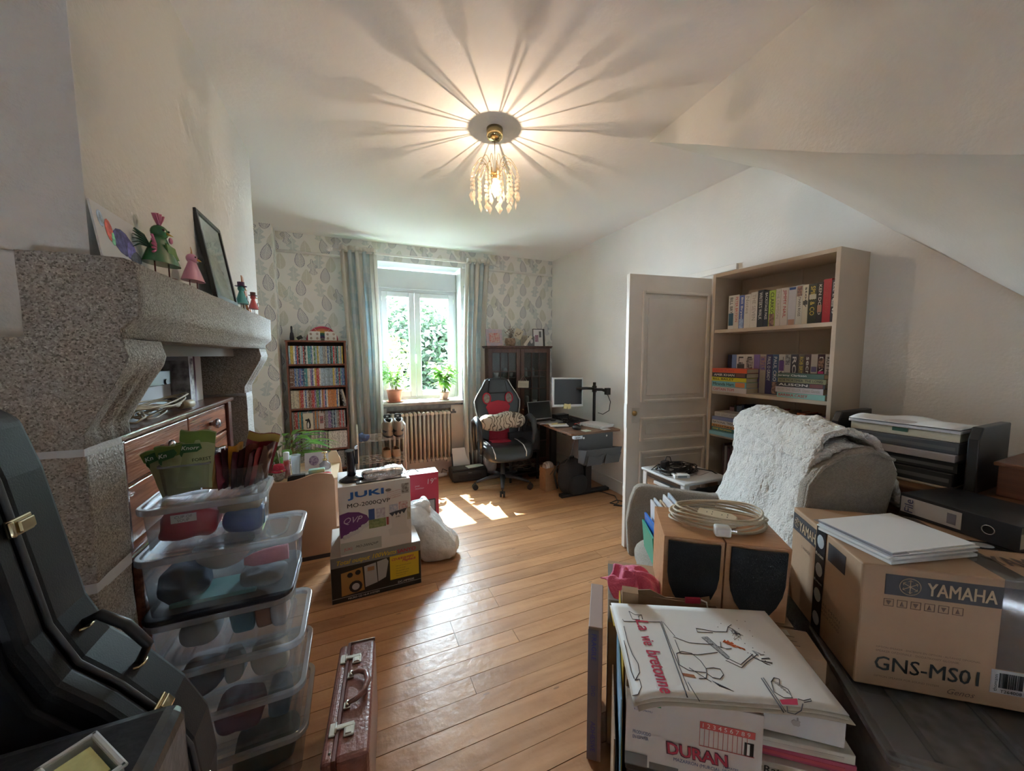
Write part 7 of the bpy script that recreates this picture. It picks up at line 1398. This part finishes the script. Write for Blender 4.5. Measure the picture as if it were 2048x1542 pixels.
ART = {'table1': [[-0.1055, 0.0863], [-0.1063, 0.0518], [-0.1181, -0.1624]], 'table2': [[-0.1007, 0.09], [-0.1045, 0.0085], [-0.1071, -0.1428]], 'table3': [[-0.0971, 0.0874], [-0.0806, 0.0316]], 'body1': [[-0.0859, 0.0287], [-0.0495, 0.0097], [0.0145, 0.0089]], 'body2': [[-0.0855, 0.0175], [-0.0872, -0.0299], [-0.0433, -0.0313], [0.0144, -0.0184]], 'armR': [[0.0341, 0.0547], [-0.0097, 0.0538], [-0.0074, 0.0687], [0.0407, 0.0594], [0.0751, 0.0609]], 'hand1': [[0.0751, 0.0609], [0.0888, 0.0819], [0.1037, 0.0922]], 'hand1b': [[0.0888, 0.0819], [0.0989, 0.0737], [0.0971, 0.0454]], 'hand1c': [[0.0891, 0.0729], [0.0922, 0.0565], [0.1097, 0.0557]], 'belt1': [[-0.0059, 0.032], [0.0316, -0.0398]], 'belt2': [[0.011, 0.0366], [0.0385, -0.0315]], 'armL': [[0.0237, -0.044], [0.053, -0.0646], [0.0774, -0.0446], [0.1164, -0.0179]], 'armL2': [[0.0324, -0.037], [0.0558, -0.0551], [0.0759, -0.0398], [0.1057, -0.0169]], 'face': [[0.0392, 0.02], [0.0322, 0.0014], [0.0431, -0.0041], [0.0587, -0.0014]], 'neck': [[0.0254, 0.0035], [0.0331, -0.0003]], 'head2': [[-0.0394, -0.0746], [-0.0198, -0.0708], [-0.0036, -0.0735], [-0.0035, -0.0905], [-0.0179, -0.1039], [-0.0341, -0.1013], [-0.0438, -0.0895], [-0.0394, -0.0746]], 'body3': [[-0.0979, -0.0312], [-0.0807, -0.023], [-0.0564, -0.0281], [-0.0432, -0.0505], [-0.0394, -0.0746]], 'body3b': [[-0.0979, -0.0312], [-0.104, -0.0685], [-0.0851, -0.0845], [-0.0448, -0.0877]], 'leaf': [[-0.0697, -0.1068], [-0.0523, -0.1054], [-0.0438, -0.0895]], 'stem': [[-0.0818, -0.0759], [-0.062, -0.0958], [-0.0431, -0.1141]], 'shade1': [[-0.1015, -0.1194], [-0.0937, -0.1697]], 'board': [[0.0856, -0.0936], [0.0843, -0.1818]], 'board2': [[0.0914, -0.0916], [0.09, -0.1798]], 'mouse': [[0.1038, -0.102], [0.1181, -0.0886], [0.129, -0.0918], [0.1196, -0.1082], [0.1325, -0.1195], [0.1278, -0.1424], [0.1082, -0.1439], [0.0939, -0.13], [0.1038, -0.102]], 'bottle': [[0.1395, -0.143], [0.1503, -0.1462], [0.1711, -0.1384], [0.1686, -0.1443], [0.1482, -0.1508]], 'basket': [[0.1008, -0.1661], [0.0932, -0.1815], [0.1071, -0.1842], [0.1274, -0.1733], [0.1425, -0.155]], 'cat': [[-0.1886, 0.1267], [-0.1858, 0.0919], [-0.1647, 0.0908], [-0.1652, 0.1064], [-0.1529, 0.113]], 'cat2': [[-0.1886, 0.1267], [-0.1725, 0.1116], [-0.1529, 0.113], [-0.1554, 0.0946]], 'line1': [[-0.2161, 0.0892], [-0.2136, 0.0803], [-0.1055, 0.0863]], 'line2': [[-0.2184, 0.0596], [-0.221, -0.0009], [-0.2167, -0.0406], [-0.2087, -0.0681], [-0.2114, -0.0945], [-0.2266, -0.1129]], 'line3': [[-0.2301, 0.0033], [-0.2302, -0.0513], [-0.2309, -0.088], [-0.2276, -0.1089]], 'dog': [[-0.2412, -0.1469], [-0.2282, -0.1478], [-0.2161, -0.1323], [-0.2159, -0.1117], [-0.2266, -0.1129]]}
dk_ = MB()
for k_, v_ in ART.items(): dk_.tube(ink(k_, v_, .0008, None), .0010 if k_ not in ('table1', 'board') else .0016, 4)
r = random.Random(5)
for (x, y) in [(0.075, 0.0949), (0.1295, 0.1118), (0.1519, 0.1102), (0.1171, 0.0778), (0.1455, 0.0715), (0.1412, 0.0499), (0.0939, 0.0324), (0.105, 0.0202), (0.0957, -0.0132), (0.1184, 0.0058), (0.1411, -0.0069), (0.1273, -0.036), (0.0593, 0.0796)]: dk_.ball((x, y, .003+sag(x, y)), (.0014, .0014, .0006), 6, 4)
for k in range(22): a = r.uniform(0, 6); dk_.tube(ink('', [(.112+.012*math.cos(a), -.020+.016*math.sin(a)), (.130+.014*math.cos(a+1), -.032+.018*math.sin(a+1))], 0, None), .0005, 3)
for k in range(14): dk_.tube(ink('', [(.100+.004*k*.3, .075-.002*k), (.092+.01*math.sin(k), .050+.03*math.cos(k*2)*.6)], 0, None), .0004, 3)
for k in range(10): dk_.tube(ink('', [(-.040+.003*k, -.110-.002*k), (-.028+.003*k, -.126-.0012*k)], 0, None), .0006, 3)
for k in range(6): dk_.tube(ink('', [(.108+.003*k, -.098-.006*k), (.120+.002*k, -.104-.006*k)], 0, None), .0005, 3)
obj('ink_drawing', dk_, M((.05, .045, .06), .6), ar)['kind'] = 'stuff'
def flat(name, pts, m_): return obj(name, MB().add([(x, y, .0034+sag(x, y)) for x, y in pts], [tuple(range(len(pts)))]), m_, ar)
flat('printed_bottle', [(.0931, -.1623), (.1292, -.1598), (.1381, -.1426), (.0941, -.1500)], M((.45, .03, .08), .6)); flat('printed_belt', [(-.008, .034), (.028, -.041), (.040, -.034), (.010, .038)], M((.16, .15, .16), .7, col2=(.4, .4, .4), scale=200)); flat('printed_pot', [(-.108, -.093), (-.078, -.097), (-.076, -.106), (-.106, -.102)], M((.30, .10, .04), .6))
q = MB()
for k in range(12): q.tube(ink('', [(.047+.003*k, .020-.0012*k), (.055+.0035*k+.004*math.sin(k*2), .024-.0026*k+.004*math.cos(k*3))], 0, None), .0018, 4)
obj('printed_hair', q, M((.55, .12, .03), .6), ar); flat('printed_hair', [(.050, .022), (.054, .030), (.058, .024), (.063, .029), (.066, .021), (.073, .023), (.070, .014), (.078, .012), (.071, .007), (.076, .001), (.066, .003), (.060, .010), (.054, .014)], M((.55, .12, .03), .6))
for wd_, y_, ln in (('La', .088, .042), ('vie', .024, .034), ('bretonne', -.028, .128)):
    text(wd_, ar, M((.42, .02, .06), .6), (-.176 if 0 else -.178, y_, .0038), (0, -1, 0), (1, 0, 0), width=ln, height=.036 if wd_ != 'vie' else .030, bold=.02, shear=.1)
X, Y, Z = (AX-.10, AY+.10, 0); solo('yellow_card', 'yellow edged folder peeping out behind the portfolio', 'folder', MB().box(-.14, .13, -.03, .05, 0, .003), M((.60, .42, .04), .6), (AX-.06+.02, AY+.142, .672), AR-.04); solo('white_form', 'white form sheet on the yellow folder behind the portfolio', 'paper', MB().box(-.13, .11, -.03, .038, 0, .002), PAPER, (AX-.06+.02, AY+.140, .6755), AR-.04)
for k, (x, y, nm) in enumerate(((.29, .02, 'near'), (.235, .372, 'far'))):
    X, Y, Z = C(x, y); t = thing('file_clip', f'red file tab with white hooks at the {nm} crate edge', 'clip', (X, Y, .655), CA+.2); obj('tab', MB().box(-.03, .02, -.004, .004, 0, .018), RED, t); obj('hook', MB().tube([(.02, 0, .012), (.036, -.01, .010), (.040, -.012, -.012), (.048, -.014, -.014)], .003, 5), WHITE, t)
# lidded plastic box carrying the big carton
LR = math.radians(-43)
pbx = thing('lidded_box', 'large lidded plastic storage box with papers inside, under the big carton', 'storage box', (1.155, .385, 0), LR)
PC = glassy('smoky_plastic', (.92, .94, .97), .90, .20, .15, (.55, .55, .56)); lw_, ld_ = .62, .46
obj('tub', MB().box(.02, lw_-.02, .02, ld_-.02, .004, .505), PC, pbx, bev=.02); obj('lid', MB().box(0, lw_, 0, ld_, .515, .522), PC, pbx, bev=.003); q = MB()
q.box(0, lw_, -.004, .022, .505, .530).box(0, lw_, ld_-.022, ld_+.004, .505, .530).box(-.004, .022, 0, ld_, .505, .530).box(lw_-.022, lw_+.004, 0, ld_, .505, .530); obj('lid_rim', q, PC, pbx, bev=.005)
for k in range(3): obj('lid_rib', MB().box(.10+.19*k, .115+.19*k, .03, ld_-.03, .522, .526), PC, pbx)
def inbox(nm, lab, x0, x1, y0, y1, z0, z1, c, c2=None):
    return solo(nm, lab, 'paper', MB().box(x0, x1, y0, y1, z0, z1), M(c, .7, col2=c2, scale=26) if c2 else M(c, .7), (1.155, .385, 0), LR, bev=.002)
inbox('poster_sheet', 'black and white printed sheet under the plastic box lid', .06, .33, .03, .30, .480, .492, (.10, .10, .09), (.46, .45, .40)); inbox('letter_sheet', 'pale letter beside the printed sheet in the plastic box', .04, .13, .05, .24, .494, .498, (.50, .47, .44)); inbox('file_block', 'grey block of files inside the plastic box', .05, .56, .05, .42, .02, .47, (.36, .36, .36), (.50, .48, .45)); inbox('dark_sheet', 'dark folder on the right inside the plastic box', .36, .58, .04, .40, .476, .484, (.05, .06, .07))
# big carton
YR = math.radians(-38); YK = M((.36, .225, .135), .72, var=.05, scale=4, bump=.12, bscale=50)
ym = thing('speaker_carton', 'large brown carton with a black printed banner, carrying the document pile', 'box', (1.325, .530, .532), YR)
yw, yd, yh = .60, .41, .368
obj('carton_body', MB().box(0, yw, 0, yd, 0, yh), YK, ym, bev=.005)
face(ym, .055, yw, .285, .345, PRB, name='printed_banner'); text('YAMAHA', ym, M((.45, .32, .20), .6), (.150, -.0022, .297), fx, fz, width=.150, height=.036, bold=.018)
def emblem(parent, cx, cz, R_, mk, y=-.0022, m_=M((.45, .32, .20), .6)):
    q = MB().tube([mk(cx+R_*math.cos(2*PI*i/28), cz+R_*math.sin(2*PI*i/28)) for i in range(28)], R_*.045, 4, closed=True)
    for k in range(3):
        a = PI/2+k*PI/3; q.tube([mk(cx-R_*.82*math.cos(a), cz-R_*.82*math.sin(a)), mk(cx+R_*.82*math.cos(a), cz+R_*.82*math.sin(a))], R_*.05, 4)
        for s in (-1, 1):
            for off in (-.22, .22): q.tube([mk(cx+s*R_*.62*math.cos(a)+off*R_*math.sin(a), cz+s*R_*.62*math.sin(a)-off*R_*math.cos(a)), mk(cx+s*R_*.80*math.cos(a), cz+s*R_*.80*math.sin(a))], R_*.035, 3)
    obj('printed_emblem', q, m_, parent)
emblem(ym, .112, .315, .024, lambda a, b: (a, -.0018, b))
q = MB()
for k in range(6):
    x = .055+.031*k; q.box(x, x+.0012, -.0012, -.0004, .250, .272).box(x+.022, x+.0232, -.0012, -.0004, .250, .272).box(x, x+.0232, -.0012, -.0004, .250, .2512).box(x, x+.0232, -.0012, -.0004, .2708, .272).prism([(x+.007, .254), (x+.011, .268), (x+.016, .254)] if k % 2 else [(x+.006, .266), (x+.017, .266), (x+.0115, .254)], -.0012, -.0004, 'xz')
obj('handling_symbols', q, M((.12, .07, .05), .6), ym)['kind'] = 'stuff'
text('GNS-MS01', ym, BK2, (.045, -.0014, .055), fx, fz, width=.235, height=.042, bold=.010)
for k, (s_, z_) in enumerate((('OPTION SPEAKER - ENCEINTE EN OPTION - ALTAVOZ OPCIONAL', .122), ('SPEAKER OPZIONALE - DODATKOWY GLOSNIK', .110), ('OPTION SPEAKER FOR SOUND SYSTEM', .032))): text(s_, ym, M((.14, .08, .05), .6), (.045, -.0014, z_), fx, fz, width=[.235, .19, .15][k])
text('Genos', ym, M((.12, .07, .05), .6), (.215, -.0014, .018), fx, fz, width=.06, shear=.4)
lb = face(ym, .305, .385, .045, .112, M((.50, .49, .50), .5), name='barcode_label'); q = MB(); rr = random.Random(2); x = .322
while x < .372: w_ = rr.choice([.0008, .0016, .0024]); q.box(x, x+w_, -.0024, -.0012, .062, .104); x += w_+rr.choice([.001, .0018])
obj('barcode', q, BK2, ym)['kind'] = 'stuff'; text('T264008', ym, BK2, (.325, -.0024, .049), fx, fz, width=.045, bold=.01); text('thomann', ym, BK2, (.318, -.0024, .052), (0, 0, 1), (-1, 0, 0), width=.048, height=.008, bold=.01)
obj('parcel_tape', MB().box(.312, .372, -.0018, -.0010, .115, yh+.0005).box(.312, .372, 0, yd, yh+.0002, yh+.0008), glassy('parcel_tape2', (.9, .92, .95), .82, .10, .08), ym)
# left side of the carton
def LX(y, z): return (-.0018, y, z)
sl_ = obj('printed_banner', MB().box(-.0012, -.0004, .075, .165, .285, .345).box(-.0012, -.0004, .245, .402, .285, .350), PRB, ym); sl_['kind'] = 'stuff'
text('YAMAHA', ym, M((.45, .32, .20), .6), (-.0022, .352, .298), (0, -1, 0), fz, width=.135, height=.036, bold=.018); emblem(ym, .374, .318, .018, lambda a, b: (-.0018, a, b)); text('DANGER', ym, M((.14, .08, .05), .6), (-.0016, .33, .24), (0, -1, 0), fz, width=.06)
for k in range(3): text(['GNS-MS01', 'SPEAKER OPTION', 'MADE FOR SOUND'][k], ym, M((.10, .06, .04), .6), (-.0016, .21, .12-.016*k), (0, -1, 0), fz, width=.13, height=.010)
TP = M((.018, .018, .022), .25); tpb = obj('printed_tape', MB().box(-.0030, -.0022, .180, .235, .0, yh+.001).box(-.003, .62 if 0 else yw, .180, .235, yh+.001, yh+.0018), TP, ym)
for z_ in (.325, .225, .135, .05): obj('tape_badge', MB().ball((-.0032, .2075, z_), (.0006, .021, .024), 18, 6), M((.34, .36, .38), .5), ym)
text('th.mann', ym, INKW, (-.0036, .232, .272), (0, -1, 0), fz, width=.048, height=.012, bold=.015); text('th.mann', ym, INKW, (-.0036, .232, .178), (0, -1, 0), fz, width=.048, height=.010)
for x_ in (.09, .42): obj('tape_badge', MB().ball((x_, .2075, yh+.002), (.03, .02, .0006), 18, 6), M((.34, .36, .38), .5), ym)
text('YAMAHA', ym, M((.10, .06, .04), .6), (.36, .08, yh+.0022), fx, (0, 1, 0), width=.20, height=.05, bold=.03)
YT_ = .901
def onY(a, b): return (1.325+a*math.cos(YR)-b*math.sin(YR), .530+a*math.sin(YR)+b*math.cos(YR))
X, Y = onY(.165, .165); pp = papers('document_pile', 'thick pile of white papers in clear sleeves on the big carton', (X, Y, YT_+.002), YR+.40, .30, .215, 8, .006, PAPER, .0042, 4); obj('clear_sleeve', MB().box(-.162, -.10, -.115, .112, .030, .032), glassy('sleeve', (.9, .93, 1), .85, .12), pp)
X, Y = onY(.30, .35); t = thing('lever_arch_file', 'black lever arch file with white File label on the big carton', 'file', (1.868, .655, .930 if 0 else YT_+.002), math.radians(-101))
obj('spine', MB().box(0, .29, 0, .003, 0, .078), M((.018, .019, .024), .5), t); obj('cover', MB().box(0, .29, .003, .26, 0, .003), BLK, t); obj('cover', MB().box(0, .29, .003, .26, .075, .078), BLK, t); obj('pages', MB().box(.006, .284, .01, .25, .003, .05), PAGE, t)
face(t, .004, .165, .010, .068, M((.52, .50, .50), .6), name='spine_label'); text('File', t, M((.05, .07, .2), .5), (.012, -.0022, .022), fx, fz, width=.045, height=.034) if 0 else text('File', t, M((.08, .09, .2), .5), (.040, -.0022, .014), (0, 0, 1), (-1, 0, 0), width=.048, height=.024, bold=.01)
face(t, .130, .152, .02, .056, M((.20, .19, .22), .5), y=-.002); obj('finger_ring', MB().tube([(.225+.014*math.cos(2*PI*i/20), -.001, .040+.014*math.sin(2*PI*i/20)) for i in range(20)], .002, 6, closed=True), STEEL, t); obj('finger_hole', MB().prism([(.225+.013*math.cos(2*PI*i/16), .040+.013*math.sin(2*PI*i/16)) for i in range(16)], -.0008, -.0002, 'xz'), M((.004, .004, .004), .9), t)
# bureau, trays, candle holder
BUR = grain((.11, .045, .018), (.19, .085, .035), 'y', .35)
bo_ = thing('bureau', 'orange brown wooden bureau against the right wall behind the cartons', 'bureau', (2.06, -.35, 0))
obj('carcass', MB().box(.03, .52, .02, 1.38, .08, .925), BUR, bo_); obj('writing_flap', MB().add([(.0, .03, .66), (.0, 1.37, .66), (.0, 1.37, .935), (.0, .03, .935), (.03, .03, .66), (.03, 1.37, .66), (.03, 1.37, .935), (.03, .03, .935)], [(0, 1, 2, 3), (4, 7, 6, 5), (0, 4, 5, 1), (3, 2, 6, 7), (0, 3, 7, 4), (1, 5, 6, 2)]), BUR, bo_)
obj('top', MB().box(-.015, .535, .0, 1.40, .935, .962), BUR, bo_, bev=.006); obj('plinth', MB().box(.03, .52, .02, 1.38, 0, .08), DKW, bo_); obj('knob', MB().ball((-.012, .95, .80), .012), DKW, bo_); obj('drawer', MB().box(.008, .03, .05, 1.35, .40, .64), BUR, bo_, bev=.004); obj('drawer', MB().box(.008, .03, .05, 1.35, .12, .38), BUR, bo_, bev=.004)
TB_ = .9625
def bookend(lab, y, s):
    t = thing('bookend', lab, 'bookend', (2.16, y, TB_)); obj('upright', MB().prism([(0, 0), (0, .21), (.03, .255), (.30, .255), (.30, 0)], 0, .03, 'xz'), BLK, t, bev=.004); obj('foot_plate', MB().box(0, .30, -.02 if s > 0 else 0, .03 if s > 0 else .05, 0, .003), BLK, t)
bookend('black magazine file standing upright at the window end of the document pile', .995, 1); bookend('black magazine file with clipped corner at the near end of the pile', .555, -1)
z = TB_; rr = random.Random(9)
for k, (nm, lab, th, c) in enumerate([('tray', 'white edged board at the bottom of the bureau document pile', .008, (.40, .34, .26)), ('box_file', 'black box file with a white label, low in the document pile', .055, (.015, .016, .018)), ('box_file', 'black ring file, third from the bottom of the document pile', .045, (.012, .012, .014)), ('document_sleeve', 'bundle of pale paper sleeves in the middle of the document pile', .030, (.36, .33, .34)), ('box_file', 'dark grey file near the top of the document pile', .046, (.05, .052, .06)), ('card_file', 'cream card file with green label on the upper pile', .036, (.50, .44, .33)), ('document_sheets', 'loose white sheets fanned on top of the document pile', .014, (.50, .46, .46))]):
    t = thing(nm, lab, 'file', (2.13+.010*(k % 3)+.006*k, .605+.004*(k % 2), z), .0); q = MB().box(0, .26, 0, .355-.008*(k % 2), 0, th-.001)
    if 'file' in nm and nm != 'card_file': obj('case', q, M(c, .5), t, bev=.003); obj('paper_block', MB().box(-.0006, -.0002, .01, .345, th*.3, th*.6), M((.10, .10, .10), .8), t)
    else: obj('sheets', q, M(c, .7, bump=.3, bscale=40), t, bev=.002)
    if k == 1: obj('white_label', MB().box(-.0012, -.0004, .20, .33, .02, .045), M((.4, .4, .4), .6), t)
    if k == 5: obj('green_label', MB().box(-.0012, -.0004, .15, .20, .016, .032), M((.02, .08, .05), .5), t)
    if k == 6: obj('curled_sheet', MB().grid(lambda u, v: (.25*u-.01, .35*v, th+.004+.012*math.sin(v*8)*math.sin(u*4)), 14, 14), PAPER, t, solid=.001)
    z += th
wb2 = thing('wooden_box', 'small reddish wooden box with a dark knob on the bureau', 'box', (2.22, .16, TB_)); obj('box_body', MB().box(0, .28, 0, .36, 0, .115), grain((.10, .035, .018), (.17, .06, .03), 'y', .4), wb2, bev=.003); obj('lid', MB().box(-.012, .29, -.01, .37, .115, .130), grain((.12, .045, .022), (.20, .075, .038), 'y', .35), wb2, bev=.004); obj('knob', MB().ball((-.012, .28, .06), .012), BLK, wb2)
t = thing('candle_holder', 'dark turned candle holder standing on the small wooden box', 'candle holder', (2.33, .405, TB_+.1305)); obj('holder', MB().lathe([(0, 0), (.055, .002), (.05, .012), (.018, .018), (.012, .03), (.024, .036), (.012, .044), (.012, .055), (.026, .060), (.014, .068), (.020, .08), (0, .08)], 22), M((.02, .03, .035), .2), t)
